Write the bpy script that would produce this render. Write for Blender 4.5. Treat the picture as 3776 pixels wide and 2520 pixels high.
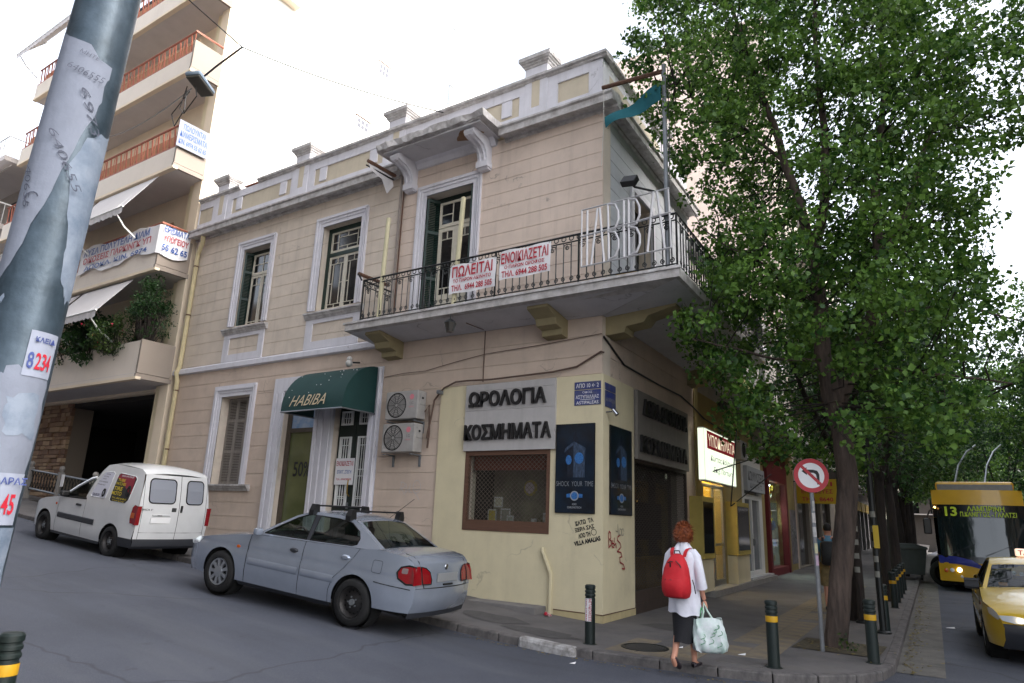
import bpy, bmesh, math, random
import numpy as np
from mathutils import Matrix, Vector
random.seed(7)
rng = np.random.default_rng(11)
for o in list(bpy.data.objects):
    bpy.data.objects.remove(o)
sc = bpy.context.scene
COL = sc.collection
R_ = math.radians
# ---------------------------------------------------------------- camera
cam_d = bpy.data.cameras.new('camera')
cam = bpy.data.objects.new('camera', cam_d)
COL.objects.link(cam)
def cam_axes(yaw, pitch, roll):
    f = Vector((math.sin(yaw)*math.cos(pitch), math.cos(yaw)*math.cos(pitch), math.sin(pitch)))
    r = Vector((math.cos(yaw), -math.sin(yaw), 0)); u = r.cross(f)
    return math.cos(roll)*r + math.sin(roll)*u, -math.sin(roll)*r + math.cos(roll)*u, f
_r, _u, _f = cam_axes(R_(-33.84), R_(14.49), R_(2.17))
CAM = Vector((5.3905, -11.0239, 1.65))
cam.matrix_world = Matrix(((_r.x, _u.x, -_f.x, CAM.x), (_r.y, _u.y, -_f.y, CAM.y), (_r.z, _u.z, -_f.z, CAM.z), (0, 0, 0, 1)))
cam_d.sensor_width = 36.0
cam_d.lens = 24.03
cam_d.clip_start = 0.05
cam_d.clip_end = 2000
sc.camera = cam
# ---------------------------------------------------------------- sky, sun, exposure
SUN_DIR = Vector((0.80, 0.22, 0.60)).normalized()      # towards the sun
w = bpy.data.worlds.new('World'); sc.world = w; w.use_nodes = True
nt = w.node_tree; nt.nodes.clear()
wo = nt.nodes.new('ShaderNodeOutputWorld'); bg = nt.nodes.new('ShaderNodeBackground'); sky = nt.nodes.new('ShaderNodeTexSky')
hs = nt.nodes.new('ShaderNodeHueSaturation'); hs.inputs['Saturation'].default_value = 0.35
sky.sky_type = 'NISHITA'; sky.sun_disc = False
sky.sun_elevation = math.asin(SUN_DIR.z); sky.sun_rotation = math.atan2(SUN_DIR.x, SUN_DIR.y)
sky.altitude = 100; sky.air_density = 1.0; sky.dust_density = 4.0; sky.ozone_density = 1.5
bg.inputs['Strength'].default_value = 0.15
nt.links.new(sky.outputs[0], hs.inputs['Color']); nt.links.new(hs.outputs[0], bg.inputs['Color']); nt.links.new(bg.outputs[0], wo.inputs['Surface'])
sd = bpy.data.lights.new('sun', 'SUN'); sd.energy = 0.5; sd.angle = R_(30); sd.color = (1.0, 0.94, 0.86)
sun = bpy.data.objects.new('sun', sd); COL.objects.link(sun)
sun.rotation_euler = (-SUN_DIR).to_track_quat('-Z', 'Y').to_euler(); sun.location = (20, -15, 30)
sc.view_settings.view_transform = 'Standard'; sc.view_settings.look = 'None'
sc.view_settings.exposure = 2.12; sc.view_settings.gamma = 1.0; sc.view_settings.use_curve_mapping = False
sc.render.engine = 'CYCLES'
sc.cycles.max_bounces = 6; sc.cycles.diffuse_bounces = 3; sc.cycles.glossy_bounces = 3; sc.cycles.transparent_max_bounces = 12
sc.cycles.caustics_reflective = False; sc.cycles.caustics_refractive = False
# ---------------------------------------------------------------- helpers
def lin(c):
    return tuple(((x/255)/12.92 if x/255 <= .04045 else ((x/255+.055)/1.055)**2.4) for x in c)
class MB:
    """collects polygons for one mesh"""
    def __init__(s): s.v = []; s.f = []; s.m = []
    def add(s, vs, fs, mi=0, M=None):
        b = len(s.v)
        if M is not None: vs = [M @ Vector(p) for p in vs]
        s.v += [tuple(p) for p in vs]
        s.f += [tuple(i+b for i in f) for f in fs]; s.m += [mi]*len(fs)
        return s
    def box(s, x0, x1, y0, y1, z0, z1, mi=0, M=None):
        if x0 > x1: x0, x1 = x1, x0
        if y0 > y1: y0, y1 = y1, y0
        if z0 > z1: z0, z1 = z1, z0
        vs = [(x, y, z) for z in (z0, z1) for y in (y0, y1) for x in (x0, x1)]
        return s.add(vs, [(0, 2, 3, 1), (4, 5, 7, 6), (0, 1, 5, 4), (2, 6, 7, 3), (0, 4, 6, 2), (1, 3, 7, 5)], mi, M)
    def cbox(s, c, d, mi=0, M=None):
        return s.box(c[0]-d[0]/2, c[0]+d[0]/2, c[1]-d[1]/2, c[1]+d[1]/2, c[2]-d[2]/2, c[2]+d[2]/2, mi, M)
    def bbox(s, x0, x1, y0, y1, z0, z1, b=.02, mi=0, M=None):
        """box with chamfered edges"""
        bm = bmesh.new(); bmesh.ops.create_cube(bm, size=1)
        for v in bm.verts:
            v.co = Vector(((x0+x1)/2+v.co.x*(x1-x0), (y0+y1)/2+v.co.y*(y1-y0), (z0+z1)/2+v.co.z*(z1-z0)))
        bmesh.ops.bevel(bm, geom=bm.edges[:], offset=b, segments=2, affect='EDGES', profile=.5)
        bm.verts.index_update()
        s.add([v.co.copy() for v in bm.verts], [[v.index for v in f.verts] for f in bm.faces], mi, M); bm.free()
        return s
    def prism(s, poly, ax, lo, hi, mi=0, M=None):
        """extrude a 2-D polygon along ax (0: poly=(y,z), 1: (x,z), 2: (x,y))"""
        n = len(poly)
        def P(p, t): return {0: (t, p[0], p[1]), 1: (p[0], t, p[1]), 2: (p[0], p[1], t)}[ax]
        vs = [P(p, lo) for p in poly]+[P(p, hi) for p in poly]
        fs = [tuple(range(n-1, -1, -1)), tuple(range(n, 2*n))]+[(i, (i+1) % n, n+(i+1) % n, n+i) for i in range(n)]
        return s.add(vs, fs, mi, M)
    def tube(s, pts, r, n=6, mi=0, M=None, cap=True):
        pts = [Vector(p) for p in pts]; k = len(pts); rs = r if hasattr(r, '__len__') else [r]*k
        vs = []; prev = None
        for i, p in enumerate(pts):
            t = (pts[min(i+1, k-1)]-pts[max(i-1, 0)]).normalized()
            if prev is None:
                a = Vector((0, 0, 1)) if abs(t.z) < .9 else Vector((1, 0, 0)); u = t.cross(a).normalized()
            else:
                u = (prev-t*prev.dot(t)).normalized()
            prev = u; v = t.cross(u)
            vs += [p+(u*math.cos(2*math.pi*j/n)+v*math.sin(2*math.pi*j/n))*rs[i] for j in range(n)]
        fs = [(i*n+j, i*n+(j+1) % n, (i+1)*n+(j+1) % n, (i+1)*n+j) for i in range(k-1) for j in range(n)]
        if cap: fs += [tuple(range(n-1, -1, -1)), tuple((k-1)*n+j for j in range(n))]
        return s.add(vs, fs, mi, M)
    def lathe(s, prof, n=16, mi=0, M=None, a0=0, a1=2*math.pi):
        """prof = [(r,z)] about local z"""
        full = abs(a1-a0-2*math.pi) < 1e-6; m = n if full else n+1
        vs = [(r*math.cos(a0+(a1-a0)*j/n), r*math.sin(a0+(a1-a0)*j/n), z) for r, z in prof for j in range(m)]
        fs = []
        for i in range(len(prof)-1):
            for j in range(n):
                j2 = (j+1) % m
                fs.append((i*m+j, i*m+j2, (i+1)*m+j2, (i+1)*m+j))
        return s.add(vs, fs, mi, M)
    def grid(s, P, mi=0, M=None, closed=False):
        """P[i][j] points -> quads"""
        a = len(P); b = len(P[0]); vs = [p for row in P for p in row]
        fs = [(i*b+j, i*b+(j+1) % b, (i+1)*b+(j+1) % b, (i+1)*b+j) for i in range(a-1) for j in range(b if closed else b-1)]
        return s.add(vs, fs, mi, M)
    def build(s, name, mats, parent=None, world=False, smooth=False, ang=35, M=None, kind=None, label=None):
        me = bpy.data.meshes.new(name)
        vs = s.v
        T = M
        if world and parent is not None:
            inv = parent.matrix_basis.inverted(); T = inv if M is None else inv @ M
        if T is not None: vs = [T @ Vector(p) for p in vs]
        me.from_pydata(vs, [], s.f)
        for m in (mats if isinstance(mats, (list, tuple)) else [mats]): me.materials.append(m)
        if any(s.m): me.polygons.foreach_set('material_index', s.m)
        if smooth:
            me.polygons.foreach_set('use_smooth', [True]*len(me.polygons))
            me.set_sharp_from_angle(angle=R_(ang))
        me.update()
        o = bpy.data.objects.new(name, me); COL.objects.link(o)
        if parent is not None: o.parent = parent
        if kind: o['kind'] = kind
        if label: o['label'] = label
        return o
def tag(o, label, cat, group=None, kind=None):
    o['label'] = label; o['category'] = cat
    if group: o['group'] = group
    if kind: o['kind'] = kind
    return o
def thing(name, label, cat, loc=(0, 0, 0), rz=0, group=None, M=None):
    o = bpy.data.objects.new(name, None); COL.objects.link(o); o.empty_display_size = .2
    o.matrix_basis = M if M is not None else Matrix.Translation(loc) @ Matrix.Rotation(rz, 4, 'Z')
    return tag(o, label, cat, group)
def struct(o):
    o['kind'] = 'structure'; return o
def rebase(o):
    """move a single-mesh thing's origin to its base centre"""
    me = o.data; n = len(me.vertices); a = np.empty(n*3, 'f'); me.vertices.foreach_get('co', a); a = a.reshape(-1, 3)
    c = (a.min(0)+a.max(0))/2; c[2] = a[:, 2].min(); a -= c
    me.vertices.foreach_set('co', a.ravel()); me.update(); o.location = Vector([float(q) for q in c])
    return o
def dup(o, parent=None, M=None, label=None):
    c = o.copy(); COL.objects.link(c); c.parent = parent
    if M is not None: c.matrix_basis = M
    if label: c['label'] = label
    for ch in list(o.children):
        dup(ch, c)
    return c
RF = Matrix.Rotation(R_(2.6), 4, 'Z')            # frame of the main-street front: x = outwards, y = along the street
LTXT = Matrix(((1, 0, 0, 0), (0, 0, -1, 0), (0, 1, 0, 0), (0, 0, 0, 1)))       # text on the side-street front
RTXT = Matrix(((0, 0, 1, 0), (1, 0, 0, 0), (0, 1, 0, 0), (0, 0, 0, 1)))        # text on the main-street front
def text(s, w, h, M, mat, parent, ext=0.0, bold=0.0, shear=0, name='lettering', world=False, align='c', res=3):
    """text fitted into a w x h box centred at M's origin (w=None keeps the proportions)"""
    cu = bpy.data.curves.new('t', 'FONT'); cu.body = s; cu.resolution_u = res; cu.offset = bold; cu.shear = shear; cu.extrude = 0
    cu.align_x = 'LEFT'; ob = bpy.data.objects.new('t', cu)
    me = bpy.data.meshes.new_from_object(ob)
    vs = np.array([v.co[:] for v in me.vertices]); fs = [tuple(p.vertices) for p in me.polygons]
    bpy.data.objects.remove(ob); bpy.data.meshes.remove(me); bpy.data.curves.remove(cu)
    if len(vs) == 0: return None
    lo, hi = vs.min(0), vs.max(0); k = h/(hi[1]-lo[1]); kx = k if w is None else w/(hi[0]-lo[0])
    vs[:, 0] = (vs[:, 0]-(lo[0]+hi[0])/2)*kx; vs[:, 1] = (vs[:, 1]-(lo[1]+hi[1])/2)*k
    if align == 'l': vs[:, 0] += (hi[0]-lo[0])/2*kx
    mb = MB(); n = len(vs)
    if ext:
        ed = {}
        for f in fs:
            for a, b in zip(f, f[1:]+f[:1]):
                key = (min(a, b), max(a, b)); ed.setdefault(key, []).append((a, b))
        top = [(x, y, ext) for x, y, _ in vs]; bot = [(x, y, 0) for x, y, _ in vs]
        side = [(b+n, a+n, a, b) if False else (a+n, b+n, b, a) for l in ed.values() if len(l) == 1 for a, b in l]
        mb.add(top+bot, [f for f in fs]+side)
    else:
        mb.add([(x, y, 0) for x, y, _ in vs], fs)
    return mb.build(name, mat, parent, world=world, M=M)
def at(M, x, y, z): return M @ Matrix.Translation((x, y, z))
def TL(x, z, y): return Matrix.Translation((x, y, z)) @ LTXT          # spot on the side-street front
def TR(d, z, o): return RF @ Matrix.Translation((o, d, z)) @ RTXT     # spot on the main-street front
def subtract(r, holes):
    """rectangle minus rectangles (x0,x1,z0,z1) -> rectangles"""
    out = [r]
    for h in holes:
        nxt = []
        for (a, b, c, d) in out:
            if h[1] <= a or h[0] >= b or h[3] <= c or h[2] >= d: nxt.append((a, b, c, d)); continue
            c2, d2 = max(c, h[2]), min(d, h[3])
            if c < h[2]: nxt.append((a, b, c, h[2]))
            if d > h[3]: nxt.append((a, b, h[3], d))
            if a < h[0]: nxt.append((a, h[0], c2, d2))
            if b > h[1]: nxt.append((h[1], b, c2, d2))
        out = nxt
    return out
def panel(outer, holes, cu, cv, mapf):
    """flat outline with holes, cut along u and v, mapped to 3-D"""
    bm = bmesh.new()
    for loop in [outer]+holes:
        vs = [bm.verts.new((p[0], p[1], 0)) for p in loop]
        for i in range(len(vs)): bm.edges.new((vs[i], vs[(i+1) % len(vs)]))
    bmesh.ops.triangle_fill(bm, use_beauty=True, use_dissolve=False, edges=bm.edges[:], normal=(0, 0, 1))
    for k, cs in ((0, cu), (1, cv)):
        for c in cs:
            co = (c, 0, 0) if k == 0 else (0, c, 0); no = (1, 0, 0) if k == 0 else (0, 1, 0)
            bmesh.ops.bisect_plane(bm, geom=bm.verts[:]+bm.edges[:]+bm.faces[:], plane_co=co, plane_no=no, dist=1e-5)
    bm.verts.index_update()
    vs = [mapf(v.co.x, v.co.y) for v in bm.verts]; fs = [[v.index for v in f.verts] for f in bm.faces]
    bm.free()
    return vs, fs
def arc(cx, cz, r, a0, a1, n): return [(cx+r*math.cos(R_(a0+(a1-a0)*i/n)), cz+r*math.sin(R_(a0+(a1-a0)*i/n))) for i in range(n+1)]
def rrect(x0, x1, z0, z1, r, n=4):
    return arc(x1-r, z1-r, r, 0, 90, n)+arc(x0+r, z1-r, r, 90, 180, n)+arc(x0+r, z0+r, r, 180, 270, n)+arc(x1-r, z0+r, r, 270, 360, n)
def sstep(a, b, x):
    t = min(1, max(0, (x-a)/(b-a))); return t*t*(3-2*t)
# ---------------------------------------------------------------- materials
MATS = {}
def mat(name, c, rough=.7, metal=0, var=.0, vs=3.0, bump=0, bs=40.0, spec=.5, c2=None, stretch=None, coat=0, streak=0, streakc=(.1, .09, .08), emit=0, sheen=0, alpha=None):
    """principled material; var/c2 blend a second tone by noise; streak adds vertical run marks"""
    if name in MATS: return MATS[name]
    m = bpy.data.materials.new(name); m.use_nodes = True; n = m.node_tree; N = n.nodes; L = n.links
    p = N['Principled BSDF']; p.inputs['Roughness'].default_value = rough; p.inputs['Metallic'].default_value = metal
    p.inputs['Specular IOR Level'].default_value = spec
    c = lin(c); p.inputs['Base Color'].default_value = (*c, 1)
    if coat: p.inputs['Coat Weight'].default_value = coat; p.inputs['Coat Roughness'].default_value = .06
    if emit: p.inputs['Emission Color'].default_value = (*c, 1); p.inputs['Emission Strength'].default_value = emit
    tc = None
    def coord(scale):
        nonlocal tc
        if tc is None: tc = N.new('ShaderNodeTexCoord')
        mp = N.new('ShaderNodeMapping'); mp.inputs['Scale'].default_value = scale; L.new(tc.outputs['Object'], mp.inputs['Vector'])
        return mp
    col = None
    if var or c2:
        cc = lin(c2) if c2 else tuple(x*(1-var) for x in c)
        no = N.new('ShaderNodeTexNoise'); no.inputs['Scale'].default_value = vs; no.inputs['Detail'].default_value = 6; no.inputs['Roughness'].default_value = .65
        L.new(coord(stretch or (1, 1, 1)).outputs[0], no.inputs['Vector'])
        ra = N.new('ShaderNodeMapRange'); ra.inputs['From Min'].default_value = .35; ra.inputs['From Max'].default_value = .68; L.new(no.outputs[0], ra.inputs['Value'])
        mx = N.new('ShaderNodeMix'); mx.data_type = 'RGBA'; mx.inputs['A'].default_value = (*c, 1); mx.inputs['B'].default_value = (*cc, 1)
        L.new(ra.outputs[0], mx.inputs['Factor']); col = mx.outputs['Result']
    if streak:
        no = N.new('ShaderNodeTexNoise'); no.inputs['Scale'].default_value = 1.0; no.inputs['Detail'].default_value = 7; no.inputs['Roughness'].default_value = .7
        L.new(coord((5, 5, .35)).outputs[0], no.inputs['Vector'])
        ra = N.new('ShaderNodeMapRange'); ra.inputs['From Min'].default_value = .52; ra.inputs['From Max'].default_value = .75; ra.inputs['To Max'].default_value = streak; L.new(no.outputs[0], ra.inputs['Value'])
        mx = N.new('ShaderNodeMix'); mx.data_type = 'RGBA'; mx.inputs['A'].default_value = (*c, 1); mx.inputs['B'].default_value = (*streakc, 1)
        if col is not None: L.new(col, mx.inputs['A'])
        L.new(ra.outputs[0], mx.inputs['Factor']); col = mx.outputs['Result']
    if col is not None: L.new(col, p.inputs['Base Color'])
    if bump:
        no = N.new('ShaderNodeTexNoise'); no.inputs['Scale'].default_value = bs; no.inputs['Detail'].default_value = 5
        L.new(coord((1, 1, 1)).outputs[0], no.inputs['Vector'])
        b = N.new('ShaderNodeBump'); b.inputs['Strength'].default_value = bump; b.inputs['Distance'].default_value = .02
        L.new(no.outputs[0], b.inputs['Height']); L.new(b.outputs[0], p.inputs['Normal'])
    MATS[name] = m
    return m
def glass(name, tint=(.75, .85, .8), rough=.02, ior=1.5):
    if name in MATS: return MATS[name]
    m = bpy.data.materials.new(name); m.use_nodes = True; N = m.node_tree.nodes; L = m.node_tree.links; N.clear()
    o = N.new('ShaderNodeOutputMaterial'); mx = N.new('ShaderNodeMixShader'); t = N.new('ShaderNodeBsdfTransparent'); g = N.new('ShaderNodeBsdfGlossy'); f = N.new('ShaderNodeFresnel')
    t.inputs[0].default_value = (*tint, 1); g.inputs['Roughness'].default_value = rough; f.inputs[0].default_value = ior
    ge = N.new('ShaderNodeNewGeometry'); ma = N.new('ShaderNodeMath'); ma.operation = 'MULTIPLY_ADD'; ma.inputs[1].default_value = 1/ior-ior; ma.inputs[2].default_value = ior; L.new(ge.outputs['Backfacing'], ma.inputs[0]); L.new(ma.outputs[0], f.inputs[0])
    L.new(f.outputs[0], mx.inputs[0]); L.new(t.outputs[0], mx.inputs[1]); L.new(g.outputs[0], mx.inputs[2]); L.new(mx.outputs[0], o.inputs[0])
    MATS[name] = m; return m
def leafmat(name, ca, cb, rough=.45):
    m = bpy.data.materials.new(name); m.use_nodes = True; N = m.node_tree.nodes; L = m.node_tree.links
    p = N['Principled BSDF']; p.inputs['Roughness'].default_value = rough; p.inputs['Specular IOR Level'].default_value = .4
    g = N.new('ShaderNodeNewGeometry'); mx = N.new('ShaderNodeMix'); mx.data_type = 'RGBA'
    mx.inputs['A'].default_value = (*lin(ca), 1); mx.inputs['B'].default_value = (*lin(cb), 1)
    tc = N.new('ShaderNodeTexCoord'); no = N.new('ShaderNodeTexNoise'); no.inputs['Scale'].default_value = 1.1; no.inputs['Detail'].default_value = 2; L.new(tc.outputs['Object'], no.inputs['Vector'])
    mr = N.new('ShaderNodeMapRange'); mr.inputs['From Min'].default_value = .35; mr.inputs['From Max'].default_value = .65; mr.inputs['To Min'].default_value = -.35; mr.inputs['To Max'].default_value = .35; L.new(no.outputs[0], mr.inputs['Value'])
    ad = N.new('ShaderNodeMath'); ad.use_clamp = True; L.new(g.outputs['Random Per Island'], ad.inputs[0]); L.new(mr.outputs[0], ad.inputs[1])
    L.new(ad.outputs[0], mx.inputs['Factor']); L.new(mx.outputs['Result'], p.inputs['Base Color'])
    t = N.new('ShaderNodeBsdfTranslucent'); L.new(mx.outputs['Result'], t.inputs[0]); ms = N.new('ShaderNodeMixShader'); ms.inputs[0].default_value = .38
    L.new(p.outputs[0], ms.inputs[1]); L.new(t.outputs[0], ms.inputs[2]); L.new(ms.outputs[0], N['Material Output'].inputs[0])
    MATS[name] = m; return m
plaster = mat('plaster_beige', (222, 208, 192), .9, var=.16, vs=1.3, bump=.2, bs=70, streak=.28, streakc=(.22, .18, .15))
plaster_pink = mat('plaster_pink', (223, 204, 189), .9, var=.15, vs=1.1, bump=.2, bs=70, streak=.24, streakc=(.22, .17, .14))
plaster_low = mat('plaster_low', (213, 193, 176), .9, var=.17, vs=1.1, bump=.15, bs=90, streak=.12, streakc=(.2, .16, .13))
cream_panel = mat('cream_panel', (208, 196, 174), .9, var=.12, vs=2, bump=.1, bs=80, streak=.2, streakc=(.25, .2, .13))
trim = mat('trim_white', (222, 220, 226), .85, var=.1, vs=2.5, bump=.1, bs=60, streak=.25, streakc=(.3, .28, .27))
trim_dirty = mat('trim_dirty', (208, 205, 204), .9, c2=(158, 152, 148), vs=5, bump=.3, bs=30, streak=.35, streakc=(.13, .12, .11))
soffit_m = mat('soffit_paint', (205, 203, 206), .9, var=.12, vs=2.2, bump=.12, bs=30, streak=0)
yellow_wall = mat('shop_yellow', (220, 208, 174), .85, var=.1, vs=1.6, bump=.12, bs=60, streak=.14, streakc=(.3, .25, .17))
yellow_br = mat('bracket_yellow', (160, 147, 112), .9, var=.2, vs=3)
green_p = mat('green_paint', (24, 50, 43), .55, var=.3, vs=4)
green_dk = mat('green_dark', (16, 34, 28), .45, var=.2, vs=4)
cream_w = mat('cream_wood', (214, 207, 190), .6, var=.12, vs=6)
white_p = mat('white_paint', (228, 228, 226), .5, var=.08, vs=6)
pane_dk = mat('pane_dark', (22, 22, 24), .08, spec=.6)
curtain = mat('curtain_dark', (74, 56, 56), .9, var=.3, vs=4, stretch=(6, 6, .4))
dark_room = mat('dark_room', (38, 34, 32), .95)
iron = mat('iron_black', (22, 25, 25), .5, var=.3, vs=12)
iron_green = mat('iron_green', (26, 50, 46), .5, var=.2, vs=12)
concrete = mat('concrete', (150, 146, 142), .92, var=.22, vs=3, bump=.25, bs=50)
asphalt = None
steel = mat('steel', (150, 154, 158), .35, metal=.8, var=.2, vs=8)
zinc = mat('zinc_grey', (120, 124, 128), .5, metal=.3, var=.2, vs=8)
black_pl = mat('black_plastic', (22, 22, 24), .5, var=.2, vs=15)
rust = mat('rusty_iron', (104, 74, 58), .8, var=.4, vs=14, bump=.3)
white_s = mat('sign_white', (236, 234, 236), .6, var=.05, vs=4)
red_ink = mat('red_ink', (178, 28, 48), .6); blue_ink = mat('blue_ink', (34, 84, 160), .6); black_ink = mat('black_ink', (24, 24, 26), .6); grey_ink = mat('grey_ink', (150, 148, 150), .6)
def weather(m, amt=.35, crack=.5, sc=.55):
    """dirt blotches and hairline cracks over an existing material"""
    N = m.node_tree.nodes; L = m.node_tree.links; p = N['Principled BSDF']; src = p.inputs['Base Color'].links[0].from_socket
    tc = N.new('ShaderNodeTexCoord'); n = N.new('ShaderNodeTexNoise'); n.inputs['Scale'].default_value = .7; n.inputs['Detail'].default_value = 9; n.inputs['Roughness'].default_value = .75; L.new(tc.outputs['Object'], n.inputs['Vector'])
    r = N.new('ShaderNodeMapRange'); r.inputs['From Min'].default_value = .54; r.inputs['From Max'].default_value = .74; r.inputs['To Max'].default_value = amt; L.new(n.outputs[0], r.inputs['Value'])
    mx = N.new('ShaderNodeMix'); mx.data_type = 'RGBA'; L.new(src, mx.inputs['A']); mx.inputs['B'].default_value = (.30, .25, .19, 1); L.new(r.outputs[0], mx.inputs['Factor'])
    n2 = N.new('ShaderNodeTexNoise'); n2.inputs['Scale'].default_value = 2.2; n2.inputs['Detail'].default_value = 4; L.new(tc.outputs['Object'], n2.inputs['Vector'])
    av = N.new('ShaderNodeMix'); av.data_type = 'VECTOR'; av.inputs['Factor'].default_value = .4; L.new(tc.outputs['Object'], av.inputs['A']); L.new(n2.outputs['Color'], av.inputs['B'])
    vo = N.new('ShaderNodeTexVoronoi'); vo.feature = 'DISTANCE_TO_EDGE'; vo.inputs['Scale'].default_value = sc; L.new(av.outputs['Result'], vo.inputs['Vector'])
    c = N.new('ShaderNodeMapRange'); c.inputs['From Max'].default_value = .004; c.inputs['To Min'].default_value = crack; c.inputs['To Max'].default_value = 0; L.new(vo.outputs['Distance'], c.inputs['Value'])
    gate = N.new('ShaderNodeMapRange'); gate.inputs['From Min'].default_value = .5; gate.inputs['From Max'].default_value = .6; L.new(n2.outputs[0], gate.inputs['Value']); mu = N.new('ShaderNodeMath'); mu.operation = 'MULTIPLY'; L.new(c.outputs[0], mu.inputs[0]); L.new(gate.outputs[0], mu.inputs[1])
    m2 = N.new('ShaderNodeMix'); m2.data_type = 'RGBA'; L.new(mx.outputs['Result'], m2.inputs['A']); m2.inputs['B'].default_value = (.12, .1, .09, 1); L.new(mu.outputs[0], m2.inputs['Factor']); L.new(m2.outputs['Result'], p.inputs['Base Color'])
for m_ in (plaster, plaster_pink, plaster_low): weather(m_)
weather(yellow_wall, .3, .35, .4); weather(soffit_m, .25, .6, .5); weather(trim, .2, .4, .6)
# ---------------------------------------------------------------- ground
_bx = [-120, -60, -23, -10, -5, -1.0, .3, 3, 200]; _bz = [8.5, 4.6, 1.75, .60, .30, -.035, -.10, -.10, -.10]
def base(x): return float((np.interp(x-.4, _bx, _bz)+np.interp(x, _bx, _bz)+np.interp(x+.4, _bx, _bz))/3)
def roadz(x, y):
    return base(x)+.10*sstep(0, 1, (-2.35-y)/1.3)*sstep(1.0, -1.6, x)
def walkz(x, y): return base(x)+.10
def asph():
    m = bpy.data.materials.new('asphalt'); m.use_nodes = True; N = m.node_tree.nodes; L = m.node_tree.links; p = N['Principled BSDF']
    tc = N.new('ShaderNodeTexCoord')
    def noise(s, d=5, r=.6, sc=(1, 1, 1)):
        mp = N.new('ShaderNodeMapping'); mp.inputs['Scale'].default_value = sc; L.new(tc.outputs['Object'], mp.inputs[0])
        n = N.new('ShaderNodeTexNoise'); n.inputs['Scale'].default_value = s; n.inputs['Detail'].default_value = d; n.inputs['Roughness'].default_value = r; L.new(mp.outputs[0], n.inputs['Vector']); return n.outputs[0]
    def mix(f, a, b):
        mx = N.new('ShaderNodeMix'); mx.data_type = 'RGBA'; L.new(f, mx.inputs['Factor'])
        for k, v in (('A', a), ('B', b)):
            if isinstance(v, tuple): mx.inputs[k].default_value = (*v, 1)
            else: L.new(v, mx.inputs[k])
        return mx.outputs['Result']
    def ramp(x, a, b, hi=1.0):
        r = N.new('ShaderNodeMapRange'); r.inputs['From Min'].default_value = a; r.inputs['From Max'].default_value = b; r.inputs['To Max'].default_value = hi; L.new(x, r.inputs['Value']); return r.outputs[0]
    c = mix(ramp(noise(.35), .4, .65), (.066, .073, .098), (.045, .050, .069))
    c = mix(ramp(noise(1.1, sc=(.25, 1.6, 1)), .5, .72, .55), c, (.108, .112, .128))
    c = mix(ramp(noise(95, 3), .48, .72, .6), c, (.135, .137, .145))
    c = mix(ramp(noise(.9, 3, sc=(.12, 1.2, 1)), .55, .75, .5), c, (.036, .038, .046))
    vo = N.new('ShaderNodeTexVoronoi'); vo.feature = 'DISTANCE_TO_EDGE'; vo.inputs['Scale'].default_value = .33
    wv = N.new('ShaderNodeMapping'); L.new(tc.outputs['Object'], wv.inputs[0]); ns_ = N.new('ShaderNodeTexNoise'); ns_.inputs['Scale'].default_value = 1.5; L.new(tc.outputs['Object'], ns_.inputs['Vector']); av = N.new('ShaderNodeMix'); av.data_type = 'VECTOR'; av.inputs['Factor'].default_value = .35; L.new(wv.outputs[0], av.inputs['A']); L.new(ns_.outputs['Color'], av.inputs['B']); L.new(av.outputs['Result'], vo.inputs['Vector'])
    cr_ = N.new('ShaderNodeMapRange'); cr_.inputs['From Min'].default_value = .0; cr_.inputs['From Max'].default_value = .007; cr_.inputs['To Min'].default_value = .55; cr_.inputs['To Max'].default_value = 0; L.new(vo.outputs['Distance'], cr_.inputs['Value'])
    c = mix(cr_.outputs[0], c, (.022, .022, .026))
    c = mix(ramp(noise(2.3, 4), .66, .76, .5), c, (.026, .027, .032))
    L.new(c, p.inputs['Base Color']); p.inputs['Roughness'].default_value = .8
    b = N.new('ShaderNodeBump'); b.inputs['Strength'].default_value = .5; b.inputs['Distance'].default_value = .01; L.new(noise(140, 3), b.inputs['Height']); L.new(b.outputs[0], p.inputs['Normal'])
    return m
asphalt = asph()
def pave():
    m = mat('pavement', (110, 106, 105), .9, c2=(84, 81, 81), vs=.9, bump=.3, bs=60, streak=0)
    N = m.node_tree.nodes; L = m.node_tree.links; p = N['Principled BSDF']
    src = p.inputs['Base Color'].links[0].from_socket
    tc = N.new('ShaderNodeTexCoord'); n = N.new('ShaderNodeTexNoise'); n.inputs['Scale'].default_value = 2.6; n.inputs['Detail'].default_value = 8; L.new(tc.outputs['Object'], n.inputs['Vector'])
    r = N.new('ShaderNodeMapRange'); r.inputs['From Min'].default_value = .5; r.inputs['From Max'].default_value = .7; r.inputs['To Max'].default_value = .5; L.new(n.outputs[0], r.inputs['Value'])
    mx = N.new('ShaderNodeMix'); mx.data_type = 'RGBA'; L.new(src, mx.inputs['A']); mx.inputs['B'].default_value = (.14, .125, .108, 1); L.new(r.outputs[0], mx.inputs['Factor']); L.new(mx.outputs['Result'], p.inputs['Base Color'])
    return m
pavement_m = pave()
struct(MB().add([(-400, -400, -1.2), (400, -400, -1.2), (400, 400, -1.2), (-400, 400, -1.2)], [(0, 1, 2, 3)]).build('ground', concrete))
xs = [-120, -90, -60, -40, -30]+[-23+.5*i for i in range(int(28/.5)+1)]+[6, 8, 12, 20, 40]
ys = [-30, -20, -14]+[-10+.35*i for i in range(24)]+[-1.5, 3, 10, 30, 60, 140]
mb = MB()
vid = {}
for i, x in enumerate(xs):
    for j, y in enumerate(ys):
        vid[i, j] = len(mb.v); mb.v.append((x, y, roadz(x, y)))
for i in range(len(xs)-1):
    for j in range(len(ys)-1):
        if ys[j] > -1.9 and xs[i+1] < 1.6: continue
        mb.f.append((vid[i, j], vid[i+1, j], vid[i+1, j+1], vid[i, j+1])); mb.m.append(0)
struct(mb.build('road', asphalt, smooth=True))
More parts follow.
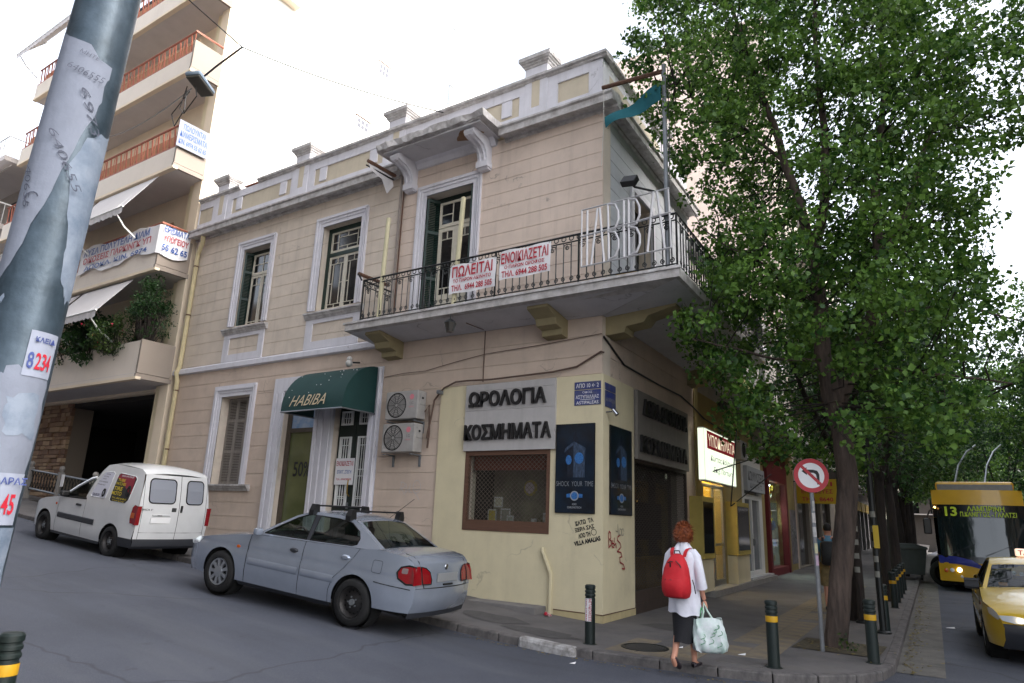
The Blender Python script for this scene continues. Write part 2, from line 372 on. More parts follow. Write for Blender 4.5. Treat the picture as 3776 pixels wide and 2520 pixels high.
# kerb line of the corner pavement (world x,y)
kerb = [(-60, -2.2), (-40, -2.2), (-24, -2.2)]+[(-23+.75*i, -2.2-.003*i) for i in range(31)]+[(.3, -2.28), (1.0, -2.30), (1.9, -2.24), (2.6, -2.16), (3.2, -2.02), (3.65, -1.78), (4.0, -1.4), (4.22, -.9), (4.29, -.3)]
def rfp(o, d): v = RF @ Vector((o, d, 0)); return (v.x, v.y)
kerb += [rfp(4.28, d) for d in (.6, 1.5, 3, 5, 8, 12, 17, 23, 30, 45, 70, 130)]
inner = [rfp(-.05, d) for d in (130, 60, 30, 15, 6, 0)]+[(-.6, .05), (-6, .05), (-14, .05), (-14.2, 1.5), (-60, 1.5)]
vs, fs = panel(kerb+inner, [], [-23+1.0*i for i in range(27)], [-1.5, -.7, 0], lambda x, y: (x, y, walkz(x, y)))
walk = struct(MB().add(vs, fs).build('pavement', pavement_m))
# far pavement of the side street and of the main street
fk = [(-60, -8.75)]+[(-23+1.5*i, -8.75) for i in range(16)]+[(.5, -8.8), (2.2, -9.3), (3.2, -10.6), (3.4, -13), (3.4, -30), (-60, -30)]
vs, fs = panel(fk, [], [-23+2.0*i for i in range(13)], [], lambda x, y: (x, y, base(x)+.09))
struct(MB().add(vs, fs).build('pavement', pavement_m))
fk2 = [rfp(11.6, d) for d in (-4, 130)]+[rfp(16, d) for d in (130, -4)]
struct(MB().add([(x, y, .0) for x, y in fk2], [(0, 1, 2, 3)]).build('pavement', pavement_m))
# kerb stones, one object each
stone = mat('kerb_stone', (112, 107, 105), .9, c2=(76, 73, 73), vs=5, bump=.4, bs=35)
stone_w = mat('kerb_white', (186, 184, 184), .9, c2=(120, 116, 112), vs=7, bump=.6, bs=25)
kr = struct(bpy.data.objects.new('kerb', None)); COL.objects.link(kr)
kproto = MB().bbox(-.5, .5, -.07, .07, -.22, .0, .018).build('kerb_stone', stone, kr)
ksm = kproto.data
def kerb_run(path, first, z_of, step, m=None):
    P = [Vector((x, y, 0)) for x, y in path]; acc = []; 
    for a, b in zip(P, P[1:]):
        n = max(1, round((b-a).length/step))
        for i in range(n): acc.append((a.lerp(b, i/n), a.lerp(b, (i+1)/n)))
    for a, b in acc:
        c = (a+b)/2; d = b-a; L_ = d.length
        za, zb = z_of(a.x, a.y), z_of(b.x, b.y)
        rot = Matrix.Rotation(math.atan2(d.y, d.x), 4, 'Z') @ Matrix.Rotation(-math.atan2(zb-za, L_), 4, 'Y')
        nrm = Vector((-d.y, d.x, 0)).normalized()*.05
        M = Matrix.Translation((c.x+nrm.x, c.y+nrm.y, (za+zb)/2+.008+random.uniform(-.004, .006))) @ rot @ Matrix.Diagonal((L_-.012, 1, 1, 1))
        yield M
ki = 0
for M in kerb_run([k for k in kerb if k[0] > -24 and k[1] < 31], 0, walkz, .95):
    if ki == 0: kproto.matrix_basis = M
    else:
        o = bpy.data.objects.new('kerb_stone', ksm); COL.objects.link(o); o.parent = kr; o.matrix_basis = M
    ki += 1
# a newer white kerb stone, broken at its end, beside the corner
o = MB().bbox(-.42, .5, -.1, .08, -.2, .035, .05).build('kerb_stone', stone_w, kr, label='chipped white kerb stone'); o.matrix_basis = Matrix.Translation((.27, -2.26, walkz(.2, 0)-.005)) @ Matrix.Rotation(R_(-3), 4, 'Z') @ Matrix.Rotation(R_(2.6), 4, 'Y')
# worn yellow guide tiles
tile_m = mat('guide_tile', (132, 118, 94), .9, c2=(106, 99, 92), vs=3, bump=.3, bs=70)
tm = MB().bbox(-.195, .195, -.195, .195, -.03, 0, .006).build('guide_tile', tile_m, walk)
tmesh = tm.data; first = True
spots = [(2.35+.4*k, d) for d in [-1.1+.4*i for i in range(38)] for k in (0, 1)]
spots += [(1.15+.4*k, -1.9+.4*j) for k in range(3) for j in range(3)]
for (o_, d) in spots:
    if random.random() < .06: continue
    p = RF @ Vector((o_, d, 0)); M = Matrix.Translation((p.x, p.y, walkz(p.x, p.y)+.004+random.uniform(0, .002))) @ RF
    if first: tm.matrix_basis = M; first = False
    else:
        o = bpy.data.objects.new('guide_tile', tmesh); COL.objects.link(o); o.parent = walk; o.matrix_basis = M
# asphalt repair patches on the pavement
patch_m = mat('patch_dark', (88, 85, 84), .9, var=.3, vs=6, bump=.3, bs=80)
for (x, y, a, b, s) in ((-1.25, -1.35, .62, .34, 1), (-.2, -1.65, .6, .28, 2), (-2.3, -1.6, .5, .3, 3), (1.0, .6, .5, .35, 4)):
    r2 = random.Random(s); pts = [(x+a*math.cos(t)*(1+r2.uniform(-.2, .2)), y+b*math.sin(t)*(1+r2.uniform(-.2, .2))) for t in [i*2*math.pi/14 for i in range(14)]]
    MB().add([(px, py, walkz(px, py)+.006) for px, py in pts], [tuple(range(14))]).build('repair_patch', patch_m, walk)
# gutter: paler concrete channel of the main street
gm = mat('gutter', (116, 112, 106), .9, c2=(88, 86, 82), vs=3, bump=.3, bs=50)
g = MB()
for a, b in zip([-.4, 2, 5, 9, 14, 20, 28], [2, 5, 9, 14, 20, 28, 60]):
    q = [rfp(4.3, a), rfp(4.85, a), rfp(4.85, b), rfp(4.3, b)]; g.add([(x, y, -.094) for x, y in q], [(0, 1, 2, 3)])
struct(g.build('gutter', gm))
mh = thing('manhole_cover', 'round dark iron manhole cover in the corner pavement', 'manhole cover', (1.41, -1.54, walkz(1.41, -1.5)))
MB().lathe([(0, .012), (.27, .012), (.28, 0)], 28).build('lid', mat('iron_lid', (66, 64, 64), .6, metal=.3, var=.4, vs=20, bump=.4, bs=60), mh)
MB().lathe([(.285, .0), (.285, .014), (.32, .014), (.33, 0)], 28).build('ring', iron, mh)
mc = thing('inspection_cover', 'rectangular concrete inspection cover set in the pavement by the middle bollard', 'inspection cover', (2.72, -1.62, walkz(2.7, -1.5)))
MB().bbox(-.3, .3, -.16, .16, -.02, .009, .008).build('lid', mat('lidc', (96, 92, 90), .9, var=.2, vs=9, bump=.3), mc)
# fallen yellow leaves and dust along the gutters
lv = []; lf = []
def fallen(x, y, z, s):
    a = random.uniform(0, 6.28); b = len(lv)
    for k in range(4):
        t = a+k*math.pi/2; r = s*(1 if k % 2 == 0 else .55); lv.append((x+r*math.cos(t), y+r*math.sin(t), z+.006+random.uniform(0, .012)))
    lf.append((b, b+1, b+2, b+3))
for i in range(420):
    d = random.uniform(-.5, 16)**1.0; o_ = 4.36+abs(random.gauss(0, .13)); x, y = rfp(o_, d); fallen(x, y, -.094, random.uniform(.015, .04))
for i in range(150):
    x = random.uniform(-1.2, 3.4); y = -2.42-abs(random.gauss(0, .05)); 
    if x > 2.4: y += (x-2.4)*.25
    fallen(x, y, roadz(x, y), random.uniform(.008, .022))
for i in range(60):
    x, y = 3.45+random.gauss(0, .45), .5+random.gauss(0, .4); fallen(x, y, walkz(x, y)+.02, random.uniform(.02, .04))
fl = MB(); fl.v = lv; fl.f = lf; fl.m = [0]*len(lf)
tag(fl.build('fallen_leaves', leafmat('fallen_leaf', (150, 136, 70), (112, 96, 62))), 'small dry yellow leaves lying along the gutters', 'leaves', kind='stuff')
# ---------------------------------------------------------------- corner house
house = thing('corner_house', 'two-storey beige corner house with white trims, parapet and wrap-round balcony', 'house')
XL = -14.05
WY = .06                                             # recess of the left wing
holesU = [(-11.48, -10.27, 6.58, 8.88), (-8.13, -6.71, 6.58, 8.88), (-4.55, -3.18, 5.66, 8.88)]
holesL = [(-11.55, -10.29, 2.23, 4.57), (-8.85, -7.62, .3, 4.56), (-7.02, -5.82, .3, 4.56), (-2.98, -1.03, 1.40, 2.91)]
core = MB()
for hs_, x0, x1, z0, z1, yy in ((holesU, XL, -5.46, 5.45, 9.75, WY+.014), (holesU, -5.46, 0, 5.45, 9.75, .014), (holesL, XL, -5.46, -.3, 5.45, WY+.014), (holesL, -5.46, 0, -.3, 5.45, .014)):
    for a, b, c, d in subtract((x0, x1, z0, z1), hs_): core.box(a, b, yy, .34, c, d)
core.build('wall', plaster, house)
# plaster courses, each its own piece
gu = [5.58, 5.92, 6.24, 6.55, 6.87, 7.18, 7.50, 7.81, 8.13, 8.44, 8.76, 9.08, 9.43, 9.66]
gl = [-.25, .40, .75, 1.10, 1.44, 1.79, 2.15, 2.50, 2.85, 3.20, 3.55, 3.90, 4.26, 4.62, 5.0, 5.38]
def merge(rs): return [r for r in rs if r[1]-r[0] > .01 and r[3]-r[2] > .012]
def courses(gs, x0, x1, y, hs_, m, gap=.0055):
    for c, d in zip(gs, gs[1:]):
        for a, b, cc, dd in merge(subtract((x0, x1, c+gap, d-gap), hs_)): MB().box(a, b, y, y+.02, cc, dd).build('plaster_course', m, house)
courses(gu, XL, -5.46, WY, holesU, plaster)
courses(gu, -5.455, 0, 0, holesU, plaster_pink)
courses(gl, XL, -5.46, WY, holesL+[(-9.29, -5.46, -1, 4.89)], plaster_low)
courses(gl, -5.455, 0, 0, holesL+[(-3.72, 0.1, -1, 4.25)], plaster_low)
# main-street front
holesR = [(1.5, 4.85, .2, 2.86), (1.6, 2.75, 5.66, 8.6)]
mb = MB()
for a, b, c, d in subtract((0.026, 5.7, -.3, 9.75), holesR): mb.box(-.34, -.014, a, b, c, d)
mb.build('wall', plaster, house, M=RF)
blue_pl = mat('plaster_bluegrey', (196, 198, 202), .9, var=.12, vs=1.5, bump=.1, bs=60, streak=.2, streakc=(.3, .3, .3))
for gs, hs_, m in ((gu, holesR, blue_pl), (gl, holesR+[(0, 4.9, -1, 4.25)], plaster_low)):
    for c, d in zip(gs, gs[1:]):
        for a, b, cc, dd in merge(subtract((0.012, 5.7, c+.006, d-.006), hs_)): MB().box(-.02, 0, a, b, cc, dd).build('plaster_course', m, house, M=RF)
# back walls, floors, roof: a closed, dark inside
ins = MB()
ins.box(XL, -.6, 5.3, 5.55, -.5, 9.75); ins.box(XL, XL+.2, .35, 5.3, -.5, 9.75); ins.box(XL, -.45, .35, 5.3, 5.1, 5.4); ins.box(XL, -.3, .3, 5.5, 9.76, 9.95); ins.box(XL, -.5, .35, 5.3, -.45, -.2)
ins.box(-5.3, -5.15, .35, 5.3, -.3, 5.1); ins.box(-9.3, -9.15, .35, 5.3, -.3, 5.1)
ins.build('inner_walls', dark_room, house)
# cornice, string course, parapet: mouldings as profiles (y outwards negative, z)
def mould(x0, x1, prof, m, name, y=0): return MB().prism([(y-a, z) for a, z in prof], 0, x0, x1).build(name, m, house)
cprof = [(-.1, 9.60), (.05, 9.64), (.05, 9.70), (.20, 9.72), (.20, 9.67), (.30, 9.66), (.30, 9.80), (.34, 9.83), (.34, 9.87), (0, 9.93), (-.1, 9.93)]
mould(XL, -5.36, cprof, trim_dirty, 'cornice', WY); mould(-2.36, .34, cprof, trim_dirty, 'cornice')
mb = MB(); mb.prism([(a, z) for a, z in cprof], 1, .0, 5.7); mb.build('cornice', trim_dirty, house, M=RF)
sprof = [(-.1, 5.34), (.03, 5.36), (.09, 5.38), (.09, 5.50), (.06, 5.54), (-.1, 5.57)]
mould(XL, -5.45, sprof, trim, 'string_course', WY)
# parapet wall with piers, panels and coping
piers = [-12.89, -9.23, -5.70, -1.61]
mb = MB(); mb.box(XL, -.30, .02, .24, 9.9, 10.92)
mb.build('parapet_wall', cream_panel, house)
def coping(x0, x1, nm='coping', dz=0):
    MB().prism([(.26, 10.90+dz), (-.02, 10.90+dz), (-.05, 10.925+dz), (-.05, 10.95+dz), (-.10, 10.97+dz), (-.10, 11.03+dz), (.28, 11.06+dz)], 0, x0, x1).build(nm, trim_dirty, house)
coping(XL, -12.0, dz=.0); coping(-11.15, .1)
# broken stretch of coping with old roof tiles behind
MB().bbox(-11.95, -11.2, .05, .24, 10.9, 10.97, .02).build('broken_coping', trim_dirty, house)
for i in range(3): MB().prism([(.02, 10.98), (.30, 11.06), (.30, 11.09), (.02, 11.01)], 0, -11.9+.22*i, -11.7+.22*i).build('roof_tile', mat('tile_red', (150, 86, 66), .9, var=.3, vs=8), house)
for px in piers:
    p = MB().box(px-.28, px+.28, -.03, .25, 9.88, 11.32).build('pier', trim, house)
    sq = lambda e, z: [(px-.28-e, -.03-e, z), (px+.28+e, -.03-e, z), (px+.28+e, .25+e, z), (px-.28-e, .25+e, z)]
    cp_ = MB().grid([sq(.0, 11.27), sq(.02, 11.28), sq(.03, 11.32), sq(.06, 11.34), sq(.06, 11.37), sq(.09, 11.39), sq(.10, 11.42), sq(.12, 11.43), sq(.12, 11.52), sq(.0, 11.55)], closed=True); cp_.f.append(tuple(range(36, 40))); cp_.m.append(0); cp_.build('pier_cap', trim_dirty, p)
    MB().box(px-.10, px+.10, -.034, -.02, 10.28, 10.98).build('pier_panel', cream_panel, p)
edges = [XL]+[v for px in piers for v in (px-.28, px+.28)]+[-.02]
for a, b in zip(edges[0::2], edges[1::2]):
    a2, b2 = a+.26, b-.13
    mb = MB()
    for r in subtract((a, b, 9.93, 10.90), [(a+.26 if a > XL+.1 else a+.02, b-.15, 10.19, 10.68)]): mb.box(r[0], r[1], -.012, .02, r[2], r[3])
    mb.build('panel_frame', trim, house)
    if b-a > 2:
        for q in (a+.47, b-.62): MB().bbox(q, q+.27, -.018, .02, 10.27, 10.66, .008).build('parapet_tablet', trim, house)
# parapet of the main-street front
MB().box(-.33, -.004, -.010, .30, 9.9, 10.905).build('corner_block', trim, house)
mb = MB(); mb.box(-.24, -.0, .24, 5.7, 9.9, 10.92); mb.build('parapet_wall', trim, house, M=RF)
mb = MB(); mb.prism([(-.26, 10.90), (.02, 10.90), (.05, 10.925), (.05, 10.95), (.10, 10.97), (.10, 11.03), (-.28, 11.06)], 1, -.05, 5.7); mb.build('coping', trim_dirty, house, M=RF)
mb = MB(); mb.box(-.24, .03, 3.6, 4.2, 9.9, 11.3); mb.build('pier', trim, house, M=RF)
MB().bbox(-.3, .12, 3.52, 4.28, 11.3, 11.52, .03).build('pier_cap', trim_dirty, house, M=RF)
MB().box(0, .012, .3, 3.4, 10.2, 10.66).build('panel', cream_panel, house, M=RF)
# canopy slab over the balcony door, with broken edge, on two scroll brackets
cv, cf = panel([(-5.46, 0), (-5.46, -.92), (-2.36, -.92), (-2.36, 0)], [], [-5.46+.11*i for i in range(1, 28)], [-.15*i for i in range(1, 7)], lambda x, y: (x, y, 0))
cr = random.Random(4)
def cedge(x, y):
    if y < -.88: return .05*cr.random()+(.07*math.exp(-((x+2.75)/.3)**2))+.03*math.sin(x*9)
    return 0
top = [(x, y+cedge(x, y)*.5, 10.0+.02*cr.random()) for x, y, z in cv]; bot = [(x, y+cedge(x, y)*1.2, 9.845+(cedge(x, y)*.6)) for x, y, z in cv]
mb = MB(); n = len(cv); mb.add(top, cf); mb.add(bot, [f[::-1] for f in cf])
bd = sorted([i for i, p in enumerate(cv) if abs(p[1]+.92) < 1e-4], key=lambda i: cv[i][0])
mb.add([], [])
mb.f += [(i, j, n+j, n+i) for i, j in zip(bd, bd[1:])]; mb.m += [0]*(len(bd)-1)
for xe in (-5.46, -2.36):
    bd = sorted([i for i, p in enumerate(cv) if abs(p[0]-xe) < 1e-4], key=lambda i: cv[i][1]); mb.f += [(i, j, n+j, n+i) for i, j in zip(bd, bd[1:])]; mb.m += [0]*(len(bd)-1)
can = mb.build('door_canopy', trim_dirty, house)
MB().box(-5.30, -2.52, -.78, .0, 9.80, 9.84).build('soffit', soffit_m, can)
MB().prism([(0.05, 9.62), (-.05, 9.64), (-.09, 9.74), (-.16, 9.80), (.05, 9.80)], 0, -5.2, -2.6).build('bed_moulding', trim, can)
pk = MB(); pts = [(-3.05+.34*math.cos(t)*(1+.2*math.sin(3*t)), -.45+.2*math.sin(t)*(1+.25*math.cos(4*t)), 9.797) for t in [i*.35 for i in range(18)]]
pk.add(pts, [tuple(range(17, -1, -1))]); pk.build('flaked_plaster', mat('flaked', (150, 118, 92), .95, var=.3, vs=9, bump=.5), can)
def scroll(xc):
    prof = [(0.02, 9.80)]+[(-.66, 9.80), (-.70, 9.76), (-.70, 9.70), (-.64, 9.66)]+[(-.20-.42*math.cos(t), 9.24+.40*math.sin(t)) for t in [1.35-.22*i for i in range(6)]][:0]
    prof = [(.02, 9.80), (-.62, 9.80), (-.70, 9.77), (-.72, 9.71), (-.68, 9.65), (-.58, 9.62), (-.42, 9.60), (-.30, 9.54), (-.21, 9.44), (-.17, 9.32), (-.18, 9.22), (-.18, 9.12), (-.12, 9.06), (.02, 9.06)]
    o = MB().prism(prof, 0, xc-.13, xc+.13).build('scroll_bracket', trim, can)
    MB().box(xc-.15, xc+.15, -.2, .0, 9.10, 9.24).build('bracket_foot', trim, o)
    for q in (-.06, .06):
        MB().tube([(xc+q, -.70, 9.73), (xc+q, -.66, 9.645), (xc+q, -.42, 9.585), (xc+q, -.30, 9.53), (xc+q, -.2, 9.42), (xc+q, -.165, 9.26)], .022, 6).build('fluting', trim, o)
scroll(-5.02); scroll(-2.86)
# ---- windows of the side-street front
def surround(x0, x1, z0, z1, yb, parent, w=.26, sides=True):
    """stepped white moulding round an opening"""
    for k, (a, b, pr) in enumerate(((0, .10, .03), (.10, .17, .05), (.17, .22, .075), (.22, w, .055))):
        mb = MB()
        mb.box(x0-b, x0-a, yb-pr, yb+.015, z0, z1+a); mb.box(x1+a, x1+b*.75, yb-pr, yb+.015, z0, z1+a)
        mb.box(x0-b, x1+b*.75, yb-pr-.003, yb+.015, z1+a, z1+b)
        mb.build('moulding', trim, parent)
def sill(x0, x1, z, yb, parent):
    MB().prism([(yb+.02, z-.16), (yb-.05, z-.16), (yb-.07, z-.11), (yb-.09, z-.10), (yb-.11, z-.05), (yb-.14, z-.04), (yb-.14, z), (yb+.2, z+.01)], 0, x0, x1).build('sill', trim_dirty, parent)
def apron(x0, x1, z0, z1, yb, parent):
    mb = MB()
    for r in subtract((x0, x1, z0, z1), [(x0+.25, x1-.22, z0+.2, z1-.13)]): mb.box(r[0], r[1], yb-.03, yb+.012, r[2], r[3])
    mb.build('apron_frame', trim, parent)
def part(name, label=None):
    o = bpy.data.objects.new(name, None); COL.objects.link(o); o.parent = house
    if label: o['label'] = label
    return o
def muntins(xs0, xs1, z0, z1, y, bars, parent, m, t=.022, name='sash', frame=.06):
    """sash frame with glazing bars given as fractions (kind, pos, lo, hi)"""
    mb = MB(); mb.box(xs0, xs0+frame, y, y+.05, z0, z1); mb.box(xs1-frame, xs1, y, y+.05, z0, z1); mb.box(xs0+frame, xs1-frame, y, y+.05, z0, z0+frame*1.4); mb.box(xs0+frame, xs1-frame, y, y+.05, z1-frame, z1)
    W, H = xs1-xs0, z1-z0
    for k, p, lo, hi in bars:
        if k == 'v': mb.box(xs0+p*W-t/2, xs0+p*W+t/2, y+.008, y+.042, z0+lo*H, z0+hi*H)
        else: mb.box(xs0+lo*W, xs0+hi*W, y+.01, y+.04, z0+p*H-t/2, z0+p*H+t/2)
    o = mb.build(name, m, parent)
    MB().box(xs0+.01, xs1-.01, y+.024, y+.028, z0+.01, z1-.01).build('pane', pane_dk, parent)
    return o
def louvre(mb, M, w, h, n=16, t=.03):
    """louvred shutter leaf in local x,z with thickness y"""
    mb.box(0, .05, 0, t, 0, h, 0, M); mb.box(w-.05, w, 0, t, 0, h, 0, M)
    for z in (0, h*.36, h*.72, h-.07): mb.box(.05, w-.05, 0, t, z, z+.07, 0, M)
    k = 0
    for (a, b) in ((.07, h*.36), (h*.36+.07, h*.72), (h*.72+.07, h-.07)):
        m = max(2, int((b-a)/.042))
        for i in range(m):
            z = a+(b-a)*(i+.5)/m; mb.add([(.05, t*.1, z-.018), (w-.05, t*.1, z-.018), (w-.05, t*.9, z+.016), (.05, t*.9, z+.016)], [(0, 1, 2, 3)], 0, M)
    return mb
# window 1: dark green louvred leaves folded into the reveal, cream sash
w1 = part('window', 'upper window with one dark green shutter leaf and red curtain'); x0, x1, z0, z1 = holesU[0]
surround(x0, x1, z0, z1, WY, w1); sill(x0-.4, x1+.32, 6.50, WY, w1); apron(x0-.34, x1+.22, 5.56, 6.36, WY, w1)
louvre(MB(), Matrix.Translation((x0+.03, WY+.03, z0)) @ Matrix.Rotation(R_(62), 4, 'Z'), .46, z1-z0-.05).build('shutter', green_p, w1)
louvre(MB(), Matrix.Translation((x1-.03, WY+.05, z0)) @ Matrix.Rotation(R_(100), 4, 'Z'), .3, z1-z0-.05).build('shutter', green_p, w1)
MB().box(x0, x1, .30, .36, z1-.12, z1).build('head', green_dk, w1)
muntins(x0+.18, x1-.03, 8.12, z1-.12, .28, [('v', .45, 0, 1), ('h', .5, 0, 1)], w1, cream_w, name='fanlight')
muntins(x0+.18, (x0+x1)/2+.06, z0, 8.10, .28, [('v', .5, .82, 1), ('h', .82, 0, 1), ('h', .1, 0, 1), ('v', .5, 0, .1)], w1, cream_w)
muntins((x0+x1)/2+.07, x1-.03, z0, 8.10, .28, [('v', .5, .82, 1), ('h', .82, 0, 1), ('h', .1, 0, 1)], w1, cream_w)
MB().box(x0+.2, x0+.62, .38, .39, z0, 8.1).build('curtain', mat('curtain_red', (110, 50, 52), .9, var=.4, vs=3, stretch=(9, 9, .5)), w1)
# window 2: green frame, cream glazing bars
w2 = part('window', 'upper window with green frame and cream glazing bars'); x0, x1, z0, z1 = holesU[1]
surround(x0, x1, z0, z1, WY, w2); sill(x0-.28, x1+.36, 6.50, WY, w2); apron(x0-.25, x1+.25, 5.56, 6.36, WY, w2)
mb = MB()
for r in subtract((x0, x1, z0, z1), [(x0+.11, x1-.11, z0+.02, 8.08), (x0+.11, x1-.11, 8.18, z1-.12)]): mb.box(r[0], r[1], .25, .33, r[2], r[3])
mb.build('frame', green_p, w2)
muntins(x0+.11, x1-.11, 8.18, z1-.12, .27, [('v', .22, 0, 1), ('v', .8, 0, 1), ('h', .72, .22, .8), ('h', .28, .22, .8), ('h', .5, 0, .22), ('h', .5, .8, 1), ('v', .5, .72, 1), ('v', .5, 0, .28)], w2, cream_w, .018, 'fanlight', .05)
xm = (x0+x1)/2
for a, b in ((x0+.11, xm), (xm+.005, x1-.11)):
    muntins(a, b, z0+.02, 8.08, .27, [('v', .27, .12, .86), ('v', .73, .12, .86), ('v', .5, .86, 1), ('h', .86, 0, 1), ('h', .12, 0, 1), ('v', .5, 0, .12), ('h', .5, 0, .27), ('h', .5, .73, 1)], w2, cream_w, .018, 'sash', .06)
MB().box(x0+.1, x1-.1, .40, .41, z0, z1).build('curtain', mat('curtain_grey', (150, 146, 148), .9, var=.2, vs=3, stretch=(9, 9, .4)), w2)
# balcony door
w3 = part('balcony_door', 'tall balcony door with green shutters and cream leaves'); x0, x1, z0, z1 = holesU[2]
surround(x0, x1, z0, z1, 0, w3)
louvre(MB(), Matrix.Translation((x0+.03, .0, z0+.05)) @ Matrix.Rotation(R_(58), 4, 'Z'), .5, z1-z0-.1).build('shutter', green_p, w3)
louvre(MB(), Matrix.Translation((x1-.02, -.02, z0+.05)) @ Matrix.Rotation(R_(118), 4, 'Z'), .48, z1-z0-.1).build('shutter', green_p, w3)
MB().box(x0, x1, .27, .34, z1-.12, z1).build('head', green_dk, w3)
muntins(x0+.2, x1-.16, 8.12, z1-.12, .27, [('v', .38, 0, 1), ('v', .7, 0, 1), ('h', .5, 0, .38)], w3, cream_w, name='fanlight')
xm = (x0+x1)/2+.02
for a, b in ((x0+.2, xm), (xm+.005, x1-.16)):
    muntins(a, b, 6.35, 8.10, .27, [('h', .84, 0, 1), ('v', .5, .84, 1), ('h', .16, 0, 1), ('v', .5, 0, .16)], w3, cream_w, name='leaf', frame=.09)
    MB().bbox(a, b, .27, .32, z0, 6.34, .015).build('leaf_panel', cream_w, w3)
MB().box(x0+.3, xm-.05, .36, .37, 6.3, 8.1).build('curtain', curtain, w3)
# ground-floor window with weathered shutters
w4 = part('window', 'ground-floor window with weathered grey-brown louvred shutters'); x0, x1, z0, z1 = holesL[0]
surround(x0, x1, z0, z1, WY, w4, .3); sill(x0-.2, x1+.45, z0, WY, w4)
wood_g = mat('wood_grey', (148, 140, 132), .85, var=.3, vs=6, stretch=(4, 4, .6))
for i in range(3): louvre(MB(), Matrix.Translation((x0+.02+i*.41, .30, z0)), .405, z1-z0-.02).build('shutter', wood_g, w4)
# entrance: white surround, shop front and green double door
en = part('entrance')
mb = MB()
for r in subtract((-9.27, -5.47, .35, 4.89), [(-8.87, -7.64, 0, 4.55), (-7.0, -5.83, 0, 4.55)]): mb.box(r[0], r[1], -.0, WY+.012, r[2], r[3])
mb.build('white_surround', trim, en)
for a, b in ((-9.24, -9.12), (-9.02, -8.90), (-7.60, -7.50), (-7.36, -7.30), (-7.16, -7.06), (-5.79, -5.69), (-5.60, -5.50)): MB().box(a, b, -.025, 0, .4, 4.5).build('pilaster_flute', trim, en)
mb = MB(); mb.box(-8.85, -8.70, .20, .28, .5, 4.5); mb.box(-7.72, -7.62, .20, .28, .5, 4.5); mb.box(-8.70, -7.72, .2, .28, 3.52, 3.62); mb.build('shop_frame', mat('frame_brown', (88, 78, 66), .7, var=.3, vs=5), en)
MB().box(-8.70, -7.72, .24, .246, .5, 3.52).build('shop_glass', mat('glass_green_lit', (104, 110, 70), .12, var=.25, vs=1.2, spec=.5), en)  # opaque pane; glow of the green-lit shop inside is put into its colour
MB().box(-8.70, -7.64, .23, .25, 3.62, 4.5).build('transom_board', mat('board_pale', (176, 190, 206), .6, c2=(108, 150, 196), vs=5), en)
text('50%', .62, .36, TL(-8.16, 2.62, .232), black_ink, en, bold=.012)
dd = part('front_door', 'dark green double door with white-framed grilles')
for a, b in ((-7.0, -6.42), (-6.415, -5.83)):
    l = MB().bbox(a, b, .24, .30, .5, 4.5, .01).build('door_leaf', green_dk, dd)
    for c, d in ((1.05, 1.5), (.6, .98)): MB().bbox(a+.1, b-.1, .225, .25, c, d, .02).build('raised_panel', green_dk, l)
mb = MB(); gl2 = MB()
for a, b in ((-6.90, -6.53), (-6.31, -5.94)):
    for c, d in ((1.75, 3.35), (3.62, 3.95)):
        for r in subtract((a, b, c, d), [(a+.04, b-.04, c+.04, d-.04)]): mb.box(r[0], r[1], .20, .24, r[2], r[3])
        for i in range(4): q = a+.07+i*.075; mb.box(q-.008, q+.008, .215, .232, c+.04, d-.04)
        zz = [c+.2, c+.24, (c+d)/2-.1, (c+d)/2+.05, d-.2] if d-c > 1 else [(c+d)/2]
        for z in zz: mb.box(a+.04, b-.04, .216, .231, z-.008, z+.008)
        gl2.box(a+.04, b-.04, .233, .238, c+.04, d-.04)
mb.build('door_grille', white_p, dd); gl2.build('door_pane', pane_dk, dd)
MB().tube([(-6.44, .22, 2.0), (-6.46, .17, 2.05), (-6.46, .16, 2.2), (-6.46, .17, 2.35), (-6.44, .22, 2.4)], .014).build('door_pull', mat('brass', (170, 140, 66), .35, metal=.9), dd)
MB().box(-6.52, -6.46, .215, .235, 1.72, 1.86).build('lock_plate', steel, dd)
MB().box(-9.2, -5.5, -.02, .3, .2, .5).build('doorstep', concrete, en)
# yellow painted shop corner
sh = part('shop_front')
mb = MB()
for r in subtract((-3.72, .004, -.25, 4.25), [(-2.98, -1.03, 1.40, 2.91)]): mb.box(r[0], r[1], -.035, .012, r[2], r[3])
mb.build('yellow_facing', yellow_wall, sh)
mb = MB(); mb.box(.0, .035, -.034, 1.47, -.25, 4.25); mb.build('yellow_facing', yellow_wall, sh, M=RF)
MB().box(-.9, .046, -.047, -.036, -.2, .15).build('plinth', mat('plinth', (196, 180, 138), .9, var=.2, vs=3, streak=.3), sh)
MB().box(.036, .047, -.046, 1.47, -.2, .14).build('plinth', MATS['plinth'], sh, M=RF)
MB().tube([(-.9, -.049, .152), (.05, -.05, .146)], .008, 5).build('conduit', rust, sh)
MB().tube([(.05, -.045, .146), (.05, 1.47, .14)], .008, 5).build('conduit', rust, sh, M=RF)
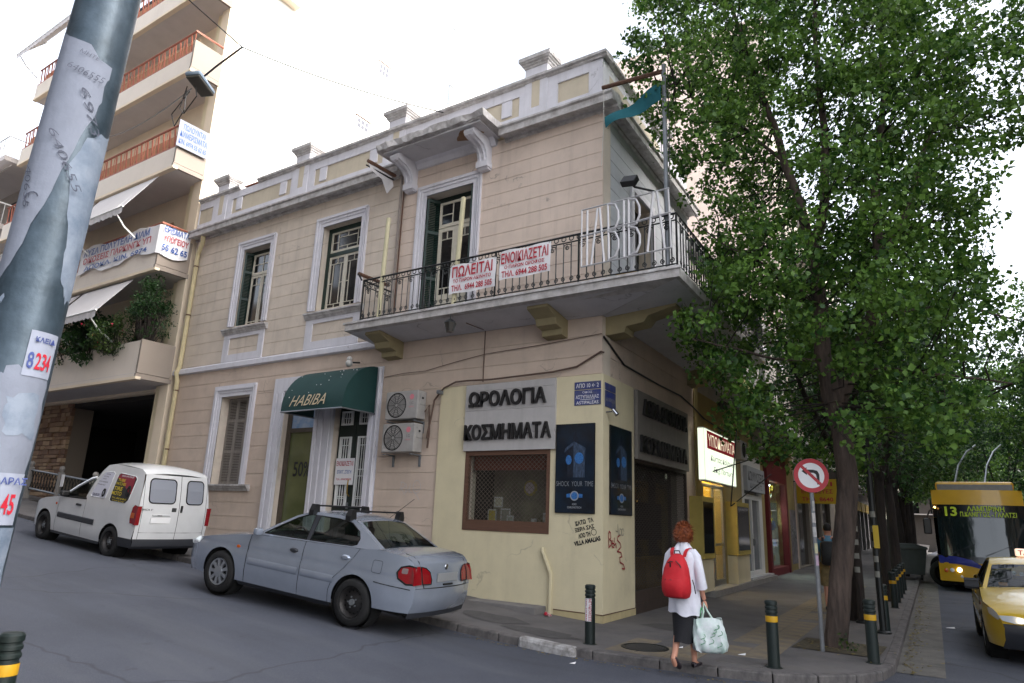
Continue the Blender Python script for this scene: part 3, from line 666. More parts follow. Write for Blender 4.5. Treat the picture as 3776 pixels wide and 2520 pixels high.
# shop window with rolling grille
win_br = mat('frame_wood', (104, 74, 58), .6, var=.3, vs=6, stretch=(.6, 5, 5))
mb = MB(); mb.box(-2.98, -2.90, -.045, .05, 1.40, 2.91); mb.box(-1.10, -1.03, -.045, .05, 1.40, 2.91); mb.box(-2.90, -1.10, -.046, .05, 1.40, 1.56); mb.box(-2.90, -1.10, -.046, .05, 2.82, 2.91)
sw = mb.build('shop_window', win_br, sh)
MB().box(-2.9, -1.1, .12, .126, 1.5, 2.85).build('pane', glass('shop_pane', (.9, .92, .9)), sw)
def lattice(u0, u1, v0, v1, pu, pv, mapf, r=.0045):
    mb = MB(); nu = int((u1-u0)/pu)
    for s in (1, -1):
        k = -int((v1-v0)/pv)-1
        for i in range(-int((v1-v0)/pv)-2, nu+int((v1-v0)/pv)+3):
            # line u = u0 + i*pu + s*(v-v0)*pu/pv clipped
            a = u0+i*pu; vlo, vhi = v0, v1
            def ua(v): return a+s*(v-v0)*pu/pv
            if s > 0:
                vlo = max(v0, v0+(u0-a)*pv/pu); vhi = min(v1, v0+(u1-a)*pv/pu)
            else:
                vlo = max(v0, v0+(a-u1)*pv/pu); vhi = min(v1, v0+(a-u0)*pv/pu)
            if vhi-vlo < .01: continue
            p, q = Vector(mapf(ua(vlo), vlo)), Vector(mapf(ua(vhi), vhi)); mb.tube([p, q], r, 3, cap=False)
    return mb
grille_m = mat('grille_metal', (140, 126, 114), .5, metal=.4, var=.3, vs=10)
lattice(-2.9, -1.1, 1.58, 2.82, .095, .085, lambda u, v: (u, -.02, v)).build('grille', grille_m, sw)
MB().box(-2.90, -1.10, -.03, -.012, 1.56, 1.60).build('grille_bar', win_br, sw)
# display inside the shop window
shelf = MB(); shelf.box(-2.9, -1.1, .14, .95, 1.3, 1.53); shelf.build('display_floor', mat('display_wood', (96, 84, 70), .7, var=.2), sw)
MB().box(-2.9, -1.1, .15, .2, 2.55, 2.83).build('pelmet', mat('pelmet_red', (116, 50, 36), .7, var=.2, vs=4), sw)
MB().box(-2.95, -1.05, .95, 1.0, 1.4, 2.9).build('display_back', mat('display_back', (150, 146, 120), .9, c2=(80, 74, 68), vs=1.2), sw)
fr_s = mat('frame_silver', (206, 206, 210), .3, metal=.6)
for i, (x, z, w_, h_, y) in enumerate(((-2.52, 1.53, .2, .28, .3), (-2.24, 1.53, .22, .3, .35), (-2.06, 1.53, .15, .17, .25), (-1.56, 1.53, .12, .13, .3), (-1.32, 1.53, .14, .24, .35), (-2.45, 1.85, .2, .2, .4))):
    o = thing('photo_frame', ['silver frame with yellow picture at the left of the shop window', 'tall silver frame in the middle of the shop window', 'small pale frame right of the tall silver frame in the window', 'tiny white frame near the right of the shop window', 'narrow white frame at the right end of the shop window', 'silver frame standing above the yellow picture in the window'][i], 'picture frame', (x, y, z), group='framed displays in the shop window')
    MB().box(-w_/2, w_/2, 0, .02, 0, h_).build('frame', fr_s, o); MB().box(-w_/2+.025, w_/2-.025, -.003, 0, .025, h_-.025).build('picture', mat('pic%d' % i, [(190, 170, 60), (150, 150, 140), (170, 178, 170), (220, 220, 220), (200, 196, 190), (216, 210, 190)][i], .6, var=.4, vs=20), o)
ck = thing('wall_clock', 'yellow round wall clock hanging inside the jeweller shop window', 'clock', (-2.02, .9, 2.25))
MB().lathe([(0, .03), (.12, .03), (.15, .02), (.16, 0)], 20, M=Matrix.Rotation(R_(90), 4, 'X')).build('rim', mat('clock_y', (176, 160, 70), .5), ck); MB().lathe([(0, .034), (.11, .034)], 20, M=Matrix.Rotation(R_(90), 4, 'X')).build('face', mat('clock_f', (206, 188, 186), .6), ck)
# step by the wall (its foot sinks into the rising pavement)
st = tag(rebase(MB().bbox(-3.6, -1.05, -.42, -.038, -.1, .19, .012).build('wall_step', mat('step_grey', (126, 122, 120), .9, var=.2, vs=4, bump=.2))), 'long low grey step at the foot of the yellow wall', 'step')
# rolling shutter of the main-street shop
so = MB()
so.box(-.03, .03, 1.47, 1.53, .1, 2.9); so.box(-.03, .03, 4.83, 4.9, .1, 2.9); so.box(-.1, .04, 1.47, 4.9, -.1, .2); so.box(-.02, .03, 1.53, 4.83, .2, .42); so.box(-.02, .03, 1.53, 4.83, 2.8, 2.87)
so = so.build('shutter_frame', mat('shutter_brown', (70, 58, 52), .6, var=.3, vs=5), sh, M=RF)
lattice(1.53, 4.83, .42, 2.8, .085, .08, lambda u, v: RF @ Vector((-.0, u, v)), .0045).build('rolling_grille', mat('shutter_metal', (66, 58, 54), .5, metal=.3), sh)
MB().box(-.2, -.194, 1.53, 4.83, .3, 2.85).build('shop_glass', glass('shop_pane2', (.7, .72, .7)), sh, M=RF)
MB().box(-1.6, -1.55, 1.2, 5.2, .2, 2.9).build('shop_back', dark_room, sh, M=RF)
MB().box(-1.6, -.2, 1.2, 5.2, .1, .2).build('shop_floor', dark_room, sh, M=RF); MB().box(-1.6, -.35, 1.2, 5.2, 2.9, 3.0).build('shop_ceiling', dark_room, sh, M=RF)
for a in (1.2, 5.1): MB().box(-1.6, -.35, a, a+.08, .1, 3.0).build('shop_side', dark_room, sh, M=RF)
MB().box(-.6, -.3, 3.0, 4.6, .3, .95).build('counter', mat('counter_yellow', (196, 150, 40), .6, var=.3), sh, M=RF)
# balcony door on the main-street front, above the balcony
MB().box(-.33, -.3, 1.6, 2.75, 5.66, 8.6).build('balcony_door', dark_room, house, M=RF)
mb = MB(); mb.box(-.02, .05, 1.45, 1.6, 5.66, 8.75); mb.box(-.02, .05, 2.75, 2.9, 5.66, 8.75); mb.box(-.02, .052, 1.6, 2.75, 8.6, 8.75); mb.build('door_surround', trim, house, M=RF)
# ---- balcony: slab on brackets, iron railing
bal = part('balcony')
n1 = RF @ Vector((1.8, -1.0, 0)); 
fx = 1.84; B1 = RF @ Vector((1.8, 5.7, 0)); B0 = RF @ Vector((0, 5.7, 0))
slab = [(-5.78, -1.0), (fx, -1.0), (B1.x, B1.y), (B0.x, B0.y), (0, 0), (-5.78, 0)]
def zt(x, y): return 5.66
zbot = [5.50, 5.50, 5.50, 5.36, 5.36, 5.40]
mb = MB(); n = len(slab)
mb.add([(x, y, 5.66) for x, y in slab]+[(x, y, z) for (x, y), z in zip(slab, zbot)], [tuple(range(n))]+[(i, (i+1) % n, n+(i+1) % n, n+i) for i in range(n)]+[(11, 10, 7, 6), (10, 9, 8, 7)])
mb.build('slab', mat('slab_edge', (206, 202, 200), .9, c2=(156, 150, 146), vs=4, bump=.3, bs=25, streak=.28), bal)
mb = MB(); mb.add([(-5.74, -.93, 5.494), (fx-.06, -.93, 5.494), (0.02, -.02, 5.352), (-5.74, -.02, 5.39)], [(3, 2, 1, 0)]); mb.add([(fx-.07, -.93, 5.493), (B1.x-.07, B1.y, 5.493), (B0.x+.02, B0.y, 5.353), (.03, 0, 5.353)], [(3, 2, 1, 0)])
mb.build('soffit', soffit_m, bal)
MB().prism([(-1.03, 5.64), (-1.03, 5.685), (-.98, 5.685), (-.98, 5.64)], 0, -5.82, fx+.03).build('edge_lip', trim_dirty, bal)
def bracket(M, L_=.78):
    mb = MB(); mb.prism([(0, 5.0), (0, 5.40), (-L_, 5.49), (-L_, 5.42), (-L_*.62, 5.30), (-L_*.55, 5.18), (-L_*.30, 5.14), (-L_*.28, 5.03)], 0, -.22, .22, M=M); return mb.build('bracket', yellow_br, bal)
bracket(Matrix.Translation((-5.14, 0, 0))); bracket(Matrix.Translation((-.95, 0, 0)))
MR = Matrix.Rotation(R_(90), 4, 'Z')
for d in (.35, 5.45): bracket(RF @ Matrix.Translation((0, d, 0)) @ MR, 1.35)
# railing unit: bar pair joined by an upper scroll, ring on top, lower scrolls
def spiral(cx, cz, r0, turns, a0, dirn, n=14): return [(cx+(r0*(1-.75*i/n))*math.cos(a0+dirn*turns*2*math.pi*i/n), 0, cz+(r0*(1-.75*i/n))*math.sin(a0+dirn*turns*2*math.pi*i/n)) for i in range(n+1)]
um = MB(); P_ = .30; b = .012
for x in (.075, .225): um.tube([(x, 0, .04), (x, 0, .80)], b, 4, cap=False)
for s, x in ((1, .075), (-1, .225)):
    um.tube(spiral(x+s*.0+.0, .11, .045, 1.3, math.pi/2 if s > 0 else math.pi/2, s), .010, 4, cap=False)
um.tube([(.075, 0, .70), (.085, 0, .745), (.115, 0, .765), (.15, 0, .768), (.185, 0, .765), (.215, 0, .745), (.225, 0, .70)], .010, 4, cap=False)
um.tube(spiral(.15, .70, .045, 1.4, math.pi/2, 1), .010, 4, cap=False)
for x in (.075, .225): um.tube([(x+.042*math.cos(t), 0, .875+.042*math.sin(t)) for t in [i*math.pi/6 for i in range(13)]], .010, 4, cap=False)
u0 = um.build('baluster', iron, bal)
ub = u0.data
Ms = []
L1 = fx-.05-(-5.36); k = int(L1/.30)
for i in range(k): Ms.append(Matrix.Translation((-5.36+i*L1/k, -.96, 5.70)) @ Matrix.Diagonal((L1/k/.3, 1, 1, 1)))
for i in range(3): Ms.append(Matrix.Translation((-5.36, -.04-.02, 5.70)) @ Matrix.Rotation(R_(-90), 4, 'Z') @ Matrix.Translation((i*.3, 0, 0)))
k2 = int(6.6/.3)
for i in range(k2): Ms.append(RF @ Matrix.Translation((1.76, -.92+i*6.6/k2, 5.70)) @ Matrix.Rotation(R_(90), 4, 'Z'))
for i, M in enumerate(Ms):
    if i == 0: u0.matrix_basis = M
    else: o = bpy.data.objects.new('baluster', ub); COL.objects.link(o); o.parent = bal; o.matrix_basis = M
c0 = RF @ Vector((1.76, -.94, 0)); c1 = RF @ Vector((1.76, 5.7, 0))
for z, t in ((5.735, .013), (6.50, .014), (6.62, .022)):
    MB().tube([(-5.36, -.05, z), (-5.36, -.96, z), (c0.x, -.96, z), (c1.x, c1.y, z)], t, 4).build('rail', iron, bal)
for x, y in [(-5.36, -.96), (c0.x, -.96), (-3.6, -.96), (-1.8, -.96), (0, -.96)]+[tuple((RF @ Vector((1.76, d, 0))).xy) for d in (1, 3, 5)]:
    MB().box(x-.014, x+.014, y-.014, y+.014, 5.66, 6.63).build('rail_post', iron, bal)
# downpipes of the house
dp = mat('downpipe', (204, 190, 150), .7, var=.15, vs=6)
MB().tube([(-13.35, -.16, 9.62), (-13.45, -.10, 9.45), (-13.72, -.03, 9.15), (-13.74, -.02, 8.9), (-13.74, -.02, 5.6), (-13.74, -.1, 5.42), (-13.74, -.03, 5.2), (-13.74, -.03, 1.2)], .065, 8).build('downpipe', dp, house, smooth=True)
for z in (8.75, 7.2, 4.9, 3.2): MB().lathe([(.075, -.02), (.075, .02)], 8, M=Matrix.Translation((-13.74, -.02, z))).build('pipe_clamp', rust, house)
MB().tube([(-5.35, -.05, 9.6), (-5.35, -.05, 5.7)], .03, 6).build('drain_pipe', mat('pipe_grey', (150, 140, 132), .7, var=.2), house)
MB().tube([(-5.27, -.04, 9.2), (-5.27, -.04, 5.7)], .018, 6).build('drain_pipe', rust, house)
MB().tube([(-5.52, -.05, 4.85), (-5.52, -.05, .5)], .035, 6).build('drain_pipe', trim, house)
MB().tube([(-.97, -.06, .0), (-.955, -.065, .72), (-.99, -.065, .80), (-1.13, -.065, 1.10), (-1.14, -.05, 1.16)], .035, 8).build('drain_pipe', mat('pipe_cream', (206, 194, 160), .7, var=.1), house, smooth=True)
# ---------------------------------------------------------------- apartment block up the side street
apt_w = mat('apt_cream', (238, 221, 196), .9, var=.08, vs=1.2, bump=.08, bs=60, streak=.08, streakc=(.4, .33, .25))
apt_e = mat('apt_end', (158, 146, 135), .9, var=.06, vs=1.2)  # parapet paint darkened on the end walls to offset direct sun
apt_p = mat('apt_parapet', (232, 221, 208), .9, var=.07, vs=1.2, streak=.12, streakc=(.4, .35, .3))
apt_side = mat('apt_white_side', (246, 245, 242), .9, var=.03, vs=1)
apt_soff = mat('apt_soffit', (214, 207, 203), .9, var=.1, vs=1.5)
rail_red = mat('rail_red', (172, 100, 76), .6, var=.2, vs=6)
rail_panel = mat('rail_panel', (196, 146, 108), .8, var=.25, vs=3)
dark_door = mat('door_brown', (58, 40, 34), .6, var=.3, vs=3)
fabric = mat('awning_grey', (200, 196, 196), .9, var=.06, vs=2)
apt = thing('apartment_block', 'tall cream apartment block with stacked balconies and a blank white side wall', 'apartment building')
AX0, AX1, AH = -27.1, -14.15, 21.6
mb = MB(); mb.box(AX1-.28, AX1, .42, 3.2, -.5, AH); mb.box(AX1-.28, AX1, 3.2, 15, -.5, 29); mb.build('side_wall', apt_side, apt)
mb = MB(); mb.box(AX1-.42, AX1+.02, -.05, .42, -.5, AH); mb.build('end_pilaster', apt_w, apt)
mb = MB(); mb.box(AX1-.75, AX1-.42, .02, .36, -.5, AH); mb.build('end_pilaster', mat('apt_pil', (226, 212, 178), .9, var=.06, vs=1.5), apt)
LV = [5.12, 8.42, 11.76, 15.20, 18.30]
mb = MB()
wins = []
for z in LV: wins += [(AX1-3.4, AX1-1.9, z+.25, z+2.45), (AX1-7.6, AX1-5.2, z+.25, z+2.45), (AX1-10.2, AX1-9, z+.25, z+2.45)]
for r in subtract((AX0, AX1-.75, LV[0]-.1, AH), wins): mb.box(r[0], r[1], .3, .5, r[2], r[3])
mb.build('front_wall', apt_w, apt)
for a, b, c, d in wins:
    o = MB().box(a, b, .42, .46, c, d).build('balcony_door', dark_door, apt); MB().box((a+b)/2-.04, (a+b)/2+.04, .38, .42, c, d).build('stile', white_p, o)
    for k in (0, 1): MB().box(a+.08+k*(b-a)/2, (a+b)/2-.08+k*(b-a)/2, .40, .42, c+.3, d-.1).build('pane', pane_dk, o)
mb = MB(); mb.box(AX0, AX1-.28, 6, 6.3, -.5, AH); mb.box(AX0, AX1-.3, .5, 6, LV[0]-.25, LV[0]); mb.box(AX0, AX0+.25, .42, 6, -.5, AH); mb.box(AX0, AX1-.3, .3, 3.2, AH-.01, AH+.2); mb.box(AX0, AX1-.3, 3.2, 15, 29.0, 29.2); mb.box(AX0, AX1-.3, 3.2, 3.5, AH+.2, 29)
mb.build('inner_walls', mat('apt_inside', (40, 36, 34), .95), apt)
# side-wall windows
for (y0, y1, z0, z1) in ((6.95, 7.52, 20.12, 20.62), (6.03, 6.66, 17.0, 17.43)):
    o = MB().box(AX1-.02, AX1+.03, y0-.06, y1+.06, z0-.06, z1+.06).build('stair_window', white_p, apt)
    for i in range(3):
        for j in range(2):
            a = y0+(y1-y0)*(i/3)+.02; c = z0+(z1-z0)*(j/2)+.02
            MB().box(AX1+.03, AX1+.036, a, a+(y1-y0)/3-.04, c, c+(z1-z0)/2-.04).build('pane', mat('pane_grey', (70, 72, 84), .3), o)
    MB().box(AX1+.0, AX1+.06, y0-.1, y1+.1, z1+.06, z1+.1).build('lintel', mat('lintel', (120, 96, 84), .8), o)
for z in (25.0, 21.7):
    o = MB().box(AX1-.02, AX1+.02, 11.5, 12.0, z-.6, z+.8).build('shaft_window', white_p, apt)
    MB().box(AX1+.02, AX1+.05, 11.6, 11.95, z+.62, z+.7).build('lintel', zinc, o); MB().box(AX1+.02, AX1+.026, 11.55, 11.72, z-.5, z+.6).build('pane', mat('pane_pale', (96, 106, 120), .4), o); MB().prism([(11.55, z-1.0), (11.85, z-.8), (11.55, z-.62)], 0, AX1+.0, AX1+.02).build('vent', zinc, o)
MB().box(AX1, AX1+.35, 1.6, 2.5, 20.0, 29).build('flue', apt_w, apt)
# balconies
def zig(mb, x0, x1, z0, z1, y):
    n = int((x1-x0)/.62)
    for i in range(n):
        a = x0+(x1-x0)*i/n; b = x0+(x1-x0)*(i+1)/n; w = b-a
        for k in range(3): mb.tube([(a+.10*w+k*.035, y, z1), (a+.28*w+k*.035, y, z0)], .011, 4, cap=False)
        mb.tube([(a+.55*w, y, z1), (a+.78*w, y, z0)], .016, 4, cap=False); mb.tube([(a+.63*w, y, z1), (a+.86*w, y, z0)], .016, 4, cap=False)
        for k in range(4): z = z0+(z1-z0)*(k+.5)/4; t = 1-(k+.5)/4; mb.tube([(a+(.55+.23*t)*w, y, z), (a+(.63+.23*t)*w, y, z+.03)], .01, 4, cap=False)
        mb.tube([(a+.98*w, y, z0), (a+.98*w, y, z1)], .014, 4, cap=False)
yf = -1.05
for i, z in enumerate(LV):
    bo = bpy.data.objects.new('balcony', None); COL.objects.link(bo); bo.parent = apt
    x1 = AX1-.05
    MB().box(AX0+.5, x1, yf+.02, .3, z, z+.16).build('slab', apt_soff, bo)
    mb = MB(); mb.box(AX0+.5, x1, yf, yf+.12, z+.05, z+.14); mb.box(AX0+.5, x1, yf+.02, yf+.10, z+.16, z+.72 if i else z+1.12); mb.build('parapet', apt_p, bo)
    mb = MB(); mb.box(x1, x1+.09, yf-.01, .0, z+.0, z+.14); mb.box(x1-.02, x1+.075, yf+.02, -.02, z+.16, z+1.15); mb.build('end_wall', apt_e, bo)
    MB().box(AX0+.5, x1+.1, yf-.015, yf+.14, z-.03, z+.05).build('drip_edge', apt_w, bo)
    if i:
        MB().tube([(AX0+.5, yf+.05, z+1.50), (x1+.03, yf+.05, z+1.50), (x1+.03, -.03, z+1.48)], .035, 6).build('handrail', rail_red, bo)
        mb = MB(); zig(mb, AX0+.55, x1, z+.78, z+1.44, yf+.05); mb.box(AX0+.5, x1, yf+.03, yf+.06, z+.74, z+.78); mb.build('railing', rail_red, bo)
        MB().box(AX0+.6, x1-.1, yf+.24, yf+.25, z+.74, z+1.36).build('railing_backing', rail_panel, bo)
# awnings on drop arms
def awn(x0, x1, zt_, zb, label):
    a = thing('balcony_awning', label, 'awning', ((x0+x1)/2, -1.3, zb), group='balcony awnings')
    yt, yb = -.98, -1.85
    MB().add([(x0, yt, zt_), (x1, yt, zt_), (x1, yb, zb), (x0, yb, zb), (x0, yt, zt_-.02), (x1, yt, zt_-.02), (x1, yb, zb-.02), (x0, yb, zb-.02)], [(0, 1, 2, 3), (7, 6, 5, 4), (0, 3, 7, 4), (1, 5, 6, 2), (3, 2, 6, 7), (0, 4, 5, 1)]).build('fabric', fabric, a, world=True)
    n = int((x1-x0)/.12); v = []; 
    for i in range(n+1): x = x0+(x1-x0)*i/n; v += [(x, yb-.004, zb+.02), (x, yb-.01+.015*math.sin(i*2.1), zb-.2-(.05 if i % 2 else 0))]
    MB().add(v, [(2*i, 2*i+2, 2*i+3, 2*i+1) for i in range(n)]).build('valance', fabric, a, world=True)
    MB().tube([(x0, yb, zb), (x1, yb, zb)], .03, 6).build('front_bar', white_p, a, world=True)
    for x in (x0+.2, x1-.5): MB().tube([(x, yt, zt_-.06), (x, yb, zb-.03), (x+.05, yb+.35, zb-.45), (x+.1, yf, zb-.75)], .028, 6).build('arm', white_p, a, world=True)
awn(-18.6, -15.0, 11.7, 10.3, 'right grey awning hanging over the white banner balcony'); awn(-23.5, -18.9, 11.7, 10.3, 'left grey awning over the banner balcony, partly behind the pole')
awn(-18.4, -15.4, 8.3, 7.1, 'right grey awning above the leafy lowest balcony'); awn(-23.4, -18.7, 8.3, 7.1, 'left grey awning above the lowest balcony, beside the pole')
awn(-27.0, -21.5, 21.4, 20.2, 'grey awning over the topmost left balcony behind the pole')
# banner draped round the first-floor railing corner
bn = thing('balcony_banner', 'long white banner with blue and red lettering draped over a balcony railing', 'banner', (-15.5, -1.1, 9.0))
n = 40; v = []
x0_, x1_ = -18.9, -14.13; y_ = yf-.04
for i in range(n+1):
    s = i/n*(x1_-x0_+.95); 
    if s < x1_-x0_: p = (x0_+s, y_-.02*math.sin(s*5)-.015*math.sin(s*11), 0)
    else: p = (x1_+.07+.015*math.sin(s*6), y_+(s-(x1_-x0_)), 0)
    sag = .10*math.sin(s*2.2)-.05*math.sin(s*5); v += [(p[0], p[1], 9.86+sag*.6-.0*s), (p[0], p[1]-.01, 8.96+sag)]
MB().add(v, [(2*i, 2*i+1, 2*i+3, 2*i+2) for i in range(n)]).build('cloth', white_s, bn, world=True, smooth=True)
for s, x, z, w_, h_, m in (('ΛΥΣΑ ΠΟΛΥΤΕΛΗ ΔΙΑΜ', -16.6, 9.66, 4.0, .24, blue_ink), ('ΟΙΚΟΣΕΙΣ ΠΑΡΚΙΝΓΚ ΥΠ', -16.5, 9.38, 4.1, .22, red_ink), ('ΑΠΟΚΛ. ΚΙΝ. 6974', -16.5, 9.10, 3.8, .17, blue_ink)): text(s, w_, h_, TL(x, z, y_-.055), m, bn, bold=.02, world=True)
for s, z, h_, m in (('ΕΡΙΣΜΑΤΑ', 9.70, .2, blue_ink), ('ΥΠΟΓΕΙΟΥ', 9.42, .2, red_ink), ('55 62 65', 9.12, .2, blue_ink)): text(s, .8, h_, Matrix.Translation((x1_+.105, -.60, z)) @ RTXT, m, bn, bold=.02, world=True)
sg = thing('balcony_sign', 'white rectangular sign with blue lettering on the balcony end wall', 'sign', (-14.0, -.55, 12.5))
MB().box(-14.05, -14.03, -1.12, -.08, 12.45, 13.35).build('board', mat('board_grey', (132, 136, 148), .6), sg, world=True)
for s, z, h_, w_ in (('ΠΩΛΟΥΝΤΑΙ', 13.16, .2, .74), ('ΔΙΑΜΕΡΙΣΜΑΤΑ', 12.90, .2, .92), ('ΚΙΝ. 6974 55 62 65', 12.64, .17, .92)): text(s, w_, h_, Matrix.Translation((-14.026, -.6, z)) @ RTXT, blue_ink, sg, bold=.015, world=True)
# ground floor: open dark undercroft, stone pier, railing on the wall
gz = lambda x: walkz(x, 0)
stone_b = [mat('stone_a', (150, 122, 98), .9, var=.2, vs=6, bump=.4), mat('stone_b', (126, 98, 80), .9, var=.25, vs=6, bump=.4), mat('stone_c', (172, 146, 118), .9, var=.2, vs=6, bump=.4)]
sp = bpy.data.objects.new('stone_pier', None); COL.objects.link(sp); sp.parent = apt
MB().box(-23.4, -20.95, .53, 1.2, 1.2, 5.1).build('pier_core', mat('mortar', (110, 100, 90), .95), sp)
r3 = random.Random(9); z = 1.3
while z < 5.05:
    h_ = r3.uniform(.11, .2); x = -23.4
    while x < -20.9:
        w_ = r3.uniform(.25, .6); MB().bbox(x+.006, min(x+w_, -20.9)-.006, .44+r3.uniform(-.03, .03), .56, z+.006, min(z+h_, 5.08)-.006, .015).build('stone', stone_b[r3.randrange(3)], sp); x += w_
    z += h_
fe = thing('area_railing', 'dark iron railing on a low wall in front of the open ground floor', 'railing', (-18.4, -.3, gz(-18.4)))
MB().box(-21.6, -14.9, -.4, -.15, .6, gz(-18)+.25).build('low_wall', mat('lowwall', (72, 66, 62), .9, var=.3), fe, world=True)
for x in (-21.3, -19.1, -16.9, -15.0):
    zb_ = gz(x); o = MB().box(x-.07, x+.07, -.36, -.22, zb_, zb_+1.05).build('post', concrete, fe, world=True); MB().lathe([(0, .2), (.06, .18), (.085, .1), (.06, .03), (.04, 0)], 10, M=Matrix.Translation((x, -.29, zb_+1.05))).build('finial', concrete, fe, world=True)
for a, b in ((-21.3, -19.1), (-19.1, -16.9), (-16.9, -15.0)):
    for h_ in (.95, .35): MB().tube([(a, -.29, gz(a)+h_), (b, -.29, gz(b)+h_)], .035, 5).build('rail', zinc, fe, world=True)
    mb = MB()
    for i in range(9):
        x = a+.15+(b-a-.3)*i/9; mb.tube([(x, -.29, gz(x)+.37), (x+.12, -.29, gz(x)+.66), (x, -.29, gz(x)+.93)], .014, 4); mb.tube([(x+.2, -.29, gz(x)+.37), (x+.08, -.29, gz(x)+.66), (x+.2, -.29, gz(x)+.93)], .014, 4)
    mb.build('bars', iron, fe, world=True)
MB().box(-18.9, -18.72, -.36, -.34, gz(-18.8)+.62, gz(-18.8)+1.0).build('notice', white_s, fe, world=True)
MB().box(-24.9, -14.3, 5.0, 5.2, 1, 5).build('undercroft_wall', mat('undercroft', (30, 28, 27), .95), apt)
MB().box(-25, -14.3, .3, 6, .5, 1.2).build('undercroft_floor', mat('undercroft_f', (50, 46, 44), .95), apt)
# ---------------------------------------------------------------- block further up the street
a2 = thing('grey_apartment_block', 'greyish apartment block with white balcony railings at the far left', 'apartment building', (-31, 0, 2))
g_w = mat('apt2_wall', (180, 172, 164), .9, var=.15, vs=.8)
MB().box(-40, -27.2, .4, 12, 0, 15.6).build('wall', g_w, a2, world=True)
for i, z in enumerate((5.9, 9.2, 12.6, 15.6)):
    bo = bpy.data.objects.new('balcony', None); COL.objects.link(bo); bo.parent = a2
    mb = MB(); mb.box(-39, -27.4, -1.3, .4, z, z+.22); mb.build('slab', apt_soff, bo, M=Matrix.Translation((31, 0, -2)))
    mb = MB(); mb.tube([(-39, -1.25, z+1.15), (-27.5, -1.25, z+1.15), (-27.5, .3, z+1.15)], .03, 5)
    for k in range(57): x = -39+.2*k; mb.tube([(x, -1.25, z+.22), (x+(.1 if k % 2 else -.1), -1.25, z+1.15)], .014, 4, cap=False)
    for k in range(8): y = -1.25+.2*k; mb.tube([(-27.5, y, z+.22), (-27.5, y, z+1.15)], .014, 4, cap=False)
    mb.build('railing', white_p, bo, M=Matrix.Translation((31, 0, -2)))
    for x in (-29.5, -34): MB().box(x-1.2, x+1, .36, .42, z+.25, z+2.4).build('balcony_door', dark_door, bo, M=Matrix.Translation((31, 0, -2)))
awn(-33, -27.4, 15.5, 14.3, 'dark-lined grey awning on the far-left block'); 
# ---------------------------------------------------------------- row along the main street
nb = thing('neighbour_house', 'low shabby shop building next to the corner house on the main street', 'building', M=RF @ Matrix.Translation((0, 5.7, 0)))
y_low = mat('old_yellow', (170, 152, 100), .9, var=.25, vs=1.4, bump=.15, streak=.25, streakc=(.12, .1, .06))
up_w = mat('old_grey', (186, 180, 172), .9, var=.2, vs=1.2, streak=.25, streakc=(.2, .18, .16))
op = [(.6, 2.65, .15, 3.9), (4.9, 7.7, .15, 3.9), (8.4, 12.1, .15, 3.9)]
mb = MB()
for a, b, c, d in subtract((.004, 14.5, -.3, 5.0), op): mb.box(-.3, 0, a, b, c, d)
mb.build('wall', y_low, nb)
hu = [(1.5, 2.6, 5.7, 8.1), (5, 6.1, 5.7, 8.1), (8.5, 9.6, 5.7, 8.1), (12, 13.1, 5.7, 8.1)]
mb = MB()
for a, b, c, d in subtract((.004, 14.5, 5.0, 8.8), hu): mb.box(-.3, 0, a, b, c, d)
mb.box(-6, -5.8, .0, 14.5, 0, 8.8); mb.box(-6, -.3, 0.01, 14.4, 8.6, 8.8); mb.box(-6, -.3, 14.3, 14.5, 0, 8.8)
mb.build('upper_wall', up_w, nb)
MB().prism([(-.3, 8.7), (.25, 8.75), (.3, 8.95), (.1, 9.1), (-.3, 9.1)], 1, 0, 14.5).build('cornice', trim_dirty, nb)
for a, b, c, d in hu:
    o = MB().box(-.25, -.2, a, b, c, d).build('window', green_dk, nb); MB().box(-.02, .1, a-.15, b+.15, d, d+.15).build('lintel', trim, o)
MB().box(0, 1.0, .2, 6.4, 5.36, 5.52).build('canopy_slab', soffit_m, nb); MB().box(0, .95, 6.5, 14, 4.9, 5.05).build('canopy_slab', soffit_m, nb)
MB().prism([(.004, 5.0), (.004, 5.34), (.9, 5.36), (.9, 5.28), (.5, 5.2), (.45, 5.1)], 1, 5.9, 6.3).build('bracket', yellow_br, nb)
MB().box(-.02, .03, 0.0, .35, .1, 5.2).build('pilaster', y_low, nb)
MB().box(-.2, .35, .2, 8, -.2, .16).build('plinth', concrete, nb)
# shoe shop: lit yellow doorway
sho = bpy.data.objects.new('shop_front', None); COL.objects.link(sho); sho.parent = nb
y_em = mat('shop_yellow_paint', (214, 172, 40), .6, var=.1, vs=3)
MB().box(-1.9, -1.8, .4, 3.4, .15, 3.9).build('back_wall', y_em, sho); MB().box(-1.9, -.3, .4, .55, .15, 3.9).build('side_wall', y_em, sho); MB().box(-1.9, -.3, 3.2, 3.4, .15, 3.9).build('side_wall', y_em, sho); MB().box(-1.9, -.3, .4, 3.4, .1, .17).build('floor', mat('shop_floor', (120, 100, 70), .7), sho); MB().box(-1.9, -.3, .4, 3.4, 3.6, 3.7).build('ceiling', white_p, sho)
tube_m = mat('fluorescent', (255, 244, 214), .5, emit=16)
for a in (1.0, 2.2): MB().box(-1.5, -.5, a, a+.12, 3.52, 3.58).build('ceiling_lamp', tube_m, sho)
mb = MB(); mb.box(-.06, 0, .6, .68, .15, 2.7); mb.box(-.06, 0, 1.58, 1.66, .15, 2.7); mb.box(-.06, 0, 2.57, 2.65, .15, 2.7); mb.box(-.06, 0, .6, 2.65, 2.62, 2.7); mb.box(-.06, 0, .68, 2.57, .15, .3); mb.box(-.05, -.01, .68, 2.57, 1.15, 1.2)
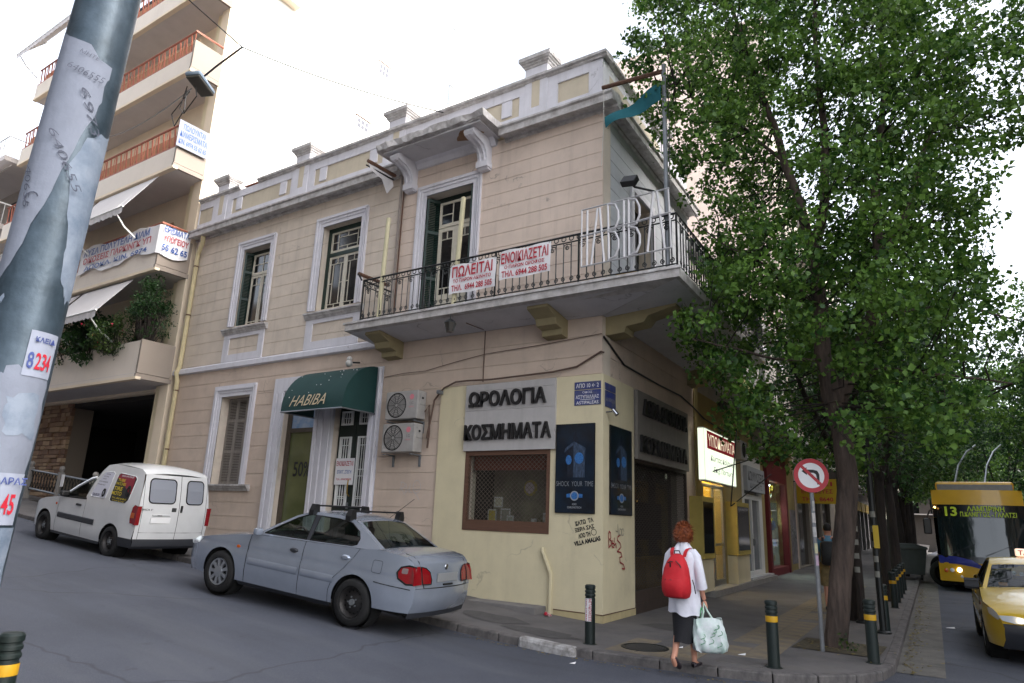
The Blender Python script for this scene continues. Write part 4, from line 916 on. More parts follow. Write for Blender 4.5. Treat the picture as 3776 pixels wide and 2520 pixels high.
mb.build('door_frame', steel, sho); MB().box(-.035, -.03, .66, 2.6, .2, 2.65).build('door_glass', glass('shop_pane'), sho)
for k, (a, b) in enumerate(((-.55, .5), (2.85, 4.4))):
    o = MB().box(.0, .30, a, b, .9, 2.32).build('showcase', mat('case_yellow', (190, 170, 90), .6, var=.15, vs=4), sho)
    MB().box(.30, .305, a+.1, b-.1, 1.02, 2.2).build('showcase_glass', pane_dk, o); MB().box(.0, .26, a+.03, b-.03, .16, .88).build('showcase_base', yellow_wall, o)
# lightbox sign
lb = thing('lightbox_sign', 'glowing white shoe-shop lightbox with a red lettered band', 'sign', M=RF @ Matrix.Translation((.15, 7.1, 2.7)))
MB().bbox(0, .15, -1.6, 1.55, 0, 1.3, .01).build('case', white_p, lb)
MB().box(.151, .156, -1.57, 1.52, .03, 1.27).build('lit_face', mat('lit_face', (228, 240, 214), .5, emit=.30), lb)
MB().box(-.0, .15, -1.606, -1.6, .03, 1.27).build('lit_side', MATS['lit_face'], lb)
MB().box(.157, .160, -1.35, 1.52, .80, 1.24).build('red_band', mat('lit_red', (150, 24, 40), .5, emit=.08), lb)
text('ΥΠΟΔΗΜΑΤΑ', 2.7, .30, Matrix.Translation((.162, .1, 1.02)) @ RTXT, mat('lit_cream', (236, 226, 196), .5, emit=.22), lb, bold=.01)
text('Κωστας Καλαμια', 2.3, .17, Matrix.Translation((.160, .1, .58)) @ RTXT, black_ink, lb, shear=.2); text('Επιχ. Ποστωση', 2.0, .17, Matrix.Translation((.160, .2, .3)) @ RTXT, black_ink, lb, shear=.2)
# white kiosk-like door and its sign
wd = bpy.data.objects.new('white_shop_front', None); COL.objects.link(wd); wd.parent = nb
mb = MB(); 
for r in subtract((4.9, 7.7, .15, 3.9), [(5.15, 6.0, .35, 2.5), (6.15, 7.2, .35, 2.5), (5.15, 7.2, 2.65, 3.0)]): mb.box(-.08, .02, r[0], r[1], r[2], r[3])
mb.build('frame', white_p, wd); MB().box(-.05, -.045, 5, 7.5, .3, 3.1).build('pane', mat('pane_grey2', (110, 112, 116), .15), wd); MB().box(.02, .09, 6.05, 6.09, 1.1, 1.3).build('handle', steel, wd)
MB().box(-.05, .2, 4.9, 8.2, .0, .2).build('threshold', mat('marble', (196, 194, 196), .5, var=.1), wd)
ws = thing('shop_fascia_sign', 'grey fascia sign with dark lettering over the white shop door', 'sign', M=RF @ Matrix.Translation((.12, 12.1, 2.75)))
MB().box(-.1, .02, -1.3, 1.3, 0, .75).build('board', mat('fascia_grey', (176, 180, 184), .6, var=.08), ws); text('ΚΟΜΜΩΣΕΙΣ', 2.3, .3, Matrix.Translation((.022, 0, .46)) @ RTXT, black_ink, ws, bold=.01); text('ΚΑΛΛΙΟΠΗ ΤΖ.', 1.8, .16, Matrix.Translation((.022, 0, .16)) @ RTXT, black_ink, ws)
# red kiosk with goods
rd = bpy.data.objects.new('red_shop_front', None); COL.objects.link(rd); rd.parent = nb
red_p = mat('red_paint', (110, 26, 34), .6, var=.2, vs=4)
for a, b in ((8.3, 8.6), (11.8, 12.15)): MB().box(-.1, .12, a, b, .0, 4.2).build('jamb', red_p, rd)
MB().box(-.1, .12, 8.6, 11.8, 3.3, 4.2).build('fascia', red_p, rd); MB().box(-.4, .1, 8.6, 11.8, 0, .3).build('riser', red_p, rd)
MB().box(-.06, -.055, 8.6, 11.8, .3, 3.3).build('pane', glass('shop_pane'), rd)
MB().box(-1.6, -1.5, 8.4, 12, .1, 3.9).build('back_wall', mat('kiosk_back', (70, 90, 84), .8), rd)
MB().box(-1.0, -.3, 9.4, 11, 3.2, 3.26).build('ceiling_lamp', mat('lamp_cool', (226, 255, 240), .5, emit=9), rd)
gc = [(70, 170, 90), (220, 220, 215), (60, 120, 190), (200, 60, 60), (220, 190, 70), (40, 150, 140)]
gr = random.Random(3)
for i in range(46):
    d = gr.uniform(8.7, 11.6); z = gr.uniform(.4, 3.1); w_ = gr.uniform(.15, .35)
    MB().box(-.45, -.4+gr.random()*.15, d, d+w_, z, z+gr.uniform(.15, .3)).build('magazine', mat('goods%d' % (i % 6), gc[i % 6], .6, var=.3, vs=12), rd)
MB().box(-.05, .1, 12.2, 12.5, 0, 4.6).build('yellow_post', y_low, nb)
MB().box(-.02, .02, 12.6, 14.4, .3, 2.4).build('bill_board', mat('bills', (150, 146, 150), .8, c2=(90, 86, 92), vs=3), nb)
for a, z in ((12.75, 1.2), (13.3, 1.2), (13.85, 1.1)): MB().box(.021, .024, a, a+.42, z, z+.6).build('bill', mat('bill_dk', (40, 40, 46), .8, c2=(180, 180, 180), vs=14), nb)
# more houses down the street
cols = [(168, 158, 146), (188, 178, 160), (150, 146, 146), (178, 160, 140), (160, 156, 150)]
for i, (d0, d1, h_) in enumerate(((20.3, 34, 21), (34.1, 47, 19), (47.1, 64, 22), (64.1, 110, 20))):
    b = thing('street_house', ['peach blank-sided apartment block rising behind the trees', 'grey balconied block second along the main street', 'pale block third along the main street', 'distant block at the end of the main street'][i], 'building', M=RF @ Matrix.Translation((0, d0, 0)), group='houses along the main street')
    L_ = d1-d0; hl = []
    for f in range(5):
        for k in range(int(L_/3)): hl.append((.9+3*k, 2.4+3*k, 4.6+3.2*f, 6.7+3.2*f))
    hl = [q for q in hl if q[3] < h_-.4]
    hs2 = hl+[(.6+4*k, 3.8+4*k, .1, 3.2) for k in range(int(L_/4.2))]
    mb = MB(); m_ = mat('street_wall%d' % i, cols[i], .9, var=.1, vs=.6)
    for a, b_, c, d in subtract((0.3, L_, 0, h_), hs2): mb.box(-.3, 0, a, b_, c, d)
    mb.box(-14, -.3, L_-.3, L_, 0, h_); mb.box(-14, -.0, 0.3, L_, h_, h_+.3); mb.build('wall', m_, b)
    peach = mat('peach_wall', (226, 207, 195), .9, var=.05, vs=.6) if i == 0 else m_
    MB().box(-14, 0, 0, .29, 0, h_+ (6 if i == 0 else 0)).build('side_wall', peach, b)
    MB().box(-1.2, -1.0, 0.3, L_-.3, 0, h_).build('inside', dark_room, b)
    for q in hl: MB().box(-.2, -.16, q[0], q[1], q[2], q[3]).build('window', pane_dk, b)
    for f in range(4):
        z = 4.4+3.2*f
        if z < h_-2: o = MB().box(0, 1.1, .8, L_-.8, z, z+.15).build('balcony', apt_soff, b); MB().box(1.04, 1.09, .8, L_-.8, z+.15, z+1.0).build('parapet', m_, o)
    sr = random.Random(i)
    for k in range(int(L_/4.2)):
        c = [(196, 160, 40), (150, 40, 44), (190, 194, 200), (60, 80, 120), (210, 210, 190)][sr.randrange(5)]
        MB().box(-.05, .15, .6+4*k, 3.8+4*k, 3.2, 3.9).build('shop_fascia', mat('fascia_%d%d%d' % c, c, .6), b)
        MB().box(-.2, -.15, .6+4*k, 3.8+4*k, .1, 3.2).build('shop_window', pane_dk, b)
# houses behind the viewer and across the main street: they close the street canyon, shade it and show in the glass
def block(name, lab, M, L_, h_, D_, m_):
    b = thing(name, lab, 'building', M=M, group='houses closing the street behind the viewer')
    hl = [(.9+3*k, 2.4+3*k, 4.6+3.2*f, 6.7+3.2*f) for f in range(8) for k in range(int(L_/3)) if 6.7+3.2*f < h_-.3]
    mb = MB()
    for a, b_, c, d in subtract((0, L_, -1, h_), hl): mb.box(0, .3, a, b_, c, d)
    mb.box(.3, D_, 0, .3, -1, h_); mb.box(.3, D_, L_-.3, L_, -1, h_); mb.box(0, D_, 0, L_, h_, h_+.3); mb.build('wall', m_, b)
    gw = MB()
    for q in hl: gw.box(.15, .2, q[0], q[1], q[2], q[3])
    o = gw.build('window_panes', pane_dk, b, kind='stuff')
    for f in range(1, 8):
        z = 1.2+3.2*f
        if z < h_-2: MB().box(-1.1, 0, .8, L_-.8, z, z+.15).build('balcony', apt_soff, b)
ow = [mat('opp_wall%d' % i, cols[3+i % 2], .9, var=.1, vs=.6) for i in range(2)]
block('opposite_house', 'block across the main street, outside the picture on the right', RF @ Matrix.Translation((16, -6, 0)), 34, 21, 10, ow[0])
block('opposite_house', 'far block across the main street, outside the picture', RF @ Matrix.Translation((16, 28.2, 0)), 36, 20, 10, ow[1])
block('opposite_house', 'corner block behind the viewer across the side street', Matrix.Translation((2.4, -11.9, 0)) @ Matrix.Rotation(R_(90), 4, 'Z') @ Matrix.Scale(-1, 4, (1, 0, 0)), 24, 24, 12, ow[1])
block('opposite_house', 'block up the side street opposite the apartment block', Matrix.Translation((-21.8, -11.9, 0)) @ Matrix.Rotation(R_(90), 4, 'Z') @ Matrix.Scale(-1, 4, (1, 0, 0)), 26, 13, 12, ow[0])
block('end_house', 'wide dim block closing the far end of the main street', RF @ Matrix.Translation((-14, 112, 0)) @ Matrix.Rotation(R_(90), 4, 'Z') @ Matrix.Scale(-1, 4, (0, 1, 0)), 60, 18, 6, mat('end_wall_shaded', (96, 90, 86), .9, var=.3, vs=.4))  # dark wall colour stands in for shade at the street end
# ---------------------------------------------------------------- trees
def bark(name, c, c2):
    m = mat(name, c, .95, c2=c2, vs=9, stretch=(1, 1, .18), bump=0)
    N = m.node_tree.nodes; L = m.node_tree.links; p = N['Principled BSDF']
    tc = N.new('ShaderNodeTexCoord'); mp = N.new('ShaderNodeMapping'); mp.inputs['Scale'].default_value = (1, 1, .15); n = N.new('ShaderNodeTexNoise'); n.inputs['Scale'].default_value = 16; n.inputs['Detail'].default_value = 6
    b = N.new('ShaderNodeBump'); b.inputs['Strength'].default_value = .9; b.inputs['Distance'].default_value = .05
    L.new(tc.outputs['Object'], mp.inputs[0]); L.new(mp.outputs[0], n.inputs['Vector']); L.new(n.outputs[0], b.inputs['Height']); L.new(b.outputs[0], p.inputs['Normal'])
    return m
bark_m = bark('bark', (92, 78, 70), (52, 44, 40)); bark_dk = bark('bark_dark', (58, 50, 46), (34, 30, 28))
leaf_a = leafmat('leaf_poplar', (42, 78, 28), (112, 148, 62)); leaf_b = leafmat('leaf_dark', (30, 58, 28), (58, 92, 44)); leaf_c = leafmat('leaf_shrub', (34, 66, 34), (80, 100, 44))
def leaves_mesh(name, centres, radii, per, size, m, seed, aspect=.85, flat=.8, droop=.25):
    r = np.random.default_rng(seed)
    n = len(centres)*per
    c = np.repeat(np.asarray(centres, float), per, 0); rad = np.repeat(np.asarray(radii, float), per)
    d = r.normal(size=(n, 3)); d /= np.linalg.norm(d, axis=1, keepdims=True); rr = rad*r.random(n)**.45
    p = c+d*rr[:, None]*np.array([1, 1, flat])
    s = size*(.45+1.0*r.random(n)**1.3)
    ax = r.normal(size=(n, 3)); ax[:, 2] -= droop*2; ax /= np.linalg.norm(ax, axis=1, keepdims=True)
    t = r.normal(size=(n, 3)); t -= ax*(t*ax).sum(1)[:, None]; t /= np.linalg.norm(t, axis=1, keepdims=True); nn = np.cross(ax, t)
    v = np.empty((n, 5, 3))
    v[:, 0] = p; v[:, 1] = p+ax*(s*.35)[:, None]+t*(s*.5*aspect)[:, None]+nn*(s*.1)[:, None]; v[:, 2] = p+ax*s[:, None]; v[:, 3] = p+ax*(s*.35)[:, None]-t*(s*.5*aspect)[:, None]+nn*(s*.1)[:, None]; v[:, 4] = 0
    v = v[:, :4].reshape(-1, 3)
    me = bpy.data.meshes.new(name); me.vertices.add(4*n); me.vertices.foreach_set('co', v.astype('f').ravel())
    me.loops.add(6*n); me.polygons.add(2*n)
    k = np.arange(n)*4; li = np.stack([k, k+1, k+2, k, k+2, k+3], 1).ravel()
    me.loops.foreach_set('vertex_index', li.astype('i')); me.polygons.foreach_set('loop_start', (np.arange(2*n)*3).astype('i')); me.polygons.foreach_set('loop_total', np.full(2*n, 3, 'i'))
    me.materials.append(m); me.update(calc_edges=True); me.validate()
    return me
def crown_points(env, n, seed, minr=0.0, noise=1.0):
    """env(p)->bool; clumpy points inside an envelope box"""
    r = np.random.default_rng(seed); (lo, hi, f) = env; pts = []
    ph = r.random(6)*6.28
    while len(pts) < n:
        p = lo+(hi-lo)*r.random(3)
        if not f(p): continue
        g = math.sin(p[0]*1.9+ph[0])+math.sin(p[1]*2.1+ph[1])+math.sin(p[2]*1.7+ph[2])+math.sin((p[0]+p[2])*2.7+ph[3])*.7
        if g < -.9*noise and r.random() < .8: continue
        pts.append(p)
    return np.array(pts)
def limb(mb, pts, r0, r1, n=8, wob=.0, seed=0):
    r = random.Random(seed); P = [Vector(p) for p in pts]; Q = []
    for a, b in zip(P, P[1:]):
        for i in range(4): Q.append(a.lerp(b, i/4)+Vector((r.gauss(0, wob), r.gauss(0, wob), 0)))
    Q.append(P[-1]); k = len(Q); mb.tube(Q, [r0+(r1-r0)*i/(k-1) for i in range(k)], n); return Q
def twigs(mb, pts, sk, frac, seed, r=.012):
    """thin branches from clump centres to the nearest lower skeleton point"""
    rr = random.Random(seed); S = [Vector(s) for s in sk]
    for p in pts:
        if rr.random() > frac: continue
        p = Vector(p); c = min(S, key=lambda s: (s-p).length+max(0, s.z-p.z)*1.5)
        m = p.lerp(c, .5)+Vector((rr.gauss(0, .08), rr.gauss(0, .08), -.1)); mb.tube([c, m, p], [r*2.0, r*1.3, r*.5], 4, cap=False)
# main poplar at the corner
T0 = Vector((3.47, .60, walkz(3.4, 0)))
main = thing('street_tree', 'large leaning poplar with forked trunk in front of the corner house', 'tree', T0)
tb = MB()
tr = limb(tb, [(0, 0, -.15), (.04, .03, .25), (.17, .11, 1.2), (.33, .21, 2.4), (.30, .19, 3.2), (.22, .14, 3.7)], .165, .14, 12, .006, 1)
tb.build('trunk', bark_m, main, smooth=True, ang=60)
lb_ = MB()
sk = []
sk += limb(lb_, [(.20, .12, 3.6), (.14, .08, 4.4), (.16, .1, 5.2), (.12, .06, 6.2), (-.16, -.13, 7.8), (-.5, -.35, 9.3), (-.9, -.5, 11.2)], .15, .03, 9, .012, 2)
lb_.build('limb', bark_m, main, smooth=True, ang=60); lb_ = MB()
sk += limb(lb_, [(.24, .14, 3.55), (.55, .36, 4.3), (.92, .62, 5.2), (1.0, .68, 5.9), (1.1, .75, 7.5), (1.35, .8, 9.2), (1.5, .9, 11.5)], .155, .03, 9, .012, 3)
lb_.build('limb', bark_m, main, smooth=True, ang=60); lb_ = MB()
sk += limb(lb_, [(.12, .06, 6.1), (.35, .2, 7.2), (.42, .25, 8.4), (.4, .2, 10), (.5, .3, 12)], .10, .025, 8, .012, 4)
lb_.build('limb', bark_m, main, smooth=True, ang=60); lb_ = MB()
sk += limb(lb_, [(1.0, .68, 5.9), (1.5, 1.0, 7.0), (2.0, 1.4, 8.6), (2.5, 1.5, 10.5)], .07, .02, 8, .012, 5)
sk += limb(lb_, [(.16, .1, 5.2), (-.5, -.3, 5.9), (-1.2, -.8, 6.3)], .03, .012, 6, .02, 6); sk += limb(lb_, [(-.16, -.13, 7.8), (-.9, -.6, 8.6), (-1.8, -1.1, 9.3)], .035, .012, 6, .02, 7)
sk += limb(lb_, [(.14, .08, 4.3), (-.5, -.3, 4.3), (-1.2, -.7, 4.5), (-1.6, -1.0, 4.6)], .03, .01, 6, .02, 8); sk += limb(lb_, [(.9, .6, 5.1), (2.0, 1.2, 5.3), (3.0, 1.8, 5.0)], .04, .012, 6, .02, 9); sk += limb(lb_, [(.5, .3, 4.2), (1.4, .5, 4.1), (2.6, 1.0, 3.9)], .035, .012, 6, .02, 10)
lb_.build('branch', bark_m, main, smooth=True, ang=60)
rt = Vector((_r.x, _r.y, 0)).normalized(); fw = Vector((-rt.y, rt.x, 0))
def main_env(p):
    u = p[0]*rt.x+p[1]*rt.y; dpt = p[0]*fw.x+p[1]*fw.y; z = p[2]
    left = np.interp(z, [2.75, 3.2, 4.0, 4.6, 5.4, 6.5, 7.6, 8.6, 9.6, 10.5, 12, 15], [-.3, -1.1, -1.7, -2.1, -2.0, -1.6, -1.95, -2.4, -2.7, -2.9, -2.7, -1.0])
    right = np.interp(z, [2.75, 3.2, 4, 5, 7, 9, 11, 15], [1.3, 2.3, 2.8, 2.8, 3.0, 4.3, 4.6, 2.0])
    if u < left or u > right: return False
    c = (left+right)/2; h_ = (right-left)/2
    e = 1-((u-c)/h_)**2
    return abs(dpt-.2) < 2.3*math.sqrt(max(e, .03))+.25
lo, hi = np.array([-4.5, -4.5, 2.8]), np.array([4.8, 4.8, 14.0])
cp = crown_points((lo, hi, main_env), 2200, 21, noise=.45)
rad = .18+.20*np.random.default_rng(5).random(len(cp))
o = bpy.data.objects.new('crown', leaves_mesh('crown', cp, rad, 50, .084, leaf_a, 31)); COL.objects.link(o); o.parent = main
tw = MB(); twigs(tw, cp, sk, .25, 3, .008); tw.build('twigs', bark_dk, main)
pit = tag(rebase(MB().add([(T0.x+a, T0.y+b, walkz(3, 0)+.012) for a, b in ((-.5, -.5), (.62, -.55), (.62, .6), (-.5, .6))], [(0, 1, 2, 3)]).build('tree_pit', mat('soil', (64, 56, 46), .95, c2=(96, 88, 66), vs=14, bump=.6))), 'square of bare soil round the foot of the leaning tree', 'tree pit')
# street trees behind, two crown shapes shared between them
def env_round(cz, rx, rz):
    def f(p): return (p[0]/rx)**2+(p[1]/rx)**2+((p[2]-cz)/rz)**2 < 1
    return (np.array([-rx, -rx, cz-rz]), np.array([rx, rx, cz+rz]), f)
cpts = [crown_points(env_round(6.6, 2.9, 3.9), 520, 51), crown_points(env_round(6.4, 3.2, 3.5), 520, 52), crown_points(env_round(7.5, 3.4, 4.6), 620, 53)]
cmesh = [leaves_mesh('crown', cpts[i], .26+.25*np.random.default_rng(60+i).random(len(cpts[i])), 22, [.10, .12, .14][i], [leaf_b, leaf_b, leaf_a][i], 70+i, aspect=[.45, .8, .8][i]) for i in range(3)]
tmesh2 = []
for i in range(3):
    mb = MB(); s = limb(mb, [(0, 0, -.1), (.05, .03, 1.5), (.1, 0, 3.0)], [.17, .15, .2][i], .12, 9, .01, 80+i); s2 = []
    for k in range(4):
        a = k*1.6+i; s2 += limb(mb, [(.1, 0, 2.9), (.1+.7*math.cos(a), .7*math.sin(a), 4.4), (.1+1.4*math.cos(a), 1.4*math.sin(a), 6.6), (1.6*math.cos(a), 1.6*math.sin(a), 8.4)], .075, .02, 7, .02, 90+k)
    twigs(mb, cpts[i], s2, .12, 5, .012); tmesh2.append(mb)
protos = {}
row = [(3.28, 4.35, 0, 1.0, 'dark-trunked tree directly behind the leaning poplar'), (3.35, 9.3, 1, 1.0, 'street tree level with the second bollard pair'), (3.1, 14.6, 0, 1.05, 'street tree beside the trolleybus front'), (2.8, 21.5, 1, 1.1, 'street tree behind the waste container'), (2.4, 29, 2, 1.05, 'pale-leaved tree far down the left pavement'), (1.9, 38, 0, 1.2, 'distant tree on the left pavement near the vanishing point'),
       (10.6, 24, 1, 1.2, 'tree across the street above the trolleybus'), (10.4, 32, 2, 1.25, 'tree across the street above the trolley poles'), (9.8, 43, 1, 1.3, 'far tree across the street'), (5.6, 78, 1, 1.7, 'tree in the far middle of the street'), (10.5, 84, 2, 1.8, 'tree far down on the right'), (-.5, 70, 1, 1.4, 'tree far down on the left'), (1.5, 46, 2, 1.3, 'tree beyond the waste container'), (4.2, 96, 1, 1.6, 'dim tree at the very end of the street'), (7.4, 100, 1, 1.5, 'second dim tree at the very end of the street'), (7.6, 62, 2, 1.5, 'farthest tree closing the street view'), (3.2, 54, 1, 1.5, 'farthest tree on the left closing the street view')]
for x, y, k, s, lab in row:
    t = thing('street_tree', lab, 'tree', M=Matrix.Translation((x, y, walkz(x, y))) @ Matrix.Rotation(x*7+y, 4, 'Z') @ Matrix.Scale(s, 4), group='trees lining the main street')
    if k not in protos:
        a = tmesh2[k].build('trunk', bark_dk, t, smooth=True, ang=60); protos[k] = a.data
    else:
        a = bpy.data.objects.new('trunk', protos[k]); COL.objects.link(a); a.parent = t
    c = bpy.data.objects.new('crown', cmesh[k]); COL.objects.link(c); c.parent = t
# shrubs on the lowest balcony of the apartment block
for i, (x, y, z, rx, rz, n, m, lab) in enumerate(((-14.42, -.75, 7.15, .72, 1.25, 120, leaf_b, 'tall dark shrub at the corner of the lowest balcony'), (-15.7, -1.05, 6.6, .9, .75, 90, leaf_c, 'flowering light green shrub spilling over the lowest balcony'), (-17.2, -.95, 6.7, .95, .9, 90, leaf_b, 'broad dark leafy shrub behind the awning arm'), (-18.9, -.9, 6.75, 1.0, .85, 80, leaf_c, 'leafy shrub beside the pole on the lowest balcony'))):
    t = thing('balcony_shrub', lab, 'shrub', (x, y, 5.9), group='balcony plants')
    f = lambda p, rx=rx, rz=rz: (p[0]/rx)**2+(p[1]/(rx*.75))**2+(p[2]/rz)**2 < 1
    cpn = crown_points((np.array([-rx, -rx, -rz]), np.array([rx, rx, rz]), f), n, 200+i)+np.array([0, 0, z-5.9])
    c = bpy.data.objects.new('foliage', leaves_mesh('foliage', cpn, np.full(n, .2), 34, .075 if i != 2 else .12, m, 210+i, aspect=.5)); COL.objects.link(c); c.parent = t
    mb = MB(); twigs(mb, cpn, [(0, 0, .1)], .5, i, .01); mb.build('stems', bark_dk, t)
    if i == 1:
        fp = cpn[np.random.default_rng(3).integers(0, n, 12)]; c = bpy.data.objects.new('flowers', leaves_mesh('flowers', fp+np.array([0, -.12, 0]), np.full(12, .14), 2, .07, mat('petal', (190, 40, 70), .6), 77)); COL.objects.link(c); c.parent = t
wt = thing('weed', 'small green weed growing at the foot of the tree pit', 'plant', (3.62, .30, walkz(3.6, 0)))
c = bpy.data.objects.new('foliage', leaves_mesh('foliage', [(0, 0, .12), (.03, 0, .2), (.1, .05, .08)], [.08, .07, .09], 14, .05, leaf_c, 301)); COL.objects.link(c); c.parent = wt
w5 = thing('weed', 'green tuft growing at the wall foot behind the silver car hood', 'plant', (-10.1, -.05, walkz(-10.1, 0)))
c = bpy.data.objects.new('foliage', leaves_mesh('foliage', [(0, 0, .12), (.1, 0, .15), (-.12, 0, .1)], [.1, .1, .09], 18, .06, leaf_c, 302)); COL.objects.link(c); c.parent = w5
# ---------------------------------------------------------------- vehicles
tyre_m = mat('tyre', (26, 26, 27), .85, var=.3, vs=12, bump=.2)
arch_m = mat('arch_black', (10, 10, 11), .95)
trimb = mat('bumper_grey', (46, 48, 54), .6, var=.15, vs=10)
car_glass = glass('car_glass', (.42, .50, .47), .02, 1.5)
chrome = mat('chrome', (200, 202, 205), .15, metal=1)
lens_red = mat('lens_red', (130, 14, 24), .15, coat=.6); lens_or = mat('lens_orange', (190, 84, 24), .2, coat=.6); lens_cl = mat('lens_clear', (196, 200, 205), .1, coat=.6)
cabin = mat('cabin_dark', (36, 38, 42), .9); seat_m = mat('seat_grey', (64, 68, 76), .9)
plate_m = mat('plate_white', (240, 240, 240), .5)
def wheel(parent, x, y, r, side, style, w_=.19):
    """wheel whose outer face looks to side (+1 left, -1 right)"""
    M = Matrix.Translation((x, y, r)) @ Matrix.Rotation(R_(-90*side), 4, 'X')
    w_o = bpy.data.objects.new('wheel', None); COL.objects.link(w_o); w_o.parent = parent
    h = w_/2; rr = r*.66
    MB().lathe([(rr, -h), (r*.9, -h), (r*.98, -h*.75), (r, -h*.5), (r, h*.5), (r*.98, h*.75), (r*.9, h), (rr+.012, h*.98), (rr, h*.7), (rr, -h)], 32, M=M).build('tyre', tyre_m, w_o, smooth=True, ang=50)
    if style == 'alloy':
        MB().lathe([(rr, h*.72), (rr*.93, h*.82), (rr*.86, h*.7), (rr*.84, h*.3), (0, h*.25)], 32, M=M).build('rim', mat('rim_shadow', (70, 72, 76), .5, metal=.5), w_o, smooth=True)
        mb = MB()
        mb.lathe([(rr*1.0, h*.75), (rr*.97, h*.9), (rr*.88, h*.86), (rr*.86, h*.6)], 32, M=M); mb.lathe([(rr*.42, h*.5), (rr*.40, h*.95), (0, h*1.0)], 20, M=M)
        for k in range(9):
            A = M @ Matrix.Rotation(k*2*math.pi/9, 4, 'Z'); mb.prism([(rr*.36, -.018), (rr*.9, -.028), (rr*.9, .028), (rr*.36, .018)], 2, h*.55, h*.86, M=A)
        mb.build('hubcap', mat('alloy', (168, 172, 178), .35, metal=.75), w_o, smooth=True)
    else:
        MB().lathe([(rr, h*.72), (rr*.95, h*.8), (rr*.86, h*.5), (rr*.80, h*.1), (rr*.6, h*.18), (rr*.45, h*.4), (rr*.3, h*.45), (0, h*.45)], 32, M=M).build('rim', mat('steel_rim', (60, 58, 58), .5, metal=.5, var=.3, vs=10), w_o, smooth=True)
        mb = MB(); mb.lathe([(rr*.22, h*.44), (rr*.2, h*.75), (0, h*.78)], 14, M=M)
        for k in range(5): mb.lathe([(.012, h*.44), (.012, h*.6), (0, h*.6)], 6, M=M @ Matrix.Rotation(k*1.257, 4, 'Z') @ Matrix.Translation((rr*.34, 0, 0)))
        mb.build('hub', zinc, w_o)
        mb = MB()
        for k in range(14): mb.lathe([(.014, h*.12), (0, h*.135)], 8, M=M @ Matrix.Rotation(k*.449, 4, 'Z') @ Matrix.Translation((rr*.73, 0, .004)))
        mb.build('vent_hole', arch_m, w_o)
    return w_o
def paint(name, c, metal=.0, rough=.35):
    m = mat(name, c, rough, metal=metal, var=.10, vs=2.5, coat=.8); return m
def taper(x, xf, xr):
    t = 0
    if x > xf-.75: t += .22*((x-(xf-.75))/.75)**2
    if x < xr+.55: t += .14*(((xr+.55)-x)/.55)**2
    return t
